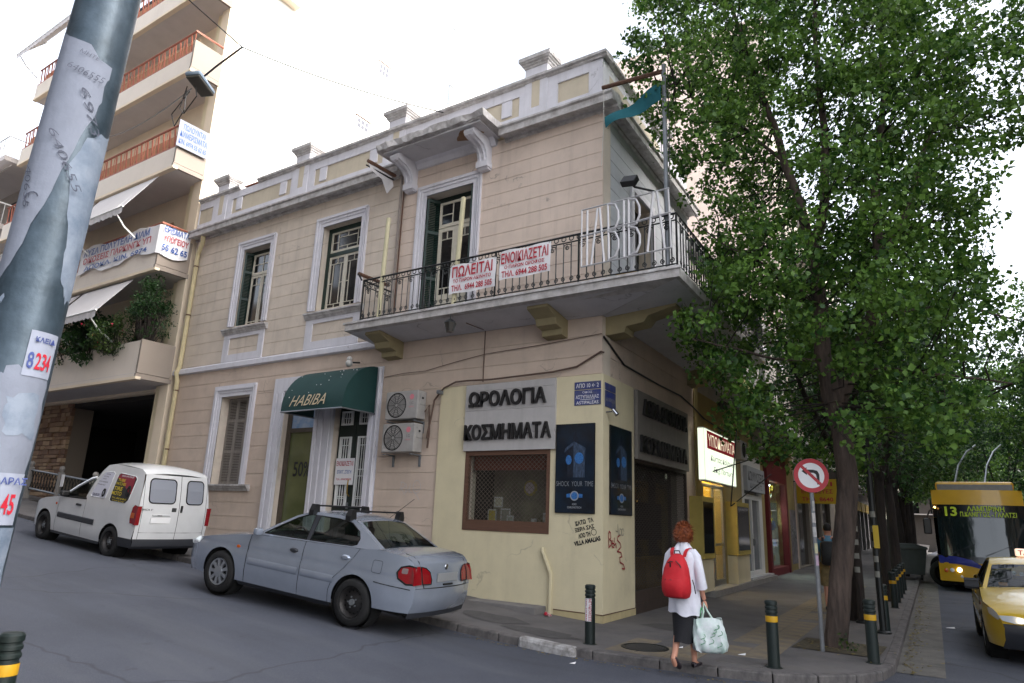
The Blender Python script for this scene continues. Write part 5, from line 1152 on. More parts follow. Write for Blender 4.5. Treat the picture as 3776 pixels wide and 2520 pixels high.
def sedan(root, pm, front_style='body', plate=None, roofbars=True, dark_bumper=False):
    XF, XR = 3.52, -.92
    cz, ra = .31, .355
    def w(x, z): return .845-taper(x, XF, XR)-.035*max(0, (.45-z)/.25)**1.5-.06*max(0, (z-.62)/.38)**1.6-.012*math.exp(-((z-.72)/.03)**2)
    CU = [XR+.08*i for i in range(1, 56)]; CV = [.3, .36, .42, .48, .54, .6, .66, .69, .72, .75, .8, .85, .9, .95]
    arF = arc(2.6, cz, ra, 191.4, -11.4, 18); arR = arc(0, cz, ra, 181.6, -11.4, 18)
    parts = {
        'front_wing': [(2.07, .24)]+arF+[(3.40, .24), (3.49, .34), (3.52, .50), (3.45, .63), (3.25, .73), (2.9, .80), (2.5, .865), (2.07, .925)],
        'front_door': [(1.0, .24), (2.06, .24), (2.06, .926), (1.6, .945), (1.0, .965)],
        'rear_door': [(.43, .24), (.99, .24), (.99, .966), (.5, .985), (.02, 1.0), (.10, .86), (.22, .72), (.38, .56), (.43, .40)],
        'rear_quarter': [(-.86, .30)]+arR+[(.42, .24), (.42, .40), (.37, .56), (.21, .72), (.09, .86), (.01, 1.0), (-.28, 1.035), (-.55, 1.02), (-.74, .995), (-.84, .93), (-.89, .78), (-.92, .62), (-.91, .42)]}
    for nm, poly in parts.items():
        for s in (1, -1):
            vs, fs = panel(poly, [], CU, CV, lambda x, z: (x, s*w(x, z), z))
            o = MB().add(vs, fs).build(nm, pm, root, smooth=True, ang=60)
            if 'door' in nm:
                xh, zh = (1.17, .82) if nm == 'front_door' else (.22, .86)
                hm = trimb if (nm == 'front_door' and s > 0) else chrome if s > 0 and False else pm
                yh = s*(w(xh, zh)+.012)
                MB().lathe([(0, .028), (.03, .024), (.045, .0)], 12, M=Matrix.Translation((xh, yh-s*.012, zh)) @ Matrix.Rotation(R_(-90*s), 4, 'X') @ Matrix.Diagonal((1.9, .8, 1, 1))).build('handle', hm, o, smooth=True)
                a, b = (1.03, 2.2) if nm == 'front_door' else (.36, .96)
                if nm == 'front_door': b = 2.02
                MB().grid([[(x, s*(w(x, z)+q), z) for z, q in ((.50, .002), (.52, .014), (.58, .014), (.60, .002))] for x in [a+(b-a)*i/8 for i in range(9)]]).build('rub_strip', pm, o, smooth=True, ang=60)
    # inside behind the seams, wheel wells, floor
    mb = MB(); mb.box(-.85, 3.3, -.70, .70, .26, .52); mb.box(-.2, 2.0, -.72, .72, .50, .62); mb.build('floor_pan', arch_m, root)
    for x in (0, 2.6):
        for s in (1, -1): MB().lathe([(ra+.0, 0), (ra+.002, .22), (0, .23)], 24, M=Matrix.Translation((x, s*.80, cz)) @ Matrix.Rotation(R_(90*s), 4, 'X')).build('wheel_well', arch_m, root)
    for s in (1, -1): MB().grid([[(x, s*(w(x, .26)-.01+q), z) for q, z in ((0, .30), (.006, .235), (-.04, .18), (-.12, .17))] for x in [.40+.1*i for i in range(19)]]).build('sill', trimb, root, smooth=True)
    # hood, boot, nose and tail as cross strips
    def strip(path, crown, bulge, m, name, y_in=1.0, k=10, off=0.0):
        P = []
        for (x, z), cb, bb in zip(path, crown, bulge):
            W = w(x, min(max(z, .26), 1.0))*y_in; P.append([(x+bb*(1-(j/k*2-1)**2)+off, W*(j/k*2-1), z+cb*(1-abs(j/k*2-1)**2.2)) for j in range(k+1)])
        return MB().grid(P).build(name, m, root, smooth=True, ang=50)
    fb = trimb if dark_bumper else pm
    strip([(3.40, .22), (3.49, .34), (3.512, .44)], [0, 0, 0], [.10, .12, .12], trimb, 'front_valance')
    strip([(3.512, .44), (3.52, .50), (3.487, .56)], [0, 0, 0], [.12, .12, .12], fb, 'front_bumper')
    strip([(3.50, .55), (3.47, .60), (3.44, .645)], [0, 0, .0], [.12, .12, .12], mat('grille_black', (20, 20, 22), .4), 'grille', .5)
    strip([(3.487, .56), (3.45, .63), (3.25, .73), (2.9, .80), (2.5, .865), (2.07, .925), (1.92, .945)], [.0, .02, .03, .045, .05, .05, .05], [.11, .115, .07, .03, .02, .06, .1], pm, 'hood')
    strip([(-.84, .23), (-.862, .31)], [0, 0], [-.07, -.08], trimb, 'rear_valance')
    strip([(-.86, .30), (-.91, .42), (-.915, .52), (-.92, .615)], [0]*4, [-.08, -.10, -.10, -.09], pm, 'rear_bumper')
    strip([(-.92, .62), (-.906, .70), (-.886, .80), (-.848, .91), (-.80, .965), (-.74, .995), (-.55, 1.02), (-.28, 1.035)], [0, 0, .0, .01, .02, .025, .03, .03], [-.06, -.05, -.05, -.06, -.05, -.04, -.03, -.06], pm, 'boot_lid')
    def seam(pts, nm='seam', r=.005): MB().tube(pts, r, 4).build(nm, arch_m, root)
    for s in (1, -1):
        seam([(x, s*(w(x, .625)+.001), .63-.008*i) for i, x in enumerate([-.33, -.45, -.6, -.75, -.86])], r=.006)
        seam([(-.62, s*.60, 1.025), (-.76, s*.595, 1.0), (-.845, s*.59, .945), (-.905, s*.58, .82), (-.935, s*.57, .70), (-.955, s*.55, .62)])
        seam([(2.07, s*(w(2.07, z)+.0), z) for z in (.26, .4, .6, .8, .92)], r=.004)
    seam([(-.94+.0, y, .605) for y in (-.54, -.3, 0, .3, .54)] if False else [(-.922-.062*(1-(y/.71)**2), y, .617) for y in (-.54, -.3, 0, .3, .54)], r=.006)
    # fuel flap outline
    fl = rrect(-.42, -.26, .74, .90, .03, 3); fl.append(fl[0]); seam([(x, w(x, z)+.001, z) for x, z in fl], 'fuel_flap', .0025)
    # greenhouse
    def yy(x, z): return w(x, .95)-.03-max(0, z-.95)*.46+taper(x, XF, XR)*.0
    side = [(2.02, .935), (1.75, 1.10), (1.42, 1.285), (1.22, 1.36), (1.0, 1.385), (.6, 1.385), (.33, 1.35), (.05, 1.22), (-.30, 1.035), (-.05, 1.005), (1.0, .968)]
    h1 = [(1.86, .975), (1.62, 1.12), (1.38, 1.255), (1.20, 1.325), (1.07, 1.335), (1.04, .99)]
    h2 = [(.97, .992), (.97, 1.335), (.62, 1.335), (.36, 1.305), (.18, 1.21), (.12, 1.12), (.13, 1.045), (.2, 1.02)]
    for s in (1, -1):
        vs, fs = panel(side, [h1, h2], [.2*i for i in range(-1, 10)], [1.05, 1.15, 1.25], lambda x, z: (x, s*yy(x, z), z)); MB().add(vs, fs).build('cabin_side', pm, root, smooth=True, ang=60)
        for h in (h1, h2):
            vs, fs = panel(h, [], [.2*i for i in range(10)], [1.05, 1.15, 1.25], lambda x, z: (x, s*(yy(x, z)-.012), z)); MB().add(vs, fs).build('side_window', car_glass, root, smooth=True)
            MB().tube([(x, s*(yy(x, z)+.001), z) for x, z in h+[h[0]]], .009, 4).build('window_seal', arch_m, root)
        # dark centre pillar
        vs, fs = panel([(.975, .985), (1.035, .985), (1.065, 1.34), (.975, 1.34)], [], [], [1.1, 1.2], lambda x, z: (x, s*(yy(x, z)+.003), z)); MB().add(vs, fs).build('centre_pillar', trimb, root)
    def cross(path, m, name, inset=1.0, k=10, off=.0, crown=.035, bul=0):
        return MB().grid([[(x+bul*(1-(j/k*2-1)**2), yy(x, z)*inset*(j/k*2-1), z+crown*(1-abs(j/k*2-1)**2)+off) for j in range(k+1)] for x, z in path]).build(name, m, root, smooth=True, ang=50)
    cross([(1.42, 1.285), (1.22, 1.36), (1.0, 1.385), (.6, 1.385), (.33, 1.35), (.26, 1.325)], pm, 'roof')
    cross([(2.02, .935), (1.75, 1.10), (1.42, 1.285)], car_glass, 'windscreen', .93, bul=.06); cross([(.26, 1.325), (.05, 1.22), (-.28, 1.045)], car_glass, 'rear_window', .90)
    for path, b in (([(2.02, .935), (1.75, 1.10), (1.42, 1.285)], .06), ([(.26, 1.325), (.05, 1.22), (-.30, 1.035)], 0)):
        for s in (1, -1): MB().grid([[(x, s*yy(x, z)*q, z+.035*(1-q*q)) for q in (.89 if b == 0 else .92, 1.0)] for x, z in path]).build('pillar', pm, root, smooth=True)
    # cabin furniture
    mb = MB(); 
    for y in (.36, -.36): mb.bbox(.72, .86, y-.22, y+.22, .5, 1.02, .05); mb.bbox(.75, .84, y-.11, y+.11, 1.04, 1.2, .04); mb.bbox(.8, 1.3, y-.22, y+.22, .45, .6, .05)
    mb.bbox(-.15, .02, -.6, .6, .5, .98, .05)
    for y in (.38, -.38): mb.bbox(-.14, -.04, y-.12, y+.12, .98, 1.14, .04)
    mb.build('seats', seat_m, root); MB().bbox(1.6, 1.95, -.62, .62, .7, .93, .05).build('dashboard', cabin, root)
    MB().tube([(1.5+.06*math.sin(t), .36+.18*math.cos(t), .93+.17*math.sin(t)) for t in [i*math.pi/8 for i in range(17)]], .014, 6).build('steering_wheel', cabin, root)
    MB().box(-.3, -.1, -.6, .6, .96, 1.0).build('parcel_shelf', cabin, root)
    # mirrors
    for s in (1, -1): MB().bbox(1.82, 1.90, s*.83, s*.97, .94, 1.045, .03, M=None).build('door_mirror', pm if s > 0 else trimb, root, smooth=True)
    # lamps
    for s in (1, -1):
        lamp = [(-.66, .80), (-.68, .72), (-.80, .66), (-.90, .665), (-.895, .88), (-.80, .895), (-.70, .865)]
        vs, fs = panel(lamp, [], [-.8], [.75, .8], lambda x, z: (x, s*(w(x, z)+.007), z)); tl = MB().add(vs, fs).build('tail_lamp', lens_red, root, smooth=True)
        MB().tube([(x, s*(w(x, z)+.007), z) for x, z in lamp[:3]+lamp[:0]+[lamp[2], lamp[3]]], .012, 5).build('lamp_rim', arch_m, tl); MB().tube([(x, s*(w(x, z)+.007), z) for x, z in lamp[4:]+[lamp[0]]], .012, 5).build('lamp_rim', arch_m, tl)
        rl = [(.575, .67), (.40, .67), (.385, .72), (.41, .82), (.48, .87), (.575, .89)]
        def rx(y, z): W = w(-.89, z); return np.interp(z, [.615, .70, .80, .91], [-.92, -.906, -.886, -.848])-.056*(1-min(1, abs(y)/W)**2)-.010
        vs, fs = panel(rl, [], [.48], [.75, .8], lambda y, z: (rx(y, z), s*y, z)); MB().add(vs, fs).build('lamp_inner', lens_red, tl)
        vs, fs = panel([(.60, .67), (.78, .66), (.745, .885), (.60, .893)], [], [.7], [.75, .8], lambda y, z: (rx(y, z)-.006, s*y, z)); MB().add(vs, fs).build('lamp_outer', lens_red, tl)
        MB().tube([(rx(y, z)-.004, s*y, z) for y, z in rl+[rl[0]]], .008, 4).build('lamp_rim', arch_m, tl)
        vs, fs = panel(rrect(-.80, -.72, .79, .86, .015, 2), [], [], [], lambda x, z: (x, s*(w(x, z)+.010), z)); MB().add(vs, fs).build('reverse_lens', mat('lens_grey', (120, 104, 104), .2), tl)
        hl = [(3.42, .60), (3.20, .66), (3.12, .735), (3.25, .745), (3.40, .69), (3.47, .63)]
        vs, fs = panel(hl, [], [3.3], [.68], lambda x, z: (x, s*(w(x, z)+.006), z)); MB().add(vs, fs).build('head_lamp', lens_cl, root, smooth=True)
        fl2 = [(.50, .575), (.34, .585), (.36, .655), (.52, .675), (.68, .665), (.64, .60)]
        vs, fs = panel(fl2, [], [.5], [.62], lambda y, z: (3.50-.16*(z-.56)+.12*(1-(y/.66)**2)-.0+.012, s*y, z)); MB().add(vs, fs).build('head_lamp', lens_cl, root, smooth=True)
        MB().lathe([(0, .012), (.028, .008), (.035, 0)], 10, M=Matrix.Translation((2.28, s*w(2.28, .72), .72)) @ Matrix.Rotation(R_(-90*s), 4, 'X') @ Matrix.Diagonal((1.3, .8, 1, 1))).build('side_repeater', lens_or, root)
    # boot details
    MB().lathe([(0, .01), (.035, .008), (.04, 0)], 16, M=Matrix.Translation((-.925, 0, .875)) @ Matrix.Rotation(R_(-90), 4, 'Y')).build('emblem', chrome, root)
    MB().box(-.968, -.955, -.26, .26, .69, .80).build('plate', mat('plate_grey', (146, 148, 150), .5, var=.1), root); MB().box(-.985, -.97, -.13, .11, .64, .662).build('boot_catch', arch_m, root)
    for x in (0, 2.6):
        for s in (1, -1): wheel(root, x, s*.755, .305, s, 'alloy' if (x > 1) else 'steel')
    if roofbars:
        for x in (1.12, .42):
            z = 1.47; o = MB().tube([(x, -.60, z), (x, .60, z)], .014, 6).build('roof_bar', black_pl, root)
            for s in (1, -1): MB().prism([(s*.52, 1.36), (s*.66, 1.33), (s*.66, 1.40), (s*.62, 1.49), (s*.55, 1.49)], 0, x-.045, x+.045).build('bar_foot', black_pl, o)
        MB().tube([(.32, -.2, 1.40), (.02, -.35, 1.72)], .004, 4).build('aerial', black_pl, root)
def car_pose(x, y, z, yaw, pitch):
    c, s = math.cos(yaw), math.sin(yaw); fwd = Vector((-c*math.cos(pitch), -s*math.cos(pitch), math.sin(pitch))); left = Vector((s, -c, 0)); up = fwd.cross(left)
    return Matrix(((fwd.x, left.x, up.x, x), (fwd.y, left.y, up.y, y), (fwd.z, left.z, up.z, z), (0, 0, 0, 1)))
silver = paint('silver_paint', (164, 173, 188), metal=.5, rough=.22)
car = thing('parked_car', 'silver saloon with roof bars parked at the kerb', 'car', M=car_pose(-1.93, -3.15, .165, .118, .090))
sedan(car, silver)
# ---- white van
van = thing('parked_van', 'small white delivery van with tyre-shop stickers parked behind the silver car', 'van', M=car_pose(-9.1, -2.81, .62, .05, .088))
wp = paint('van_white', (214, 215, 216), rough=.35)
def build_van(root):
    XF, XR = 3.42, -.74; cz, ra = .30, .345
    def w(x, z):
        return .825-taper(x, XF, XR)*(1 if x > 1 else .35)-.03*max(0, (.42-z)/.2)**1.5-.13*max(0, (z-.95)/.9)**1.3
    CU = [XR+.12*i for i in range(1, 36)]; CV = [.32, .4, .48, .56, .64, .72, .8, .9, 1.0, 1.1, 1.2, 1.3, 1.4, 1.5, 1.6, 1.68, 1.74]
    arF = arc(2.6, cz, ra, 190, -10, 16); arR = arc(0, cz, ra, 180, -10, 16)
    P = {'front_wing': [(2.12, .24)]+arF+[(3.28, .24), (3.40, .40), (3.42, .55), (3.36, .66), (3.15, .76), (2.7, .87), (2.12, .96)],
         'front_door': [(1.08, .24), (2.11, .24), (2.11, .96), (1.6, .985), (1.08, 1.0)],
         'van_side': [(-.70, .42)]+[(-.36, .42)]+arc(0, cz, ra, 160, -10, 15)+[(1.07, .24), (1.07, 1.0), (1.12, 1.05), (1.00, 1.35), (.85, 1.62), (.72, 1.74), (.5, 1.78), (-.45, 1.76), (-.58, 1.70), (-.66, 1.4), (-.72, 1.0), (-.74, .7)]}
    wins = [[(.98, 1.12), (.80, 1.52), (.72, 1.60), (.45, 1.62), (.38, 1.60), (.42, 1.10), (.5, 1.08), (.93, 1.08)], [(.26, 1.08), (.24, 1.58), (.18, 1.62), (-.36, 1.60), (-.42, 1.55), (-.38, 1.14), (-.3, 1.06), (.2, 1.05)]]
    for nm, poly in P.items():
        for s in (1, -1):
            vs, fs = panel(poly, [], CU, CV, lambda x, z: (x, s*w(x, z), z)); o = MB().add(vs, fs).build(nm, wp, root, smooth=True, ang=60)
            if nm == 'front_door': MB().bbox(1.22, 1.40, s*(w(1.3, .86)-.01), s*(w(1.3, .86)+.025), .845, .885, .01).build('handle', black_pl, o)
            if nm == 'front_door':
                for s_ in (s,): MB().grid([[(x, s*(w(x, z)+q), z) for z, q in ((.53, .0), (.545, .016), (.625, .016), (.64, 0))] for x in [.62+.11*i for i in range(14)]]).build('rub_strip', trimb, o, smooth=True)
    st1 = mat('sticker_white', (206, 206, 218), .5); st2 = mat('sticker_black', (36, 34, 34), .5); st3 = mat('sticker_red', (140, 34, 52), .5)
    for k, h in enumerate(wins):
        for s in (1, -1):
            vs, fs = panel(h, [], [], [1.2, 1.3, 1.4, 1.5], lambda x, z: (x, s*(w(x, z)+.004), z)); sticker = MB().add(vs, fs).build('window_sticker', st1 if k == 0 else st2, root, smooth=True)
            MB().tube([(x, s*(w(x, z)+.002), z) for x, z in h+[h[0]]], .008, 4).build('window_rim', wp, root)
            if k == 1:
                vs, fs = panel([(-.36, 1.59), (.18, 1.61), (.24, 1.52), (.0, 1.45), (-.28, 1.28), (-.40, 1.25)], [], [], [1.4, 1.5], lambda x, z: (x, s*(w(x, z)+.006), z)); MB().add(vs, fs).build('red_field', st3, sticker)
    def onside(x, z): return Matrix.Translation((x, w(x, z)+.009, z)) @ Matrix(((-1, 0, 0, 0), (0, -.13, .99, 0), (0, .99, .13, 0), (0, 0, 0, 1)))
    ys = mat('ink_yellow', (226, 200, 40), .5)
    for s, x, z, w_, h_, m in (('TUBE', .06, 1.49, .26, .055, ys), ('PATCHES', .04, 1.415, .34, .055, ys), ('TIRE', .08, 1.32, .3, .075, ys), ('MOTO', .08, 1.225, .34, .075, ys), ('ΤΗΛ. 6942 60 88 93', -.06, 1.135, .5, .035, ys), ('www.tyre.gr', -.06, 1.085, .44, .025, ys), ('VERSION EFFECTMAGER', -.1, 1.575, .44, .032, white_s), ('SCOOTERS', .60, 1.56, .16, .02, black_ink), ('ΕΛΑΣΤΙΚΑ', .64, 1.51, .18, .02, black_ink), ('ΖΑΝΤΕΣ', .68, 1.46, .14, .02, black_ink), ('ΕΥΘΥΓΡΑΜΜΙΣΕΙΣ', .68, 1.40, .32, .022, black_ink), ('ΕΠΙΣΚΕΥΕΣ', .72, 1.34, .28, .022, black_ink), ('DUROS', .78, 1.13, .24, .05, mat('ink_navy', (60, 62, 90), .5))): text(s, w_, h_, onside(x, z), m, root, bold=.012, name='sticker_lettering')
    for x, z, r in ((.52, 1.19, .085), (-.30, 1.30, .11)):
        MB().lathe([(r*.45, .012), (r*.6, .02), (r, .014), (r, 0)], 18, M=onside(x, z) @ Matrix.Rotation(0, 4, 'Z') @ Matrix.Diagonal((.6, 1, 1, 1))).build('tyre_picture', tyre_m, root)
    mb = MB(); mb.box(-.7, 3.2, -.68, .68, .26, .5); mb.box(-.62, 1.0, -.6, .6, .5, .55); mb.build('floor_pan', arch_m, root)
    for x in (0, 2.6):
        for s in (1, -1): MB().lathe([(ra, 0), (ra, .22), (0, .23)], 22, M=Matrix.Translation((x, s*.78, cz)) @ Matrix.Rotation(R_(90*s), 4, 'X')).build('wheel_well', arch_m, root)
    def strip(path, crown, bulge, m, name, k=8, inset=1.0): return MB().grid([[(x+bb*(1-(j/k*2-1)**2), w(x, z)*inset*(j/k*2-1), z+cb*(1-abs(j/k*2-1)**2.4)) for j in range(k+1)] for (x, z), cb, bb in zip(path, crown, bulge)]).build(name, m, root, smooth=True, ang=50)
    strip([(.86, 1.61), (.72, 1.74), (.5, 1.78), (0, 1.785), (-.45, 1.76), (-.58, 1.70), (-.60, 1.66)], [.04, .06, .07, .075, .07, .06, .05], [.1, .06, .03, 0, -.02, -.03, -.03], wp, 'roof')
    strip([(3.36, .66), (3.15, .76), (2.7, .87), (2.12, .96), (1.95, .99)], [.02, .03, .04, .04, .04], [.12, .08, .05, .08, .1], wp, 'hood'); strip([(3.26, .2), (3.38, .36), (3.42, .55), (3.37, .67)], [0]*4, [.1, .12, .12, .12], trimb, 'front_bumper')
    strip([(1.95, .99), (1.55, 1.22), (1.16, 1.40)], [.04]*3, [.1, .08, .05], car_glass, 'windscreen', 8, .93); strip([(1.18, 1.40), (1.05, 1.43), (.86, 1.61)], [.04, .045, .05], [.05, .08, .1], wp, 'cab_roof')
    for s in (1, -1):
        h = [(1.92, 1.0), (1.5, 1.22), (1.16, 1.38), (1.10, 1.37), (1.14, 1.06), (1.16, 1.02)]
        vs, fs = panel(h, [], [1.5], [1.1, 1.2, 1.3], lambda x, z: (x, s*(w(x, z)-.015), z)); MB().add(vs, fs).build('cab_window', car_glass, root)
        MB().tube([(x, s*(w(x, z)-.008), z) for x, z in [(2.02, .96), (1.52, 1.24), (1.14, 1.42), (.98, 1.46)]], [.022, .025, .03, .03], 6).build('cab_pillar', wp, root, smooth=True); MB().tube([(2.05, s*w(2, .97), .97), (1.1, s*w(1.1, 1.0), 1.005)], .014, 5).build('window_seal', arch_m, root)
        MB().bbox(1.78, 1.88, s*.80, s*.98, .98, 1.10, .03).build('door_mirror', black_pl, root)
        lp = [(-.73, .70), (-.58, .72), (-.56, .80), (-.58, 1.02), (-.62, 1.07), (-.70, 1.06)]
        vs, fs = panel(lp, [], [], [.8, .9, 1.0], lambda x, z: (x, s*(w(x, z)+.010), z)); t = MB().add(vs, fs).build('tail_lamp', lens_red, root, smooth=True)
        vs, fs = panel([(-.72, .82), (-.575, .82), (-.575, .92), (-.715, .92)], [], [], [], lambda x, z: (x, s*(w(x, z)+.013), z)); MB().add(vs, fs).build('indicator_lens', lens_or, t)
        MB().box(-.765, -.70, s*.73, s*.815, .70, 1.06).build('lamp_back', lens_red, t)
        MB().lathe([(0, .012), (.022, .008), (.03, 0)], 10, M=Matrix.Translation((2.2, s*w(2.2, .8), .8)) @ Matrix.Rotation(R_(-90*s), 4, 'X')).build('side_repeater', lens_or, root)
        MB().grid([[(x, s*(w(x, z)+.012), z) for z in (.26, .34, .43)] for x in (-.34, -.5, -.65, -.74)]).build('bumper_corner', trimb, root, smooth=True)
    # rear end
    def rxx(z): return np.interp(z, [.3, .7, 1.0, 1.4, 1.7, 1.8], [-.74, -.75, -.735, -.675, -.60, -.5])
    k = 10; zz = [.42, .55, .7, .85, 1.0, 1.15, 1.3, 1.45, 1.6, 1.68]
    MB().grid([[(rxx(z)-.045*(1-(j/k*2-1)**2), w(-.7, z)*(j/k*2-1), z) for j in range(k+1)] for z in zz]).build('rear_doors', wp, root, smooth=True)
    def onrear(y, z, o=.004): W = w(-.7, z); return (rxx(z)-.045*(1-(y/W)**2)-o, y, z)
    pg = mat('van_pane', (138, 142, 152), .25, coat=.4)
    for a, b in ((.05, .60), (-.60, -.20)):
        rr_ = rrect(a, b, 1.13, 1.60, .08, 4)
        vs, fs = panel(rr_, [], [], [1.25, 1.4, 1.5], lambda y, z: onrear(y, z, .006)); MB().add(vs, fs).build('rear_window', pg, root); MB().tube([onrear(y, z, .006) for y, z in rr_+[rr_[0]]], .012, 5).build('window_seal', arch_m, root)
    MB().tube([onrear(-.06, z, .0) for z in zz], .005, 4).build('door_seam', arch_m, root)
    for s in (1, -1): MB().tube([onrear(s*.70, z, 0) for z in zz], .004, 4).build('door_seam', arch_m, root)
    MB().tube([onrear(y, .56, 0) for y in (-.7, -.3, 0, .3, .7)], .004, 4).build('door_seam', arch_m, root)
    q = onrear(-.10, 1.03); MB().bbox(q[0]-.025, q[0]+.01, -.13, -.09, .96, 1.10, .01).build('door_handle', black_pl, root)
    q = onrear(.04, 1.02); MB().bbox(q[0]-.006, q[0]+.01, .0, .10, .97, 1.05, .008).build('emblem', mat('emblem_grey', (90, 92, 94), .3, metal=.6), root)
    q = onrear(.36, .80); MB().box(q[0]-.012, q[0]-.004, .10, .52, .745, .855).build('number_plate', plate_m, root)
    q = onrear(.3, .91); MB().bbox(q[0]-.02, q[0], .12, .50, .885, .915, .008).build('plate_lamp_bar', wp, root); MB().box(q[0]-.022, q[0]-.018, .3, .40, .888, .90).build('plate_lamp', arch_m, root)
    text('INCA D', .22, .035, Matrix.Translation(onrear(.6, 1.0, .008)) @ Matrix(((0, 0, -1, 0), (-1, 0, 0, 0), (0, 1, 0, 0), (0, 0, 0, 1))), black_ink, root, bold=.02)
    MB().grid([[(rxx(.4)-.05*(1-(j/k*2-1)**2)-o_, (w(-.7, .4)+.01)*(j/k*2-1), z) for j in range(k+1)] for z, o_ in ((.25, -.03), (.30, .02), (.38, .03), (.43, .02), (.44, -.02))]).build('rear_bumper', trimb, root, smooth=True)
    mb = MB(); mb.bbox(.95, 1.15, .14, .58, .5, 1.05, .05); mb.bbox(.95, 1.15, -.58, -.14, .5, 1.05, .05); mb.build('seats', seat_m, root)
    MB().box(.9, .92, -.6, .6, .5, 1.6).build('bulkhead', mat('bulkhead', (150, 130, 110), .9), root)
    MB().grid([[(x, s_*(w(x, .25)-.005), z) for z in (.24, .19)] for s_ in (1,) for x in (.36, 1.0, 1.6, 2.24)]).build('sill', trimb, root)
    for x in (0, 2.6):
        for s in (1, -1): wheel(root, x, s*.735, .295, s, 'steel', .175)
build_van(van)
# ---- taxi
tx_o = RF @ Vector((6.25, 2.15, -.10))
taxi = thing('taxi', 'yellow taxi with a lit roof sign driving towards the corner', 'taxi', M=Matrix.Translation(tx_o) @ RF @ Matrix.Rotation(R_(-90), 4, 'Z') @ Matrix.Translation((-2.6, 0, 0)))
ty = paint('taxi_yellow', (206, 170, 30), rough=.35)
sedan(taxi, ty, roofbars=False, dark_bumper=True)
MB().bbox(.62, .80, -.16, .16, 1.43, 1.56, .02).build('roof_sign', mat('taxi_sign', (255, 214, 190), .4, emit=.25), taxi)
text('TAXI', .26, .08, Matrix.Translation((.802, 0, 1.495)) @ RTXT, red_ink, taxi, bold=.02)
hl_m = mat('lamp_lit', (255, 236, 200), .3, emit=4)
for s in (1, -1): MB().lathe([(0, .01), (.028, .0)], 12, M=Matrix.Translation((3.60, s*.44, .625)) @ Matrix.Rotation(R_(90), 4, 'Y')).build('lamp_bulb', hl_m, taxi)
MB().box(1.70, 1.702, -.52, -.40, .98, 1.03).build('licence_card', mat('card_orange', (210, 130, 60), .6), taxi)
# ---- trolleybus
bo_ = RF @ Vector((4.95, 15.75, -.1))
bus = thing('trolleybus', 'yellow and blue trolleybus on route 13 coming down the street', 'trolleybus', M=Matrix.Translation(bo_) @ RF)
by = paint('bus_yellow', (206, 160, 34), rough=.4); bb_ = paint('bus_blue', (28, 40, 130), rough=.4); bk = mat('bus_black', (16, 17, 20), .25, coat=.4)
BW, BL, BH = 2.5, 12.0, 3.2     # local x across (0..BW), y along (0 front)
def bx(z): return np.interp(z, [.3, .9, 1.1, 2.6, 3.2], [.0, -.02, .02, .22, .34])       # front rakes back
k = 12
def front(zs, m, name, x0=0, x1=BW, off=0):
    return MB().grid([[(x0+(x1-x0)*j/k, bx(z)+.22*abs((x0+(x1-x0)*j/k)/BW*2-1)**3-off, z) for j in range(k+1)] for z in zs]).build(name, m, bus, smooth=True)
front([.32, .45, .6, .8, .9], by, 'front_bumper'); front([.9, 1.0, 1.12], bk, 'front_panel'); front([2.72, 2.85, 3.0, 3.2], by, 'roof_front'); front([2.30, 2.5, 2.72], bk, 'destination_box')
front([1.12, 1.3, 1.6, 1.9, 2.2, 2.30], bk, 'windscreen_back', off=-.35); front([1.10, 1.3, 1.6, 1.9, 2.2, 2.32], mat('bus_glass', (26, 36, 38), .05, spec=.7, coat=.5), 'windscreen', .09, BW-.09, .004)
for s in (0, 1):
    for z0, z1, m, nm in ((.32, 1.1, by, 'side_lower'), (1.1, 2.6, bk, 'side_windows'), (2.6, 3.2, by, 'side_upper')): MB().grid([[(s*BW, .22+bx(z)*(1 if t == 0 else 0)+t, z) for t in (0, 4, 8, BL-.25)] for z in (z0, (z0+z1)/2, z1)]).build(nm, m, bus)
MB().add([(0, .5, 3.2), (BW, .5, 3.2), (BW, BL, 3.2), (0, BL, 3.2)], [(0, 1, 2, 3)]).build('roof', by, bus); MB().box(0, BW, BL-.05, BL, .32, 3.2).build('rear', by, bus)
# blue sweep under the windscreen
sw_ = [(.02, .86), (.02, 1.10), (.5, 1.09), (.9, 1.0), (1.15, .84), (1.2, .72), (.9, .80), (.5, .86)]
for mir in (False, True):
    vs, fs = panel([(BW-x if mir else x, z) for x, z in sw_], [], [.4, .8], [.9, 1.0], lambda x, z: (x, bx(z)+.22*abs(x/BW*2-1)**3-.008, z)); MB().add(vs, fs).build('blue_sweep', bb_, bus)
for x in (.55, BW-.55):
    for q, m in ((0, hl_m if x < 1 else lens_cl), (-.2, lens_cl), (-.36, lens_or)):
        xx = x+(q if x < 1 else -q); MB().lathe([(0, .02), (.055, .015), (.065, 0)], 14, M=Matrix.Translation((xx, bx(.66)+.22*abs(xx/BW*2-1)**3-.006, .68-.02*abs(q)/.2)) @ Matrix.Rotation(R_(90), 4, 'X')).build('head_lamp', m, bus)
    MB().lathe([(0, .02), (.045, .0)], 12, M=Matrix.Translation((x+.05, bx(.5)+.22*abs(x/BW*2-1)**3-.006, .48)) @ Matrix.Rotation(R_(90), 4, 'X')).build('fog_lamp', lens_cl, bus)
dot = mat('led_green', (140, 160, 30), .5, emit=.07)
def onbus(x, z): return Matrix.Translation((x, bx(z)-.012+.22*abs(x/BW*2-1)**3-.04, z)) @ LTXT
text('13', .34, .30, onbus(.50, 2.50), dot, bus, bold=.03); text('ΛΑΜΠΡΙΝΗ', 1.0, .16, onbus(1.45, 2.60), dot, bus, bold=.02); text('Π.ΚΑΝΙΓΓΟΣ - ΓΑΛΑΤΣΙ', 1.5, .15, onbus(1.5, 2.42), dot, bus, bold=.02)
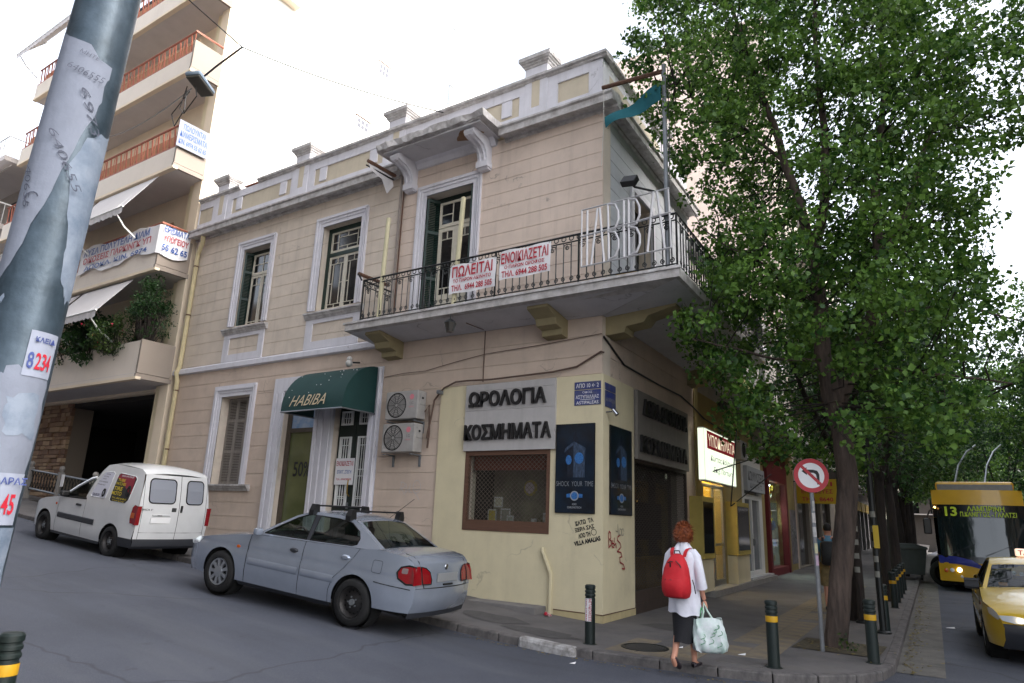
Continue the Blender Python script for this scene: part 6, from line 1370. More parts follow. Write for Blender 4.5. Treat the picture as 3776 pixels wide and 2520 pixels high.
MB().lathe([(0, .02), (.04, 0)], 10, M=Matrix.Translation((.06, .28, 2.62)) @ Matrix.Rotation(R_(90), 4, 'X')).build('marker_lamp', mat('lamp_amber', (255, 190, 100), .4, emit=2), bus)
MB().bbox(.15, BW-.15, .9, 4.5, 3.2, 3.5, .08).build('roof_box', by, bus); MB().box(.2, BW-.2, .86, .9, 3.22, 3.40).build('roof_grille', zinc, bus)
for x in (.75, 1.65): MB().tube([(x, 6.5, 3.4), (x+.5, 3.5, 4.25), (x+1.0, 1.2, 4.75), (x+1.6, -.6, 5.0)] if False else [(x, 2.6, 3.45), (x+.25, 4.2, 4.3), (x+.65, 6.2, 5.0), (x+1.1, 8.4, 5.5)], .035, 6).build('trolley_pole', steel, bus)
MB().bbox(-.32, -.08, -.12, .0, 1.75, 2.25, .04).build('wing_mirror', bk, bus); MB().tube([(-.2, -.02, 2.25), (-.1, .1, 2.5), (.05, .3, 2.6)], .025, 5).build('mirror_arm', bk, bus)
MB().tube([(.62+.2*math.cos(t), .45, 1.12+.18*math.sin(t)) for t in [i*math.pi/8 for i in range(9)]], .02, 5).build('steering_wheel', cabin, bus)
for y in (2.2, 8.5):
    for s in (0, 1): wheel(bus, .15 if s == 0 else BW-.15, y, .45, 1, 'steel', .26).matrix_basis = Matrix.Identity(4)
MB().box(.05, BW-.05, .3, BL-.2, .2, .34).build('underframe', arch_m, bus)
for x0, x1 in ((.35, 1.05), (1.3, 2.05)): MB().tube([(x0, bx(1.14)-.02+.22*abs(x0/BW*2-1)**3, 1.14), (x1, bx(1.5)-.015+.22*abs(x1/BW*2-1)**3, 1.5)], .012, 4).build('wiper', bk, bus)
for y0, y1 in ((-.55, -.05), (.05, .5)): MB().tube([(2.10, y0, .975), (1.98, y1, 1.03)], .007, 4).build('wiper', black_pl, taxi)
MB().box(3.632, 3.64, -.25, .25, .44, .54).build('number_plate', plate_m, taxi)
# ---------------------------------------------------------------- things on the side-street front
# entrance awning
aw = thing('door_awning', 'dark green quarter-barrel awning lettered HABIBA over the entrance', 'awning', (-6.6, 0, 3.8))
gfab = mat('awning_green', (20, 60, 58), .75, var=.15, vs=3, bump=.1, bs=120)
n = 12; prof = [(-.97*math.sin(i/n*math.pi/2), 3.87+1.0*math.cos(i/n*math.pi/2)) for i in range(n+1)]
MB().grid([[(x, y-.03, z) for x in [-7.62+.25*j for j in range(9)]] for y, z in prof]+[[(x, -1.0, 3.80) for x in [-7.62+.25*j for j in range(9)]]]).build('canvas', gfab, aw, world=True, smooth=True)
for x in (-7.62, -5.62): MB().add([(x, -.03, 3.80)]+[(x, y-.03, z) for y, z in prof]+[(x, -1.0, 3.80)], [tuple(range(n+3))]).build('end_panel', gfab, aw, world=True)
MB().tube([(-7.62, -.0, 3.80), (-7.62, -1.0, 3.80), (-5.62, -1.0, 3.80), (-5.62, 0, 3.80)], .016, 5).build('frame', mat('alu', (140, 142, 146), .4, metal=.7), aw, world=True)
o = text('HABIBA', 1.15, .26, Matrix.Translation((-6.72, -1.012, 4.03)) @ Matrix.Rotation(R_(-14), 4, 'X') @ LTXT, mat('gold_ink', (190, 172, 140), .6), aw, shear=.3, world=True)
ld = MB(); r5 = random.Random(12)
for i in range(16):
    t = r5.uniform(.5, 1.4); x = r5.uniform(-7.5, -5.7); y, z = -.98*math.sin(t)-.034, 3.875+1.005*math.cos(t); s = r5.uniform(.008, .02); ld.add([(x-s, y, z), (x, y-s*math.cos(t)*.0-.003, z-s), (x+s, y, z), (x, y, z+s)], [(0, 1, 2, 3)])
ld.build('droppings', white_p, aw, world=True)
gl_ = thing('globe_lamp', 'white globe lamp on the wall above the green awning', 'lamp', (-6.34, -.06, 4.9))
for z, r in ((5.0, .085), (5.10, .065)): MB().lathe([(r*math.sin(t), -r*math.cos(t)) for t in [i*math.pi/10 for i in range(11)]], 16, M=Matrix.Translation((-6.40, -.2, z))).build('globe', mat('opal', (214, 212, 208), .3), gl_, world=True, smooth=True)
MB().tube([(-6.40, -.2, 5.02), (-6.28, -.12, 5.02), (-6.26, .0, 5.04)], .02, 6).build('arm', black_pl, gl_, world=True)
# sign on the front door
ds = thing('door_notice', 'white for-rent notice hung on the dark green door', 'notice', (-6.55, .19, 2.2))
MB().box(-6.92, -6.32, .175, .185, 2.25, 2.85).build('board', white_s, ds, world=True)
for s, z, h_, m, w_ in (('ΕΝΟΙΚΙΑΖΕΤΑΙ', 2.73, .11, red_ink, .54), ('ΕΠΑΓΓ. ΣΤΕΓΗ', 2.54, .08, blue_ink, .46), ('Τηλ. 6944288505', 2.37, .06, red_ink, .5)): text(s, w_, h_, TL(-6.62, z, .172), m, ds, bold=.015, world=True)
# air conditioners
acw = mat('ac_white', (172, 168, 164), .6, var=.2, vs=4, streak=.2, streakc=(.3, .26, .22)); pink_ink = mat('pink_ink', (214, 130, 140), .6)
def ac(z, lab, dx):
    a = thing('air_conditioner', lab, 'air conditioner', (-4.53+dx, -.2, z), group='outdoor units by the entrance')
    MB().bbox(-.46, .44, -.14, .14, 0, .60, .02).build('casing', acw, a)
    M = Matrix.Translation((-.14, -.142, .30)) @ Matrix.Rotation(R_(90), 4, 'X')
    f = MB().lathe([(0, -.06), (.235, -.06), (.245, .0), (.265, .008), (.27, 0)], 28, M=M).build('fan_well', mat('fan_dark', (8, 8, 8), .9), a)
    mb = MB()
    for k in range(3): mb.prism([(.03, -.03), (.2, -.09), (.22, .03), (.04, .04)], 2, -.045, -.04, M=M @ Matrix.Rotation(k*2.094, 4, 'Z'))
    mb.lathe([(.05, -.04), (0, -.03)], 12, M=M); mb.build('fan', mat('fan_grey', (30, 29, 29), .7), f)
    mb = MB()
    for r in (.05, .085, .12, .155, .19, .225): mb.lathe([(r, .004), (r+.006, .008), (r+.008, .004)], 26, M=M)
    for k in range(10): A = M @ Matrix.Rotation(k*math.pi/5, 4, 'Z'); mb.box(.03, .25, -.003, .003, .003, .008, M=A)
    mb.build('fan_guard', mat('guard_grey', (14, 14, 14), .8), f)
    MB().lathe([(0, .003), (.06, .002), (.06, 0)], 16, M=Matrix.Translation((.28, -.142, .46)) @ Matrix.Rotation(R_(90), 4, 'X')).build('logo_disc', pink_ink, a)
    text('LG', .1, .06, Matrix.Translation((.28, -.143, .33)) @ LTXT, mat('logo_grey', (130, 126, 128), .6), a, bold=.02); text('INVERTER', .14, .03, Matrix.Translation((.28, -.143, .25)) @ LTXT, pink_ink, a)
    MB().bbox(.44, .455, -.06, .1, .3, .52, .005).build('valve_cover', acw, a); MB().box(.44, .47, -.02, .02, .42, .46).build('grip', black_pl, a)
    for x in (-.38, .36): MB().prism([(-.14, -.03), (.2, -.03), (.2, -.28), (.17, -.28), (.16, -.06), (-.14, -.05)], 0, x-.02, x+.02).build('wall_bracket', zinc, a)
ac(3.59, 'upper air conditioner unit beside the green awning', 0); ac(2.90, 'lower air conditioner unit beside the green awning', -.03)
cab = mat('cable_brown', (96, 76, 66), .8)
def cable(pts, r, nm, lab, m=cab):
    Q = [Vector(p) for p in pts]; return tag(rebase(MB().tube(Q, r, 5).build(nm, m)), lab, 'cable')
cable([(-4.06, -.12, 3.75), (-3.98, -.08, 3.9), (-3.95, -.06, 3.3), (-3.98, -.06, 3.0)], .02, 'coolant_pipe', 'thin pipe hanging beside the air conditioners')
cable([(-3.98, -.1, 3.2), (-3.93, -.07, 3.6), (-3.86, -.07, 4.0), (-3.62, -.07, 4.24), (-3.3, -.09, 4.34), (-3.0, -.10, 4.34), (-2.4, -.10, 4.32), (-1.0, -.07, 4.36), (-.5, -.05, 4.42), (0, -.05, 4.66), (.05, -.02, 4.64)], .019, 'pipe_bundle', 'brown pipe bundle running over the grey shop sign')
cable([(-5.4, -.03, 4.62), (-4.8, -.04, 4.66), (-4.2, -.03, 4.66), (-3.4, -.03, 4.78), (-2.6, -.03, 4.88), (-1.4, -.03, 4.92), (0, -.03, 5.0)], .007, 'wall_cable', 'sagging thin cable along the wall under the balcony')
cable([(-2.72, -.6, 5.4), (-2.65, -.03, 5.38), (-2.65, -.03, 4.3)], .012, 'lamp_cable', 'thin cable from the lantern down the wall')
# grey jeweller signs with raised letters
sgm = mat('sign_panel', (186, 182, 180), .7, var=.12, vs=3, streak=.3, streakc=(.3, .28, .26)); lt = mat('letter_black', (30, 28, 28), .5)
s1 = thing('shop_sign', 'pale grey panel with raised black Greek letters over the grilled window', 'sign', (-1.97, -.06, 2.91))
for a, b in ((2.91, 3.24), (3.245, 3.70), (3.705, 4.10), (4.105, 4.24)): MB().box(-3.02, -.92, -.085, -.036, a, b).build('sign_board', sgm, s1, world=True)
text('ΩΡΟΛΟΓΙΑ', 1.80, .31, TL(-2.01, 3.93, -.087), lt, s1, ext=.05, bold=.025, world=True); text('ΚΟΣΜΗΜΑΤΑ', 2.0, .31, TL(-1.99, 3.27, -.087), lt, s1, ext=.05, bold=.025, world=True)
s2 = thing('shop_sign', 'dark shaded grey panel with raised letters over the rolling shutter', 'sign', RF @ Vector((.06, 3.05, 2.86)))
sgd = mat('sign_panel_shaded', (128, 122, 116), .7, var=.2, vs=3, streak=.35)  # darker copy of the sign panel grey: shade put into the colour
for a, b in ((2.86, 3.3), (3.305, 3.75), (3.755, 4.22)): MB().box(.036, .11, 1.5, 4.85, a, b, M=RF).build('sign_board', sgd, s2, world=True)
text('ΔΩΡΑ-ΩΡΟΛΟΓΙΑ', 2.9, .34, TR(3.2, 3.92, .112), lt, s2, ext=.05, bold=.02, world=True); text('ΚΟΣΜΗΜΑΤΑ', 3.0, .34, TR(3.1, 3.17, .112), lt, s2, ext=.05, bold=.02, world=True)
# posters
pd = mat('poster_dark', (8, 10, 16), .35, c2=(14, 40, 62), vs=1.4, coat=.3); p_b = mat('poster_blue', (34, 84, 150), .4, c2=(70, 130, 190), vs=40); p_s = mat('poster_stone', (70, 88, 112), .5, c2=(22, 32, 50), vs=40, stretch=(1, .25, 1)); p_d = mat('poster_stone_dk', (26, 36, 54), .5, c2=(8, 12, 22), vs=40, stretch=(1, .25, 1)); p_w = mat('poster_white', (150, 154, 160), .5)
def poster(M, W, H, lab, px):
    p = thing('poster', lab, 'poster', M=M)
    MB().box(-W/2, W/2, 0, H, -.02, .0).build('panel', pd, p)
    rim = MB()
    for r in subtract((-W/2, W/2, 0, H), [(-W/2+.01, W/2-.01, .01, H-.01)]): rim.box(r[0], r[1], r[2], r[3], -.021, .004)
    rim.build('rim', black_pl, p)
    S = W/.79
    def poly(pts, m, z, nm): MB().add([(x*S, y, z) for x, y in pts], [tuple(range(len(pts)))]).build(nm, m, p)
    # a clock tower seen from below
    poly([(-.16, .62), (-.03, .62), (-.03, 1.22), (-.20, 1.08), (-.2, .98), (-.16, .95)], p_d, .002, 'tower'); poly([(-.03, .62), (.20, .62), (.20, 1.0), (.21, 1.12), (-.03, 1.22)], p_s, .002, 'tower')
    poly([(-.22, 1.06), (-.03, 1.2), (-.02, 1.26), (-.20, 1.14)], p_s, .003, 'tower_cornice'); poly([(-.03, 1.2), (.22, 1.09), (.21, 1.14), (-.02, 1.26)], p_s, .003, 'tower_cornice')
    poly([(-.05, 1.24), (.09, 1.18), (.03, 1.42), (-.02, 1.46)], p_d, .002, 'spire')
    for cx, cy, rx, ry in ((-.125, .93, .06, .085), (.085, .96, .09, .1)): poly([(cx+rx*math.cos(t), cy+ry*math.sin(t)) for t in [i*.3142 for i in range(20)]], p_b, .004, 'clock_face')
    for cx, cy, rx in ((0, .30, .085),): poly([(cx+rx*math.cos(t), cy+rx*math.sin(t)) for t in [i*.3142 for i in range(20)]], p_w, .003, 'watch'); poly([(cx+.065*math.cos(t), cy+.065*math.sin(t)) for t in [i*.3142 for i in range(20)]], p_b, .004, 'watch_dial'); poly([(-.16, .27), (-.085, .27), (-.085, .34), (-.16, .33)], p_b, .002, 'watch_strap'); poly([(.16, .27), (.085, .27), (.085, .34), (.16, .33)], p_b, .002, 'watch_strap')
    text('SHOCK  YOUR  TIME', .74*S, .085, Matrix.Translation((0, .51, .004)), p_w, p, bold=-.015); text('CHRONOTECH', .28*S, .035, Matrix.Translation((0, .10, .004)), p_w, p, bold=.02); text('CC', .09*S, .03, Matrix.Translation((0, .155, .004)), p_w, p, bold=.04)
poster(TL(-.505, 1.775, -.062), .79, 1.58, 'dark blue clock-tower watch poster left of the corner edge', 0); poster(TR(.755, 1.775, .062), 1.05, 1.58, 'dark blue clock-tower watch poster right of the corner edge', 1)
# street-name plates
pb = mat('plate_blue', (34, 52, 128), .5, c2=(92, 94, 110), vs=6); 
np1 = thing('street_name_plate', 'blue and white street-name plate with house numbers facing the side street', 'street sign', (-.27, -.05, 3.69))
MB().box(-.54, -.005, -.048, -.038, 3.98, 4.12).build('number_strip', pb, np1, world=True); MB().box(-.54, -.005, -.048, -.038, 3.69, 3.965).build('name_board', pb, np1, world=True)
for s, z, h_, w_ in (('ΑΠΟ 10 ← 2', 4.05, .08, .46), ('ΟΔΟΣ', 3.925, .04, .2), ('ΑΣΤΥΠΑΛΑΙΑΣ', 3.84, .065, .47), ('ASTIPALEAS', 3.735, .06, .45)): text(s, w_, h_, TL(-.275, z, -.051), white_s, np1, bold=.01, world=True)
MB().box(-.42, -.12, -.051, -.0495, 3.786, 3.794).build('rule', white_s, np1, world=True)
np2 = thing('street_name_plate', 'worn dark blue street-name plate facing the main street', 'street sign', RF @ Vector((.05, .25, 3.65)))
MB().box(.038, .048, .03, .52, 3.97, 4.10, M=RF).build('number_strip', pb, np2, world=True); MB().box(.038, .048, .03, .52, 3.66, 3.955, M=RF).build('name_board', pb, np2, world=True); text('ΑΧΑΡΝΩΝ', .4, .07, TR(.27, 3.8, .05), grey_ink, np2, world=True)
sl = thing('spot_lamp', 'small chrome spot lamp on the corner under the street-name plates', 'lamp', RF @ Vector((.05, .18, 3.55)))
MB().tube([RF @ Vector((.04, .08, 3.56)), RF @ Vector((.14, .12, 3.57))], .012, 6).build('arm', chrome, sl, world=True); MB().lathe([(0, 0), (.04, 0), (.045, .12), (0, .12)], 14, M=RF @ Matrix.Translation((.16, .12, 3.60)) @ Matrix.Rotation(R_(140), 4, 'Y') @ Matrix.Rotation(0, 4, 'X')).build('head', chrome, sl, world=True)
cc = thing('security_camera', 'tiny grey camera at the left top corner of the yellow wall', 'camera', (-3.68, -.1, 4.1)); MB().bbox(-3.72, -3.64, -.2, -.05, 4.1, 4.18, .015).build('body', zinc, cc, world=True); MB().box(-3.69, -3.67, -.05, -.03, 4.12, 4.2).build('mount', zinc, cc, world=True)
# graffiti, painted strokes
def strokes(lines, M, r, m, name, lab):
    mb = MB()
    for l in lines:
        P = [Vector((x, y, 0)) for x, y in l]
        for a, b in zip(P, P[1:]):
            d = (b-a); 
            if d.length < 1e-5: continue
            nn = Vector((-d.y, d.x, 0)).normalized()*r; e = d.normalized()*r*.5
            mb.add([a-nn-e, b-nn+e, b+nn+e, a+nn-e], [(0, 1, 2, 3)])
    o = mb.build(name, m, M=M); return tag(rebase(o), lab, 'graffiti')
g1 = [[(0, .02), (.06, .26), (.02, .24)], [(.06, .26), (.16, .22), (.12, .14), (.05, .13), (.16, .0)], [(.2, .22), (.18, .03), (.26, .12), (.30, .04)], [(.30, .22), (.27, .05), (.36, .04)], [(.48+.1*math.cos(t), .16+.13*math.sin(t)) for t in [i*.35 for i in range(19)]], [(.44, .2), (.445, .18)], [(.52, .2), (.515, .18)], [(.43, .12), (.48, .08), (.53, .12)], [(.40, .06), (.5, -.02), (.56, -.1)]]
strokes(g1, TL(-4.72, 2.05, -.004), .007, mat('paint_white', (196, 188, 186), .7), 'graffiti', 'thin white scrawl with a smiley face under the air conditioners')
g2 = [[(.06, .0), (.04, .34), (.07, .40), (.12, .36), (.13, .24), (.08, .20), (.16, .16), (.14, .06), (.05, .0)], [(.2, .18), (.18, .02), (.26, .0)], [(.18, .1), (.26, .1)], [(.28, .24), (.26, .04), (.34, .10), (.36, -.02)], [(.50, .3), (.42, .26), (.40, .18), (.52, .10), (.56, .0), (.46, -.06), (.40, -.10)], [(.40, -.10), (.56, -.14), (.60, -.24), (.50, -.26), (.52, -.38), (.66, -.44), (.72, -.56), (.60, -.54)]]
strokes([[(x*1.1, y*.68) for x, y in l] for l in g2], TR(.14, 1.22, .05), .011, mat('paint_red', (156, 30, 48), .7), 'graffiti', 'red sprayed tag on the yellow corner facing the main street')
strokes([[(.0, .08), (.12, .06), (.1, .2), (.14, .0)], [(.2, .12), (.18, .02), (.26, .0), (.28, .1), (.2, .12)], [(.34+.05*math.cos(t), .06+.06*math.sin(t)) for t in [i*.5 for i in range(13)]]], TR(.5, 1.42, .05), .006, mat('paint_grey', (120, 116, 112), .7), 'graffiti', 'faint grey scribble above the red tag')
stn = thing('stencil_graffiti', 'black stencilled Greek slogan below the left poster', 'graffiti', M=TL(-.30, 1.48, -.038) @ Matrix.Rotation(R_(14), 4, 'Z'))
for s, y, w_, x in (('ΚΑΤΩ  ΤΑ', .16, .36, .02), ('ΞΕΡΑ ΣΑΣ', .05, .38, 0), ('ΑΠΟ ΤΗ', -.06, .24, -.03), ('VILLA AMALIAS', -.17, .52, 0)): text(s, w_, .08, Matrix.Translation((x, y, 0)), black_ink, stn, bold=.05)
MB().lathe([(.045, .0), (.055, .001)], 16, M=Matrix.Translation((.16, -.05, 0))).build('ring', black_ink, stn)
# ---- balcony things
for nm, lab, xc, zc, w_, h_, lines in (('for_sale_banner', 'left white banner with red lettering tied to the balcony railing', -2.33, 6.20, 1.12, .60, (('ΠΩΛΕΙΤΑΙ', .15, .23, .98), ('ΤΟ ΠΑΡΟΝ ΑΚΙΝΗΤΟ', -.04, .075, .92), ('ΤΗΛ.  6944 288 505', -.19, .13, .98))), ('for_rent_banner', 'right white banner with red lettering tied to the balcony railing', -1.12, 6.29, 1.12, .58, (('ΕΝΟΙΚΙΑΖΕΤΑΙ', .13, .22, 1.04), ('Ο ΠΑΡΩΝ ΟΡΟΦΟΣ', -.05, .075, .88), ('ΤΗΛ. 6944 288 505', -.19, .13, 1.0)))):
    b = thing(nm, lab, 'banner', (xc, -1.0, zc-h_/2), group=None)
    MB().grid([[(xc-w_/2+w_*i/10, -.995-.012*math.sin(i*1.3+j), zc-h_/2+h_*j/5+.012*math.sin(i*.9)*(1 if j in (0, 5) else 0)) for i in range(11)] for j in range(6)]).build('cloth', white_s, b, world=True, smooth=True)
    for s, dz, hh, ww in lines: text(s, ww, hh, TL(xc, zc+dz, -1.013), red_ink, b, bold=.022, world=True)
    for dx in (-w_/2+.03, w_/2-.03): MB().tube([(xc+dx, -1.0, zc+h_/2-.02), (xc+dx, -.97, zc+h_/2+.06)], .005, 4).build('tie', black_pl, b, world=True)
hb = thing('letter_frame_sign', 'white metal letter-frame sign spelling HABIBA on the balcony corner', 'sign', (.9, -1.02, 5.95))
lm = mat('letter_white', (196, 194, 196), .5, metal=.2, var=.1, vs=9)
def bar(p, q, r=.02): return MB().tube([(p[0], -1.03, p[1]), (q[0], -1.03, q[1])], r, 4)
z0, z1 = 5.95, 7.03
for i, (p, q) in enumerate((((.08, z1), (1.72, 7.06)), ((.08, 6.52), (1.74, 6.62)), ((.08, z0), (1.74, 6.0)), ((.09, z0), (.09, z1)), ((1.73, 6.0), (1.70, 7.06)))): bar(p, q, .022 if i == 1 else .016).build('frame_bar', lm, hb, world=True)
for p, q in (((.20, z0), (.20, z1-.03)), ((.28, z0), (.40, 7.0)), ((.53, z0), (.44, 7.0)), ((.62, 5.97), (.60, 7.03)), ((.90, 5.98), (.90, 7.03)), ((.99, 5.98), (.99, 7.04)), ((1.32, 6.0), (1.44, 7.05)), ((1.62, 6.0), (1.50, 7.05))): bar(p, q, .022).build('letter_stroke', lm, hb, world=True)
for x in (.60, .99):
    for zc in (6.77, 6.25): MB().tube([(x, -1.03, zc+.26), (x+.14, -1.03, zc+.22), (x+.2, -1.03, zc+.08), (x+.2, -1.03, zc-.08), (x+.14, -1.03, zc-.22), (x, -1.03, zc-.26)], .022, 5).build('letter_bow', lm, hb, world=True)
fp = thing('flag_pole', 'grey steel pole standing at the balcony corner with a boom and flag', 'pole', (1.62, -.9, 5.68))
MB().tube([(1.62, -.9, 5.68), (1.62, -.9, 9.55)], .04, 8).build('mast', zinc, fp, world=True); MB().tube([(1.62, -.9, 9.42), (.42, -.9, 9.50)], .04, 6).build('boom', rust, fp, world=True)
MB().tube([(1.68, -.88, 9.5), (1.70, -.9, 8.2), (1.66, -.9, 6.8)], .008, 4).build('wire', black_pl, fp, world=True)
MB().tube([(.45, -.9, 9.45), (.45, -.9, 8.7), (.40, -.88, 7.9)], .007, 4).build('rope', mat('rope', (190, 186, 178), .9), fp, world=True)
fg = thing('flag', 'small ragged teal flag hanging from the boom', 'flag', (.9, -.92, 8.65))
MB().grid([[(.50+1.08*t, -.92-.05*math.sin(t*7+q*2), 8.62+.20*t+(.20+.14*t)*q+.025*math.sin(t*9)) for t in [i/10 for i in range(11)]] for q in (0, .33, .66, 1)]).build('cloth', mat('flag_teal', (28, 96, 106), .9, var=.2, vs=4), fg, world=True, smooth=True)
fld = thing('floodlight', 'black floodlight on an arm above the letter sign', 'floodlight', (1.05, -1.05, 7.1)); MB().tube([(1.45, -1.0, 7.08), (1.10, -1.02, 7.24), (1.02, -1.05, 7.33)], .02, 6).build('arm', black_pl, fld, world=True)
MB().bbox(-.14, .14, -.06, .06, -.09, .09, .015, M=Matrix.Translation((1.02, -1.05, 7.36)) @ Matrix.Rotation(R_(-30), 4, 'X') @ Matrix.Rotation(R_(12), 4, 'Y')).build('lamp_head', black_pl, fld, world=True)
# furled awning gear left over on the balcony
for i, (x, z) in enumerate(((-4.80, 0), (-2.76, 0))):
    a = thing('awning_arm', ['yellow plastic tube standing at the left end of the balcony', 'yellow plastic tube leaning before the balcony door'][i], 'tube', (x, -.95, 5.7), group='yellow tubes on the balcony')
    MB().tube([(x-.05+.0*i, -.93, 5.70), (x+.05*i, -.93, 7.98)], .05, 8).build('tube', mat('tube_yellow', (198, 190, 156), .6, var=.1), a, world=True, smooth=True); MB().lathe([(.05, 0), (.052, .02), (0, .02)], 8, M=Matrix.Translation((x+.05*i, -.93, 7.98))).build('cap', MATS['tube_yellow'], a, world=True)
for i, (z, x, lab) in enumerate(((9.55, -5.42, 'rusty folded awning roller with torn cloth under the canopy'), (6.75, -5.36, 'rusty iron bar sticking out above the balcony rail'))):
    a = thing('rusty_beam', lab, 'beam', (x, -.6, z)); MB().tube([(x-.1, -1.05, z+.02), (x-.02, -.2, z)], .045, 5).build('beam', rust, a, world=True)
    if i == 0:
        MB().tube([(x-.14, -1.05, z-.08), (x-.0, -.25, z-.14)], .018, 5).build('arm', black_pl, a, world=True); MB().add([(x-.1, -1.0, z-.03), (x-.04, -.3, z-.06), (x-.0, -.25, z-.3), (x-.05, -.4, z-.55), (x-.06, -.6, z-.25), (x-.1, -.95, z-.15)], [(0, 1, 2, 3, 4, 5)]).build('torn_cloth', fabric, a, world=True)
    else: MB().tube([(x-.1, -1.05, z+.02), (x-.03, -.99, 6.62)], .02, 5).build('prop', iron, a, world=True)
bx_ = thing('cardboard_box', 'small brown box on the balcony floor behind the letter sign', 'box', (.75, -.5, 5.67)); MB().bbox(-.2, .2, -.12, .12, 0, .2, .01).build('carton', mat('carton', (180, 146, 96), .9, var=.2), bx_); MB().box(-.2, .2, -.02, .02, .2, .203).build('tape', mat('tape', (196, 170, 130), .5), bx_)
def lantern(p, lab, hang=.36):
    l = thing('lantern', lab, 'lantern', p, group='iron lanterns under the balcony')
    MB().tube([(0, 0, hang), (0, 0, .26)], .012, 5).build('hanger', iron, l); MB().lathe([(0, .28), (.05, .25), (.12, .2), (.13, .18)], 6).build('hood', iron, l)
    MB().lathe([(.115, .18), (.07, .0), (0, .0)], 6).build('glass', mat('lantern_glass', (60, 56, 52), .3), l)
    mb = MB()
    for k in range(6): a = k*math.pi/3; mb.tube([(.12*math.cos(a), .12*math.sin(a), .18), (.073*math.cos(a), .073*math.sin(a), 0)], .009, 4)
    mb.build('ribs', iron, l)
lantern((-2.82, -.98, 5.13), 'iron lantern under the balcony, above the air conditioners'); q = RF @ Vector((1.3, .85, 5.13)); lantern(q, 'iron lantern under the balcony corner beside the tree'); q = RF @ Vector((.5, 6.6, 4.55)); lantern(q, 'iron lantern hanging above the lit shoe-shop sign', .83)
# folded shop awning on the main street
fa = thing('folded_awning', 'folded cream awning cassette under the shop canopy with drop rods', 'awning', RF @ Vector((1.0, 9, 5.1)))
MB().prism([(1.0, 5.02), (1.0, 5.34), (1.06, 5.36), (1.14, 5.12), (1.1, 5.02)], 1, 6.2, 12, M=RF).build('cassette', mat('awn_cream', (206, 196, 130), .8, var=.1), fa, world=True); MB().tube([RF @ Vector((1.12, 6.2, 5.0)), RF @ Vector((1.12, 12, 5.0))], .03, 5).build('bar', black_pl, fa, world=True)
for a, b in (((1.05, 6.25, 5.1), (.95, 5.2, 2.1)), ((1.0, 7.6, 3.4), (.2, 6.0, 2.9)), ((.9, 10.5, 3.2), (.2, 8.4, 2.2))): MB().tube([RF @ Vector(a), RF @ Vector(b)], .016, 5).build('rod', black_pl, fa, world=True)
for d, z in ((9.6, 3.55), (12.6, 4.2)):
    a = thing('wall_unit', 'air conditioner unit over the %s shop on the main street' % ('white' if d < 11 else 'red'), 'air conditioner', M=RF @ Matrix.Translation((.05, d, z))); MB().bbox(0, .3, -.4, .4, 0, .55, .02).build('casing', acw, a); MB().lathe([(0, .0), (.2, 0), (.22, .01)], 18, M=Matrix.Translation((.302, -.08, .28)) @ Matrix.Rotation(R_(90), 4, 'Y')).build('fan', mat('fan_dark', (44, 42, 42), .7), a)
cable([RF @ Vector(p) for p in ((.03, .0, 4.95), (.03, 1.0, 4.62), (.03, 3.0, 4.60), (.03, 4.6, 4.62), (.04, 5.6, 4.5), (.04, 6.5, 4.35), (.04, 9, 4.25))], .02, 'wall_cable', 'black cable bundle sagging along the main-street wall', black_pl)
# ---------------------------------------------------------------- street furniture
bgreen = mat('bollard_green', (24, 36, 34), .5, var=.2, vs=8); byel = mat('bollard_yellow', (206, 158, 30), .5, var=.15, vs=8)
def bollard(x, y, lab, band=True, sticker=False, z=None, lean=0):
    b = thing('bollard', lab, 'bollard', M=Matrix.Translation((x, y, walkz(x, y) if z is None else z)) @ Matrix.Rotation(R_(lean), 4, 'Y'), group='green bollards on the kerb')
    MB().lathe([(.10, -.03), (.10, .006), (.072, .01), (.072, .60)], 18).build('post', bgreen, b, smooth=True); MB().lathe([(.072, .6), (.066, .605), (.066, .62), (.076, .63), (.076, .65), (.066, .66), (.066, .672), (.076, .68), (.076, .70), (.066, .71), (.066, .722), (.076, .73), (.076, .765), (.06, .78), (0, .78)], 18).build('ribbed_cap', bgreen, b, smooth=True, ang=25)
    if band: MB().lathe([(.0735, .525), (.0745, .53), (.0745, .59), (.0735, .595)], 18).build('yellow_band', byel, b, smooth=True)
    if sticker:
        MB().lathe([(.0755, .30), (.0755, .60)], 8, a0=R_(-130), a1=R_(-50)).build('bill', white_s, b, smooth=True)
        for s, dx, h_ in (('ΜΕΤΑΚΟΜΙΣΕΙΣ', .022, .04), ('ΤΗΛ. 210 8640', -.03, .018)):
            M = Matrix.Rotation(R_(9 if sticker == 1 else 9), 4, 'Z') @ Matrix.Translation((dx, -.077, .45)) @ LTXT @ Matrix.Rotation(R_(-90), 4, 'Z'); text(s, .29, h_, M, red_ink, b, bold=.015)
bollard(.72, -1.83, 'bollard with a white and red removals sticker near the yellow wall', False, 1)
bollard(3.13, -1.62, 'bollard in the middle of the corner pavement, right of the woman'); bollard(4.08, -.33, 'bollard at the kerb bend with a clean yellow band'); bollard(3.90, 3.0, 'plain bollard just behind the kerb bend')
for i, d in enumerate((7.4, 8.9, 10.4, 11.9, 13.4)): p = RF @ Vector((3.98, d, 0)); bollard(p.x, p.y, ['first', 'second', 'third', 'fourth', 'last'][i]+' of the bollards in the far row along the kerb')
bollard(.06, -8.79, 'near bollard with yellow band at the bottom left edge', True, 1, z=.03)
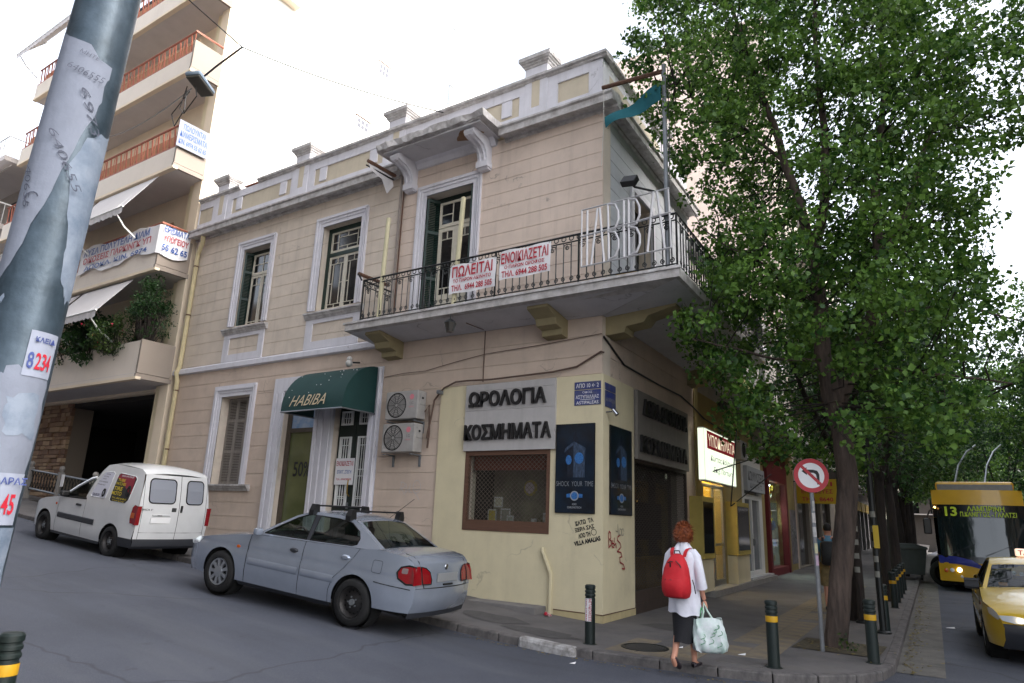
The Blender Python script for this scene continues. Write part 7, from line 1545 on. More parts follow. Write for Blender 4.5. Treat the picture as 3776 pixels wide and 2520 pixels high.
# black posts
for i, (x, y, h_) in enumerate(((3.42, 4.0, 3.6), (3.88, 2.82, 3.4))):
    a = thing('street_post', ['dark steel post close behind the leaning tree', 'dark steel post with a yellow notice beside the kerb'][i], 'post', (x, y, walkz(x, y))); MB().tube([(0, 0, -.1), (0, 0, h_)], .075-.02*i, 10).build('shaft', bark_dk if i == 0 else iron, a); MB().lathe([(.12, 0), (.12, .03), (.08, .05)], 12).build('foot', iron, a)
    for k in range(5): MB().lathe([(.078-.02*i, 0), (.078-.02*i, .1)], 6, M=Matrix.Translation((0, 0, .9+.25*k)), a0=R_(-140), a1=R_(-60+k*5)).build('torn_bill', mat('bill_pale', (150, 148, 140), .9, var=.3), a)
    if i == 1: MB().box(-.04, .05, -.075, -.068, 1.38, 1.76, M=Matrix.Rotation(R_(20), 4, 'Z')).build('yellow_notice', mat('notice_y', (190, 160, 30), .6), a)
# no-left-turn sign
ns = thing('road_sign', 'round red-bordered no-left-turn sign on a grey post', 'road sign', M=Matrix.Translation((3.39, .10, walkz(3.3, 0))) @ Matrix.Rotation(R_(25), 4, 'Z'))
MB().tube([(0, 0, -.1), (0, 0, 2.25)], .03, 10).build('post', mat('post_grey', (132, 134, 138), .5, metal=.4, var=.25, vs=8), ns, smooth=True)
for k, (z, c) in enumerate(((1.55, (190, 188, 186)), (1.75, (206, 200, 196)), (1.32, (200, 196, 160)), (1.15, (196, 170, 190)), (1.92, (186, 184, 180)))): MB().lathe([(.0315, 0), (.0315, .14)], 8, M=Matrix.Translation((0, 0, z)), a0=R_(-150+k*11), a1=R_(-30+k*9)).build('torn_sticker', mat('stk%d' % k, c, .8, var=.3, vs=20), ns)
FX = Matrix.Translation((.0, -.045, 2.43)) @ LTXT
def disc(r0, r1, z, m, nm, n=40): MB().lathe([(r0, z), (r1, z)], n, M=FX).build(nm, m, ns)
MB().lathe([(0, -.012), (.25, -.012), (.25, .0), (0, .0)], 40, M=FX).build('plate', zinc, ns)
disc(0.0, .19, .002, white_s, 'white_field'); disc(.185, .248, .003, mat('sign_red', (176, 24, 40), .45), 'red_border')
ar = [(.075, -.13), (.115, -.13), (.115, .02), (.09, .07), (.03, .085), (-.06, .085), (-.06, .12), (-.135, .06), (-.06, .005), (-.06, .04), (.03, .04), (.065, .02), (.075, -.02)]
vs, fs = panel(ar, [], [], [], lambda x, y: (x, y, .004)); MB().add(vs, fs, M=FX).build('arrow', black_ink, ns)
MB().box(-.2, .2, -.022, .022, .0045, .006, M=FX @ Matrix.Rotation(R_(-45), 4, 'Z')).build('red_bar', MATS['sign_red'], ns)
# near pole with torn bills
pl = thing('lamp_post', 'grey metal lamp post plastered with torn bills close to the camera', 'lamp post', (2.11, -9.82, -.05))
axp = lambda z: Vector((-rt.x*.11*(1-z/3.2), -rt.y*.11*(1-z/3.2), z))
pole_m = mat('pole_metal', (70, 84, 96), .45, metal=.35, c2=(40, 54, 64), vs=6, bump=.1, bs=30)
MB().tube([axp(0), axp(1.5), axp(3.0), axp(4.5), axp(7.5)], [.140, .139, .137, .126, .10], 28).build('shaft', pole_m, pl, smooth=True)
pr = lambda z: float(np.interp(z, [0, 1.5, 3.0, 4.5, 7.5], [.140, .139, .137, .126, .10]))
va = math.degrees(math.atan2(CAM.y+9.82, CAM.x-2.11))      # direction of the viewer
def bill(nm, pts, m, off=.002, lab=None):
    """paper glued round the pole: outline in (angle deg from viewer, z)"""
    vs, fs = panel(pts, [], [-70+8*i for i in range(19)], [.5*i for i in range(12)], lambda a, z: ((pr(z)+off)*math.cos(R_(va+a))+axp(z).x, (pr(z)+off)*math.sin(R_(va+a))+axp(z).y, z))
    return MB().add(vs, fs).build(nm, m, pl, smooth=True, label=lab)
def rag(pts, s, amp=3):
    r = random.Random(s); out = []
    for (a, b), (c, d) in zip(pts, pts[1:]+pts[:1]):
        for k in range(5): t = k/5; out.append((a+(c-a)*t+r.uniform(-amp, amp)*(k > 0), b+(d-b)*t+r.uniform(-.02, .02)*(k > 0)))
    return out
pap = mat('bill_paper', (122, 128, 142), .8, var=.15, vs=6, bump=.15, bs=25); pap2 = mat('bill_paper2', (130, 140, 154), .8, c2=(92, 106, 124), vs=7, bump=.15, bs=20)
bpm = mat('bill_number', (150, 156, 172), .8, var=.15, vs=9)
# angles: negative = left side seen from the camera is +, checked in render
bill('paper_strip', rag([(-78, 3.80), (36, 3.66), (28, 3.45), (2, 3.15), (-22, 2.88), (-46, 2.65), (-78, 2.5)], 1), pap); bill('paper_strip', rag([(4, 3.12), (22, 3.28), (80, 3.36), (80, 2.55), (58, 2.52), (36, 2.62), (26, 2.86)], 2), pap2)
bill('paper_scrap', rag([(-75, 2.44), (-42, 2.52), (-50, 2.44), (-38, 2.35), (-75, 2.25)], 3, 6), pap2); bill('paper_scrap', rag([(-75, 2.24), (-30, 2.12), (-10, 2.22), (60, 2.2), (70, 1.95), (60, 1.62), (-75, 1.6)], 4, 5), pap); bill('paper_scrap', rag([(-70, 2.12), (-20, 2.05), (10, 1.9), (-10, 1.75), (-70, 1.75)], 8, 5), pap2, .004)
bill('number_bill', [(12, 2.38), (62, 2.38), (62, 2.19), (12, 2.19)], bpm, .005); bill('number_bill', [(-40, 1.80), (62, 1.80), (62, 1.60), (-40, 1.60)], bpm, .005); bill('paper_scrap', rag([(0, 2.10), (50, 2.12), (60, 1.94), (6, 1.96)], 6, 4), pap2, .004)
bill('paper_scrap', rag([(-75, 1.6), (70, 1.59), (72, 1.2), (-75, .9)], 7, 4), pap2, .003)
def onpole(a, z): 
    A = R_(va+a); n_ = Vector((math.cos(A), math.sin(A), 0)); t = Vector((-math.sin(A), math.cos(A), 0)); p = n_*(pr(z)+.008)+axp(z); return Matrix(((t.x, 0, n_.x, p.x), (t.y, 0, n_.y, p.y), (0, 1, 0, p.z), (0, 0, 0, 1)))
navy = mat('ink_blue2', (60, 74, 130), .7)
for s, a, z, w_, h_, m in (('ΚΛΕΙΔ', 36, 2.345, .085, .022, navy), ('8', 20, 2.255, .024, .07, navy), ('23', 36, 2.255, .047, .07, red_ink), ('4', 50, 2.255, .02, .07, red_ink), ('ΚΛΕΙΔΑΡΑΣ', 20, 1.77, .19, .028, navy), ('8', -10, 1.68, .03, .08, navy), ('23', 14, 1.68, .055, .08, red_ink), ('45', 40, 1.68, .055, .08, red_ink)): text(s, w_, h_, onpole(a, z), m, pl, bold=.02)
for s, a, z, w_, h_, rot in (('6973', 16, 3.40, .22, .035, -68), ('640655', -3, 3.14, .3, .032, -62), ('6406555', -5, 3.58, .15, .032, -14), ('ΜΗΤΕΣ', -2, 3.67, .10, .02, -12), ('40655', -52, 3.0, .2, .03, -80), ('C', -40, 2.95, .05, .06, -40)): text(s, w_, h_, onpole(a, z) @ Matrix.Rotation(R_(rot), 4, 'Z'), mat('ink_pen', (66, 70, 84), .8), pl, bold=-.012, shear=.15)
# lamp slung on a wire over the side street
sling = thing('hanging_street_lamp', 'grey street lamp slung from a wire above the side street', 'street lamp', (-7.75, -4.0, 10.5))
hm_ = Matrix.Translation((-7.78, -4.02, 10.62)) @ Matrix.Rotation(R_(-58), 4, 'Z') @ Matrix.Rotation(R_(8), 4, 'X')
MB().bbox(-.38, .38, -.17, .17, -.05, .06, .05, M=hm_).build('housing', mat('lamp_grey', (120, 136, 152), .5, metal=.3), sling, world=True, smooth=True); MB().bbox(-.36, .36, -.15, .15, -.10, -.045, .03, M=hm_).build('lens', mat('lamp_lens', (74, 72, 66), .3), sling, world=True); MB().bbox(-.15, .2, -.1, .1, .06, .17, .02, M=hm_).build('gear_box', MATS['lamp_grey'], sling, world=True)
MB().tube([(-7.75, -4.0, 10.78), (-7.3, -4.0, 10.88), (-6.42, -4.0, 11.02)], .022, 5).build('hanger', black_pl, sling, world=True)
MB().tube([(-7.95, -4.2, 10.5), (-8.1, -4.2, 10.0), (-7.8, -4.25, 9.75), (-7.5, -4.2, 10.1), (-7.8, -4.1, 10.5)], .012, 5).build('loop_cable', black_pl, sling, world=True); MB().tube([(-8.0, -4.1, 10.45), (-8.4, -4.2, 9.95), (-8.2, -4.2, 9.6), (-7.9, -4.2, 9.9), (-7.95, -4.2, 10.4)], .012, 5).build('loop_cable', black_pl, sling, world=True)
def wire(p, q, sag, lab, r=.014, n=14):
    p, q = Vector(p), Vector(q); return tag(rebase(MB().tube([p.lerp(q, i/n)-Vector((0, 0, sag*4*(i/n)*(1-i/n))) for i in range(n+1)], r, 4).build('overhead_wire', black_pl)), lab, 'wire')
wire((-6.42, -4.0, 11.02), (-3.4, -.95, 10.2), .12, 'thin wire from the hanging lamp to the broken canopy'); wire((-6.42, -4.0, 11.02), (-9.8, -9.5, 15.5), .1, 'thin wire from the hanging lamp towards the upper left'); wire((-7.95, -4.1, 10.5), (-20.8, -1.1, 14.8), .5, 'dark supply cable from the hanging lamp to the balconies', .014)
wire(RF @ Vector((4.3, 30, 6.2)), RF @ Vector((9.5, -6, 7.2)), .2, 'left trolley contact wire over the main street'); wire(RF @ Vector((5.0, 30, 6.2)), RF @ Vector((10.2, -6, 7.2)), .2, 'right trolley contact wire over the main street')
# waste container, notice, yellow shop sign
wc = thing('waste_container', 'dark grey wheeled waste container on the kerb behind the bollards', 'waste container', M=Matrix.Translation((3.05, 19.6, walkz(3, 0))) @ RF)
wcm = mat('bin_grey', (70, 74, 74), .6, var=.2, vs=5)
MB().add([(-.55, -.5, .2), (.55, -.5, .2), (.55, .5, .2), (-.55, .5, .2), (-.68, -.6, 1.1), (.68, -.6, 1.1), (.68, .6, 1.1), (-.68, .6, 1.1)], [(0, 3, 2, 1), (4, 5, 6, 7), (0, 1, 5, 4), (1, 2, 6, 5), (2, 3, 7, 6), (3, 0, 4, 7)]).build('tub', wcm, wc); MB().prism([(-.72, 1.1), (.72, 1.1), (.7, 1.16), (.35, 1.27), (-.35, 1.27), (-.7, 1.16)], 1, -.64, .64).build('lid', wcm, wc)
for x in (-.45, .45):
    for y in (-.4, .4): MB().lathe([(0, -.03), (.1, -.03), (.1, .03), (0, .03)], 12, M=Matrix.Translation((x, y, .1)) @ Matrix.Rotation(R_(90), 4, 'Y')).build('castor', black_pl, wc)
ysn = thing('yellow_shop_sign', 'yellow projecting shop sign with red lettering behind the no-left-turn sign', 'sign', RF @ Vector((.9, 20.3, 2.6)))
MB().box(.1, 1.7, 20.2, 20.3, 2.7, 3.7, M=RF).build('board', mat('sign_yellow', (196, 160, 24), .6, var=.1), ysn, world=True)
for s, z in (('ΤΑΞΙ', 3.5), ('ΕΠΙΣΚΕΥΕΣ', 3.2), ('ΤΗΛ. 8640', 2.88)): text(s, 1.2, .17, RF @ Matrix.Translation((.9, 20.19, z)) @ LTXT, red_ink, ysn, bold=.02, world=True)
MB().tube([RF @ Vector((.0, 20.25, 3.6)), RF @ Vector((.12, 20.25, 3.6))], .03, 5).build('bracket', iron, ysn, world=True)
# litter
cn = thing('crushed_can', 'crushed red and white paper cup at the foot of the drain pipe', 'litter', (-.87, -.22, walkz(-.87, -.2))); MB().lathe([(0, 0), (.045, .0), (.05, .05), (.035, .09), (.05, .13), (.04, .14)], 9, M=Matrix.Rotation(R_(70), 4, 'X') @ Matrix.Diagonal((1, .7, 1, 1))).build('cup', mat('cup', (210, 206, 208), .6, c2=(176, 40, 56), vs=22), cn); MB().lathe([(.03, .14), (0, .15)], 9, M=Matrix.Rotation(R_(70), 4, 'X')).build('rim', red_ink, cn)
for i, (x, y, s) in enumerate(((2.9, -2.75, .05), (1.8, -1.2, .03), (.95, -2.75, .04), (2.6, -1.1, .05), (4.75, 5.5, .08))):
    z = roadz(x, y) if (y < -2.3 or x > 4.4) else walkz(x, y)
    tag(rebase(MB().add([(x-s, y-s*.6, z+.008), (x+s, y-s*.4, z+.01), (x+s*.8, y+s*.6, z+.03), (x-s*.7, y+s*.5, z+.01)], [(0, 1, 2, 3)]).build('paper_scrap', white_s)), ['white paper scrap on the road below the kerb', 'tiny paper scrap beside the manhole cover', 'scrap of paper in the gutter left of the woman', 'pale scrap on the pavement right of the shopping bag', 'white scrap in the main-street gutter'][i], 'litter', group='paper scraps')
# ---------------------------------------------------------------- people
skin = mat('skin', (198, 142, 118), .6, var=.08, vs=8); 
def skinned(name, verts, edges, radii, m, parent, sub=2, M=None):
    me = bpy.data.meshes.new(name); me.from_pydata(verts, edges, []); o = bpy.data.objects.new(name, me); COL.objects.link(o)
    md = o.modifiers.new('s', 'SKIN'); md.use_smooth_shade = True
    if not me.skin_vertices: 
        bm = bmesh.new(); bm.from_mesh(me); bm.verts.layers.skin.verify(); bm.to_mesh(me); bm.free()
    for v, r in zip(me.skin_vertices[0].data, radii): v.radius = r if hasattr(r, '__len__') else (r, r)
    me.skin_vertices[0].data[0].use_root = True
    sb = o.modifiers.new('u', 'SUBSURF'); sb.levels = sub; sb.render_levels = sub
    dg = bpy.context.evaluated_depsgraph_get(); ev = o.evaluated_get(dg); nm = bpy.data.meshes.new_from_object(ev)
    bpy.data.objects.remove(o); nm.materials.clear(); nm.materials.append(m); nm.polygons.foreach_set('use_smooth', [True]*len(nm.polygons))
    ob = bpy.data.objects.new(name, nm); COL.objects.link(ob); ob.parent = parent
    if M is not None: nm.transform(M)
    return ob
def loft(secs, n=20):
    """secs: (cx, cy, z, rx, ry) rings"""
    mb = MB(); mb.grid([[(cx+rx*math.cos(2*math.pi*j/n), cy+ry*math.sin(2*math.pi*j/n), z) for j in range(n)] for cx, cy, z, rx, ry in secs], closed=True); return mb
def ring(c, d, rx, ry, n=14):
    d = Vector(d).normalized(); u = d.cross(Vector((0, 1, 0))).normalized(); v = d.cross(u); return [Vector(c)+u*rx*math.cos(2*math.pi*j/n)+v*ry*math.sin(2*math.pi*j/n) for j in range(n)]
def sleeve(path, r): return MB().grid([ring(p, Vector(path[min(i+1, len(path)-1)])-Vector(path[max(i-1, 0)]), rr, rr) for i, (p, rr) in enumerate(zip(path, r))], closed=True)
# woman seen from behind: local frame x = her right, y = forward, z up; she walks away to the upper right of the picture
wz = walkz(2.3, 0)-.01
woman = thing('person', 'woman with short red hair, white shirt and black skirt walking away with a shopping bag', 'person', M=Matrix.Translation((2.29, -2.40, wz)) @ Matrix.Rotation(R_(-2), 4, 'Z'))
V = [(0, 0, .90), (0, 0, 1.02), (0, -.01, 1.2), (0, 0, 1.34), (0, .03, 1.41), (0, .045, 1.48), (0, .05, 1.55),
     (-.09, 0, .86), (-.062, -.03, .48), (-.058, -.18, .17), (-.06, -.23, .12), (-.06, -.16, .03),
     (.09, .02, .86), (.062, .08, .49), (.062, .13, .13), (.065, .12, .06), (.065, .22, .025),
     (-.16, 0, 1.31), (-.20, -.02, 1.06), (-.19, .04, .82), (-.19, .05, .76),
     (.16, 0, 1.31), (.21, -.02, 1.06), (.22, .06, .84), (.23, .08, .78)]
E_ = [(0, 1), (1, 2), (2, 3), (3, 4), (4, 5), (5, 6), (0, 7), (7, 8), (8, 9), (9, 10), (10, 11), (0, 12), (12, 13), (13, 14), (14, 15), (15, 16), (3, 17), (17, 18), (18, 19), (19, 20), (3, 21), (21, 22), (22, 23), (23, 24)]
Rr = [.11, .10, .10, .07, .045, .085, .08, .08, .052, .036, .034, .03, .08, .052, .036, .034, .03, .045, .036, .028, .026, .045, .036, .028, .026]
body = skinned('body', V, E_, Rr, skin, woman)
def hand(parent, p, side, M0, curl):
    """palm with four unequal fingers and a thumb"""
    vv = []; ee = []; rr = []
    M = Matrix.Translation(p) @ M0
    def ch(pts, rad, root=None):
        b = len(vv); vv.extend([M @ Vector(q) for q in pts]); rr.extend(rad)
        ee.extend([(b+i, b+i+1) for i in range(len(pts)-1)])
        return b
    ob = []
    for k, (x, l) in enumerate(((-.026, .055), (-.009, .066), (.009, .062), (.026, .048))):
        c = curl; P = [(x*.7, 0, -.03), (x, 0, -.075), (x, l*.35*math.sin(c), -.075-l*.45*math.cos(c*.6)), (x, l*.35*math.sin(c)+l*.4*math.sin(c*1.8), -.075-l*.45*math.cos(c*.6)-l*.35*math.cos(c*1.8)), ]
        ob.append((P, [.011, .0095, .0085, .007]))
    ob.append(([(side*.015, .0, -.02), (side*.038, .012, -.045), (side*.04, .025, -.075), (side*.032, .035, -.095)], [.012, .0105, .009, .008]))
    for P, rad in ob:
        skinned('finger', [M @ Vector(q) for q in P], [(0, 1), (1, 2), (2, 3)], rad, skin, parent, 1)
    skinned('palm', [M @ Vector(q) for q in ((0, 0, .0), (0, 0, -.04), (0, 0, -.078))], [(0, 1), (1, 2)], [(.022, .018), (.034, .016), (.036, .014)], skin, parent, 2)
hand(woman, (-.19, .05, .76), 1, Matrix.Rotation(R_(-20), 4, 'Z'), .7); hand(woman, (.23, .08, .78), -1, Matrix.Rotation(R_(10), 4, 'Z'), 1.5)
# head with face and hair
hd = Matrix.Translation((.01, .055, 1.53)) @ Matrix.Rotation(R_(-14), 4, 'Z')
def ell(c, r, M, nu=16, nv=10): return MB().grid([[(c[0]+r[0]*math.sin(t)*math.cos(u), c[1]+r[1]*math.sin(t)*math.sin(u), c[2]+r[2]*math.cos(t)) for u in [2*math.pi*j/nu for j in range(nu)]] for t in [math.pi*i/nv for i in range(nv+1)]], closed=True, M=M)
mb = ell((0, 0, 0), (.075, .095, .115), hd); mb.add(*(lambda g: (g.v, g.f))(ell((0, .098, -.015), (.014, .022, .022), hd, 8, 6)))
head = mb.build('head', skin, woman, smooth=True, ang=80)
for s in (1, -1): ell((s*.078, -.005, -.01), (.012, .024, .034), hd, 8, 8).build('ear', skin, head, smooth=True); ell((s*.03, .085, .012), (.013, .01, .008), hd, 8, 6).build('eye', white_p, head, smooth=True)
MB().box(-.025, .025, .088, .096, -.058, -.05, M=hd).build('mouth', mat('lips', (160, 80, 80), .6), head)
hair_m = mat('hair_red', (150, 80, 38), .6, c2=(96, 44, 24), vs=26)
r6 = random.Random(2)
hb_ = ell((0, -.018, .022), (.104, .112, .122), hd, 28, 18)
hb_.v = [tuple(Vector(v)+(Vector(v)-(hd @ Vector((0, -.018, .022)))).normalized()*r6.uniform(-.006, .010)) for v in hb_.v]
mask = [f for f in hb_.f if not (all((hd.inverted() @ Vector(hb_.v[i])).y > .055 and (hd.inverted() @ Vector(hb_.v[i])).z < .06 for i in f) or all((hd.inverted() @ Vector(hb_.v[i])).z < -.108 for i in f))]
hb_.f = mask; hb_.m = [0]*len(mask); hair = hb_.build('hair', hair_m, woman, smooth=True, ang=80)
tf = MB()
for i in range(1500):
    u, t = r6.uniform(0, 6.28), r6.uniform(0, 2.3); n_ = Vector((math.sin(t)*math.cos(u), math.sin(t)*math.sin(u), math.cos(t)))
    if n_.y > .5 and n_.z < .55: continue
    p = Vector((0, -.018, .022))+Vector((n_.x*.102, n_.y*.11, n_.z*.12)); d = (n_*.4+Vector((r6.gauss(0, .4), r6.gauss(0, .4)-.2, -.5*(1-n_.z)+.1))).normalized()*r6.uniform(.02, .055); sd_ = d.cross(n_).normalized()*.0035
    tf.add([hd @ (p-sd_), hd @ (p+sd_), hd @ (p+d*.6+sd_*.8+n_*.008), hd @ (p+d)], [(0, 1, 2, 3)])
tf.build('locks', hair_m, hair)
# shirt: torso, collar, sleeves
shirt_m = mat('shirt_white', (222, 222, 232), .9, var=.05, vs=6, bump=.5, bs=14)
secs = [(0, .02, .615, .205, .15), (0, .02, .70, .20, .145), (0, .01, .85, .185, .14), (0, 0, 1.0, .172, .13), (0, -.005, 1.15, .178, .13), (0, -.005, 1.25, .19, .125), (0, 0, 1.32, .175, .11), (0, .005, 1.37, .12, .085), (0, .015, 1.41, .085, .075), (0, .022, 1.435, .066, .062), (0, .025, 1.446, .056, .055)]
P = []
for i, (cx, cy, z, rx, ry) in enumerate(secs):
    P.append([(cx+(rx+.010*math.sin(7*a+z*9)*(1 if z < 1.1 else .3)+.006*math.sin(13*a-z*23))*math.cos(a), cy+(ry+.012*math.sin(5*a+z*14)+.005*math.sin(11*a+z*31))*math.sin(a), z+(.018*math.sin(2*a+.5)+.012*math.sin(6*a) if i == 0 else 0)) for a in [2*math.pi*j/64 for j in range(64)]])
shirt = MB().grid(P, closed=True).build('shirt', shirt_m, woman, smooth=True, ang=80)
for s, path in ((-1, [(-.115, 0, 1.34), (-.165, -.005, 1.28), (-.20, -.02, 1.10), (-.21, .0, .95), (-.20, .025, .84)]), (1, [(.115, 0, 1.34), (.165, -.005, 1.28), (.21, -.02, 1.12), (.225, -.01, 1.0), (.225, .015, .92)])): sleeve(path, [.06, .066, .060, .062, .068]).build('sleeve', shirt_m, shirt, smooth=True, ang=80)
MB().grid([[(r_*math.cos(a), .022+r_*.95*math.sin(a), z) for a in [2*math.pi*j/20 for j in range(20)]] for r_, z in ((.069, 1.415), (.063, 1.45), (.082, 1.42))], closed=True).build('collar', shirt_m, shirt, smooth=True)
# skirt
sk_m = mat('skirt_black', (20, 20, 26), .85, var=.2, vs=5, bump=.2, bs=18)
MB().grid([[(cx+(rx+.005*math.sin(6*a))*math.cos(a), cy+ry*math.sin(a), z+(.012*math.sin(3*a) if i == 0 else 0)) for a in [2*math.pi*j/28 for j in range(28)]] for i, (cx, cy, z, rx, ry) in enumerate([(0, -.015, .30, .118, .19), (0, .0, .42, .130, .155), (0, .01, .6, .150, .12), (0, .01, .8, .15, .105), (0, 0, .92, .13, .09)])], closed=True).build('skirt', sk_m, woman, smooth=True, ang=80)
# shoes
shoe_m = mat('shoe_dark', (52, 44, 50), .6)
for (x, y, z, tilt) in ((-.06, -.16, .06, -34), (.065, .19, .0, 0)):
    A = Matrix.Translation((x, y, z)) @ Matrix.Rotation(R_(tilt), 4, 'X')
    MB().grid([[(w_*math.cos(a), yy_, max(.0, h_*math.sin(a)*.5+h_*.5)) for a in [2*math.pi*j/14 for j in range(14)]] for yy_, w_, h_ in ((-.11, .012, .045), (-.10, .034, .065), (-.05, .037, .06), (.03, .043, .05), (.09, .042, .045), (.13, .028, .035), (.145, .01, .03))], closed=True, M=A).build('shoe', shoe_m, woman, smooth=True, ang=70)
# backpack
bp = thing('backpack', 'bright red backpack on the walking woman', 'backpack', M=woman.matrix_basis.copy())
red_f = mat('pack_red', (196, 26, 38), .75, var=.18, vs=5, bump=.3, bs=16)
P = []
for z, w_, d_, cy in ((.80, .11, .06, -.17), (.82, .150, .11, -.19), (.88, .170, .135, -.20), (.97, .172, .14, -.205), (1.04, .165, .125, -.20), (1.07, .160, .115, -.195), (1.14, .148, .11, -.19), (1.22, .118, .09, -.175), (1.29, .075, .05, -.155), (1.315, .03, .02, -.14)): P.append([(math.copysign(abs(math.cos(a))**.7, math.cos(a))*w_-.01, cy+math.copysign(abs(math.sin(a))**.8, math.sin(a))*d_, z) for a in [2*math.pi*j/28 for j in range(28)]])
MB().grid(P, closed=True).build('pack', red_f, bp, smooth=True, ang=70); MB().grid([[(math.copysign(abs(math.cos(a))**.7, math.cos(a))*w_-.01, -.205+math.copysign(abs(math.sin(a))**.8, math.sin(a))*d_, z) for a in [math.pi+math.pi*j/16 for j in range(17)]] for z, w_, d_ in ((.83, .13, .12), (.90, .15, .158), (.98, .152, .16), (1.03, .145, .135))]).build('front_pocket', red_f, bp, smooth=True, ang=70)
MB().tube([(-.155, -.26, 1.0), (-.10, -.33, 1.015), (-.02, -.345, 1.015), (.06, -.33, 1.01)], .006, 4).build('zip', black_ink, bp); MB().tube([(.02, -.285, 1.235), (.07, -.28, 1.19), (.10, -.27, 1.1), (.13, -.24, 1.0)], .006, 4).build('zip', black_ink, bp); MB().tube([(-.10, -.255, 1.2), (-.05, -.275, 1.225), (-.02, -.28, 1.22)], .006, 4).build('zip', black_ink, bp); MB().box(-.055, -.04, -.292, -.284, 1.15, 1.21).build('zip_pull', black_ink, bp)
for s in (-1, 1): MB().grid([[(s*(.055+q*.045)+s*dx, y, z) for q in (0, 1)] for dx, y, z in ((.0, -.15, 1.28), (.01, -.135, 1.335), (.018, -.09, 1.37), (.022, -.02, 1.385), (.02, .07, 1.36), (.02, .125, 1.28))]).build('strap', red_f, bp, smooth=True)
MB().tube([(-.05, -.14, 1.30), (-.045, -.16, 1.345), (.02, -.165, 1.35), (.03, -.14, 1.30)], .008, 5).build('carry_loop', black_ink, bp); MB().tube([(.165, -.13, 1.02), (.175, -.1, .95), (.185, -.09, .86)], .007, 4).build('strap_end', black_ink, bp)
# shopping bag in her right hand
sb_ = thing('shopping_bag', 'white and green plastic shopping bag held by the woman', 'shopping bag', M=Matrix.Translation(woman.matrix_basis @ Vector((.27, .06, .20))) @ Matrix.Rotation(R_(30), 4, 'Z'))
bgm = mat('bag_white', (216, 218, 222), .4, c2=(176, 200, 190), vs=9, bump=.5, bs=9)
P = []
for z, w_, d_ in ((0.0, .15, .05), (.03, .20, .09), (.09, .205, .10), (.15, .20, .10), (.21, .19, .09), (.28, .185, .085), (.33, .175, .07), (.38, .165, .05)): P.append([(math.copysign(abs(math.cos(a))**.6, math.cos(a))*(w_+.008*math.sin(5*a+z*17)+.006*math.sin(9*a-z*40))+.06*(.37-z), math.copysign(abs(math.sin(a))**.6, math.sin(a))*(d_+.012*math.sin(7*a+z*20)+.008*math.sin(13*a+z*45)), z+(.015*math.sin(3*a) if z > .3 else 0)) for a in [2*math.pi*j/56 for j in range(56)]])
mb = MB(); mb.grid(P, closed=True); mb.f.append(tuple(range(55, -1, -1))); mb.m.append(0); mb.build('bag', bgm, sb_, smooth=True, ang=70)
for y in (-.03, .03): MB().tube([(-.07, y, .37), (-.05, y*.7, .46), (-.045, 0, .56), (.0, y*.7, .46), (.06, y, .37)], .010, 5).build('handle', mat('bag_handle', (206, 226, 214), .5), sb_)
MB().grid([[(-.10+.05*t, -.04+.02*q, .36+.12*t*(1-t)*4+.03*q) for t in [i/6 for i in range(7)]] for q in (0, 1)]).build('green_bag', mat('bag_green', (66, 170, 92), .5), sb_)
r8 = random.Random(5)
for k in range(9):
    a = r8.uniform(-.12, .10); z = r8.uniform(.05, .28); MB().tube([(a+.02*t+.03*math.sin(t*1.3), -.118-.004*math.sin(t), z+.02*t) for t in range(4)], .004, 4, cap=False).build('green_print', mat('print_green', (92, 150, 112), .6), sb_)
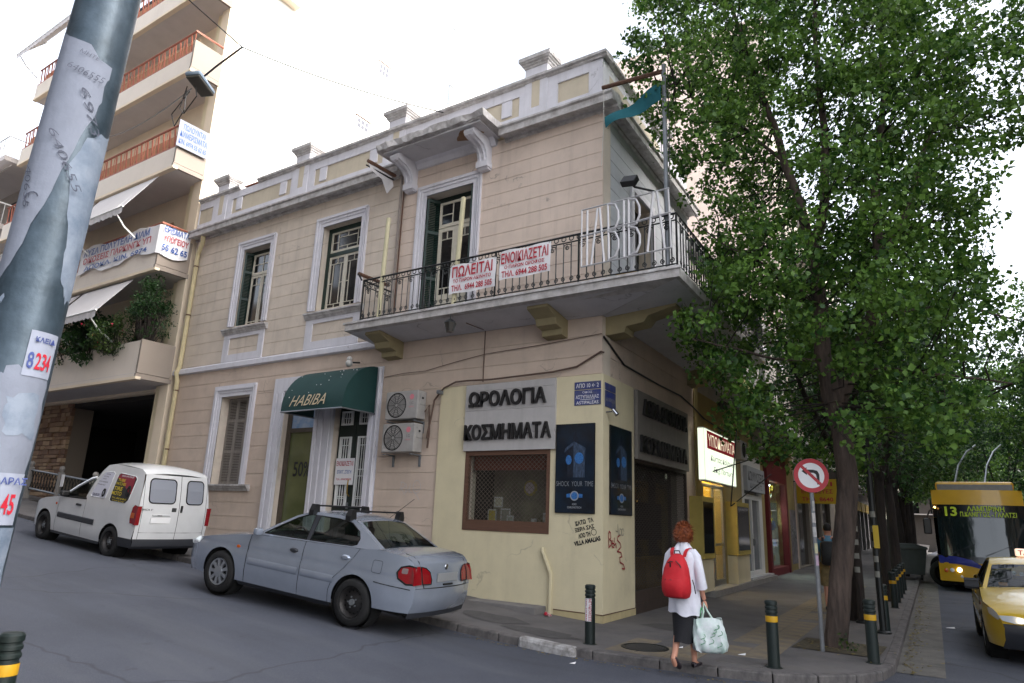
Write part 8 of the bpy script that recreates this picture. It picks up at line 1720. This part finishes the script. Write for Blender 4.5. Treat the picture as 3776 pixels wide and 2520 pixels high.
# man behind the tree
mz = walkz(2.7, 0); mp = RF @ Vector((2.9, 5.6, 0))
man = thing('person', 'man with a dark backpack and khaki shorts half hidden behind the leaning tree', 'person', M=Matrix.Translation((mp.x, mp.y, mz)) @ Matrix.Rotation(R_(8), 4, 'Z'))
V = [(0, 0, .98), (0, 0, 1.1), (0, 0, 1.28), (0, 0, 1.44), (0, .02, 1.53), (0, .03, 1.62), (0, .03, 1.70), (-.1, 0, .92), (-.1, .06, .5), (-.1, 0, .1), (-.1, .12, .03), (.1, 0, .92), (.1, .0, .5), (.1, -.1, .12), (.1, .0, .03), (-.19, 0, 1.41), (-.24, 0, 1.12), (-.24, .08, .88), (.19, 0, 1.41), (.24, 0, 1.12), (.24, .08, .88)]
E_ = [(0, 1), (1, 2), (2, 3), (3, 4), (4, 5), (5, 6), (0, 7), (7, 8), (8, 9), (9, 10), (0, 11), (11, 12), (12, 13), (13, 14), (3, 15), (15, 16), (16, 17), (3, 18), (18, 19), (19, 20)]
skinned('body', V, E_, [.14, .13, .14, .12, .06, .08, .085, .09, .06, .04, .035, .09, .06, .04, .035, .07, .048, .033, .07, .048, .033], skin, man)
hm2 = Matrix.Translation((0, .03, 1.67)); mb = ell((0, 0, 0), (.078, .098, .118), hm2); hd2 = mb.build('head', skin, man, smooth=True); ell((0, -.015, .03), (.085, .1, .105), hm2).build('hair', mat('hair_dark', (26, 22, 20), .7), hd2, smooth=True)
for s in (1, -1): ell((s*.08, 0, -.01), (.012, .022, .03), hm2, 8, 6).build('ear', skin, hd2)
tee = mat('tee_blue', (104, 150, 178), .9, var=.1, vs=5); MB().grid([[(rx*math.cos(a), ry*math.sin(a), z) for a in [2*math.pi*j/24 for j in range(24)]] for z, rx, ry in ((.92, .18, .14), (1.1, .175, .14), (1.3, .2, .145), (1.42, .185, .12), (1.48, .11, .09), (1.54, .07, .07))], closed=True).build('t_shirt', tee, man, smooth=True, ang=80)
for s in (1, -1): sleeve([(s*.15, 0, 1.43), (s*.21, 0, 1.36), (s*.245, 0, 1.2)], [.09, .085, .08]).build('sleeve', tee, man, smooth=True)
sm = mat('khaki', (150, 128, 86), .9, c2=(110, 96, 66), vs=8)
for s, dy in ((-1, .06), (1, 0)): sleeve([(s*.08, 0, .98), (s*.1, dy*.5, .75), (s*.1, dy, .5)], [.12, .11, .105]).build('shorts', sm, man, smooth=True)
for x, y in ((-.1, .07), (.1, -.05)): MB().bbox(x-.045, x+.045, y-.12, y+.14, 0, .08, .03).build('shoe', shoe_m, man, smooth=True)
bk2 = thing('backpack', 'black backpack on the man behind the tree', 'backpack', M=man.matrix_basis.copy()); MB().bbox(-.16, .16, -.32, -.13, .92, 1.42, .07).build('pack', black_pl, bk2, smooth=True)
for s in (-1, 1): MB().grid([[(s*(.08+q*.05), y, z) for q in (0, 1)] for y, z in ((-.14, 1.4), (-.08, 1.5), (.02, 1.5), (.12, 1.42))]).build('strap', black_pl, bk2)
print('objects', len(bpy.data.objects))
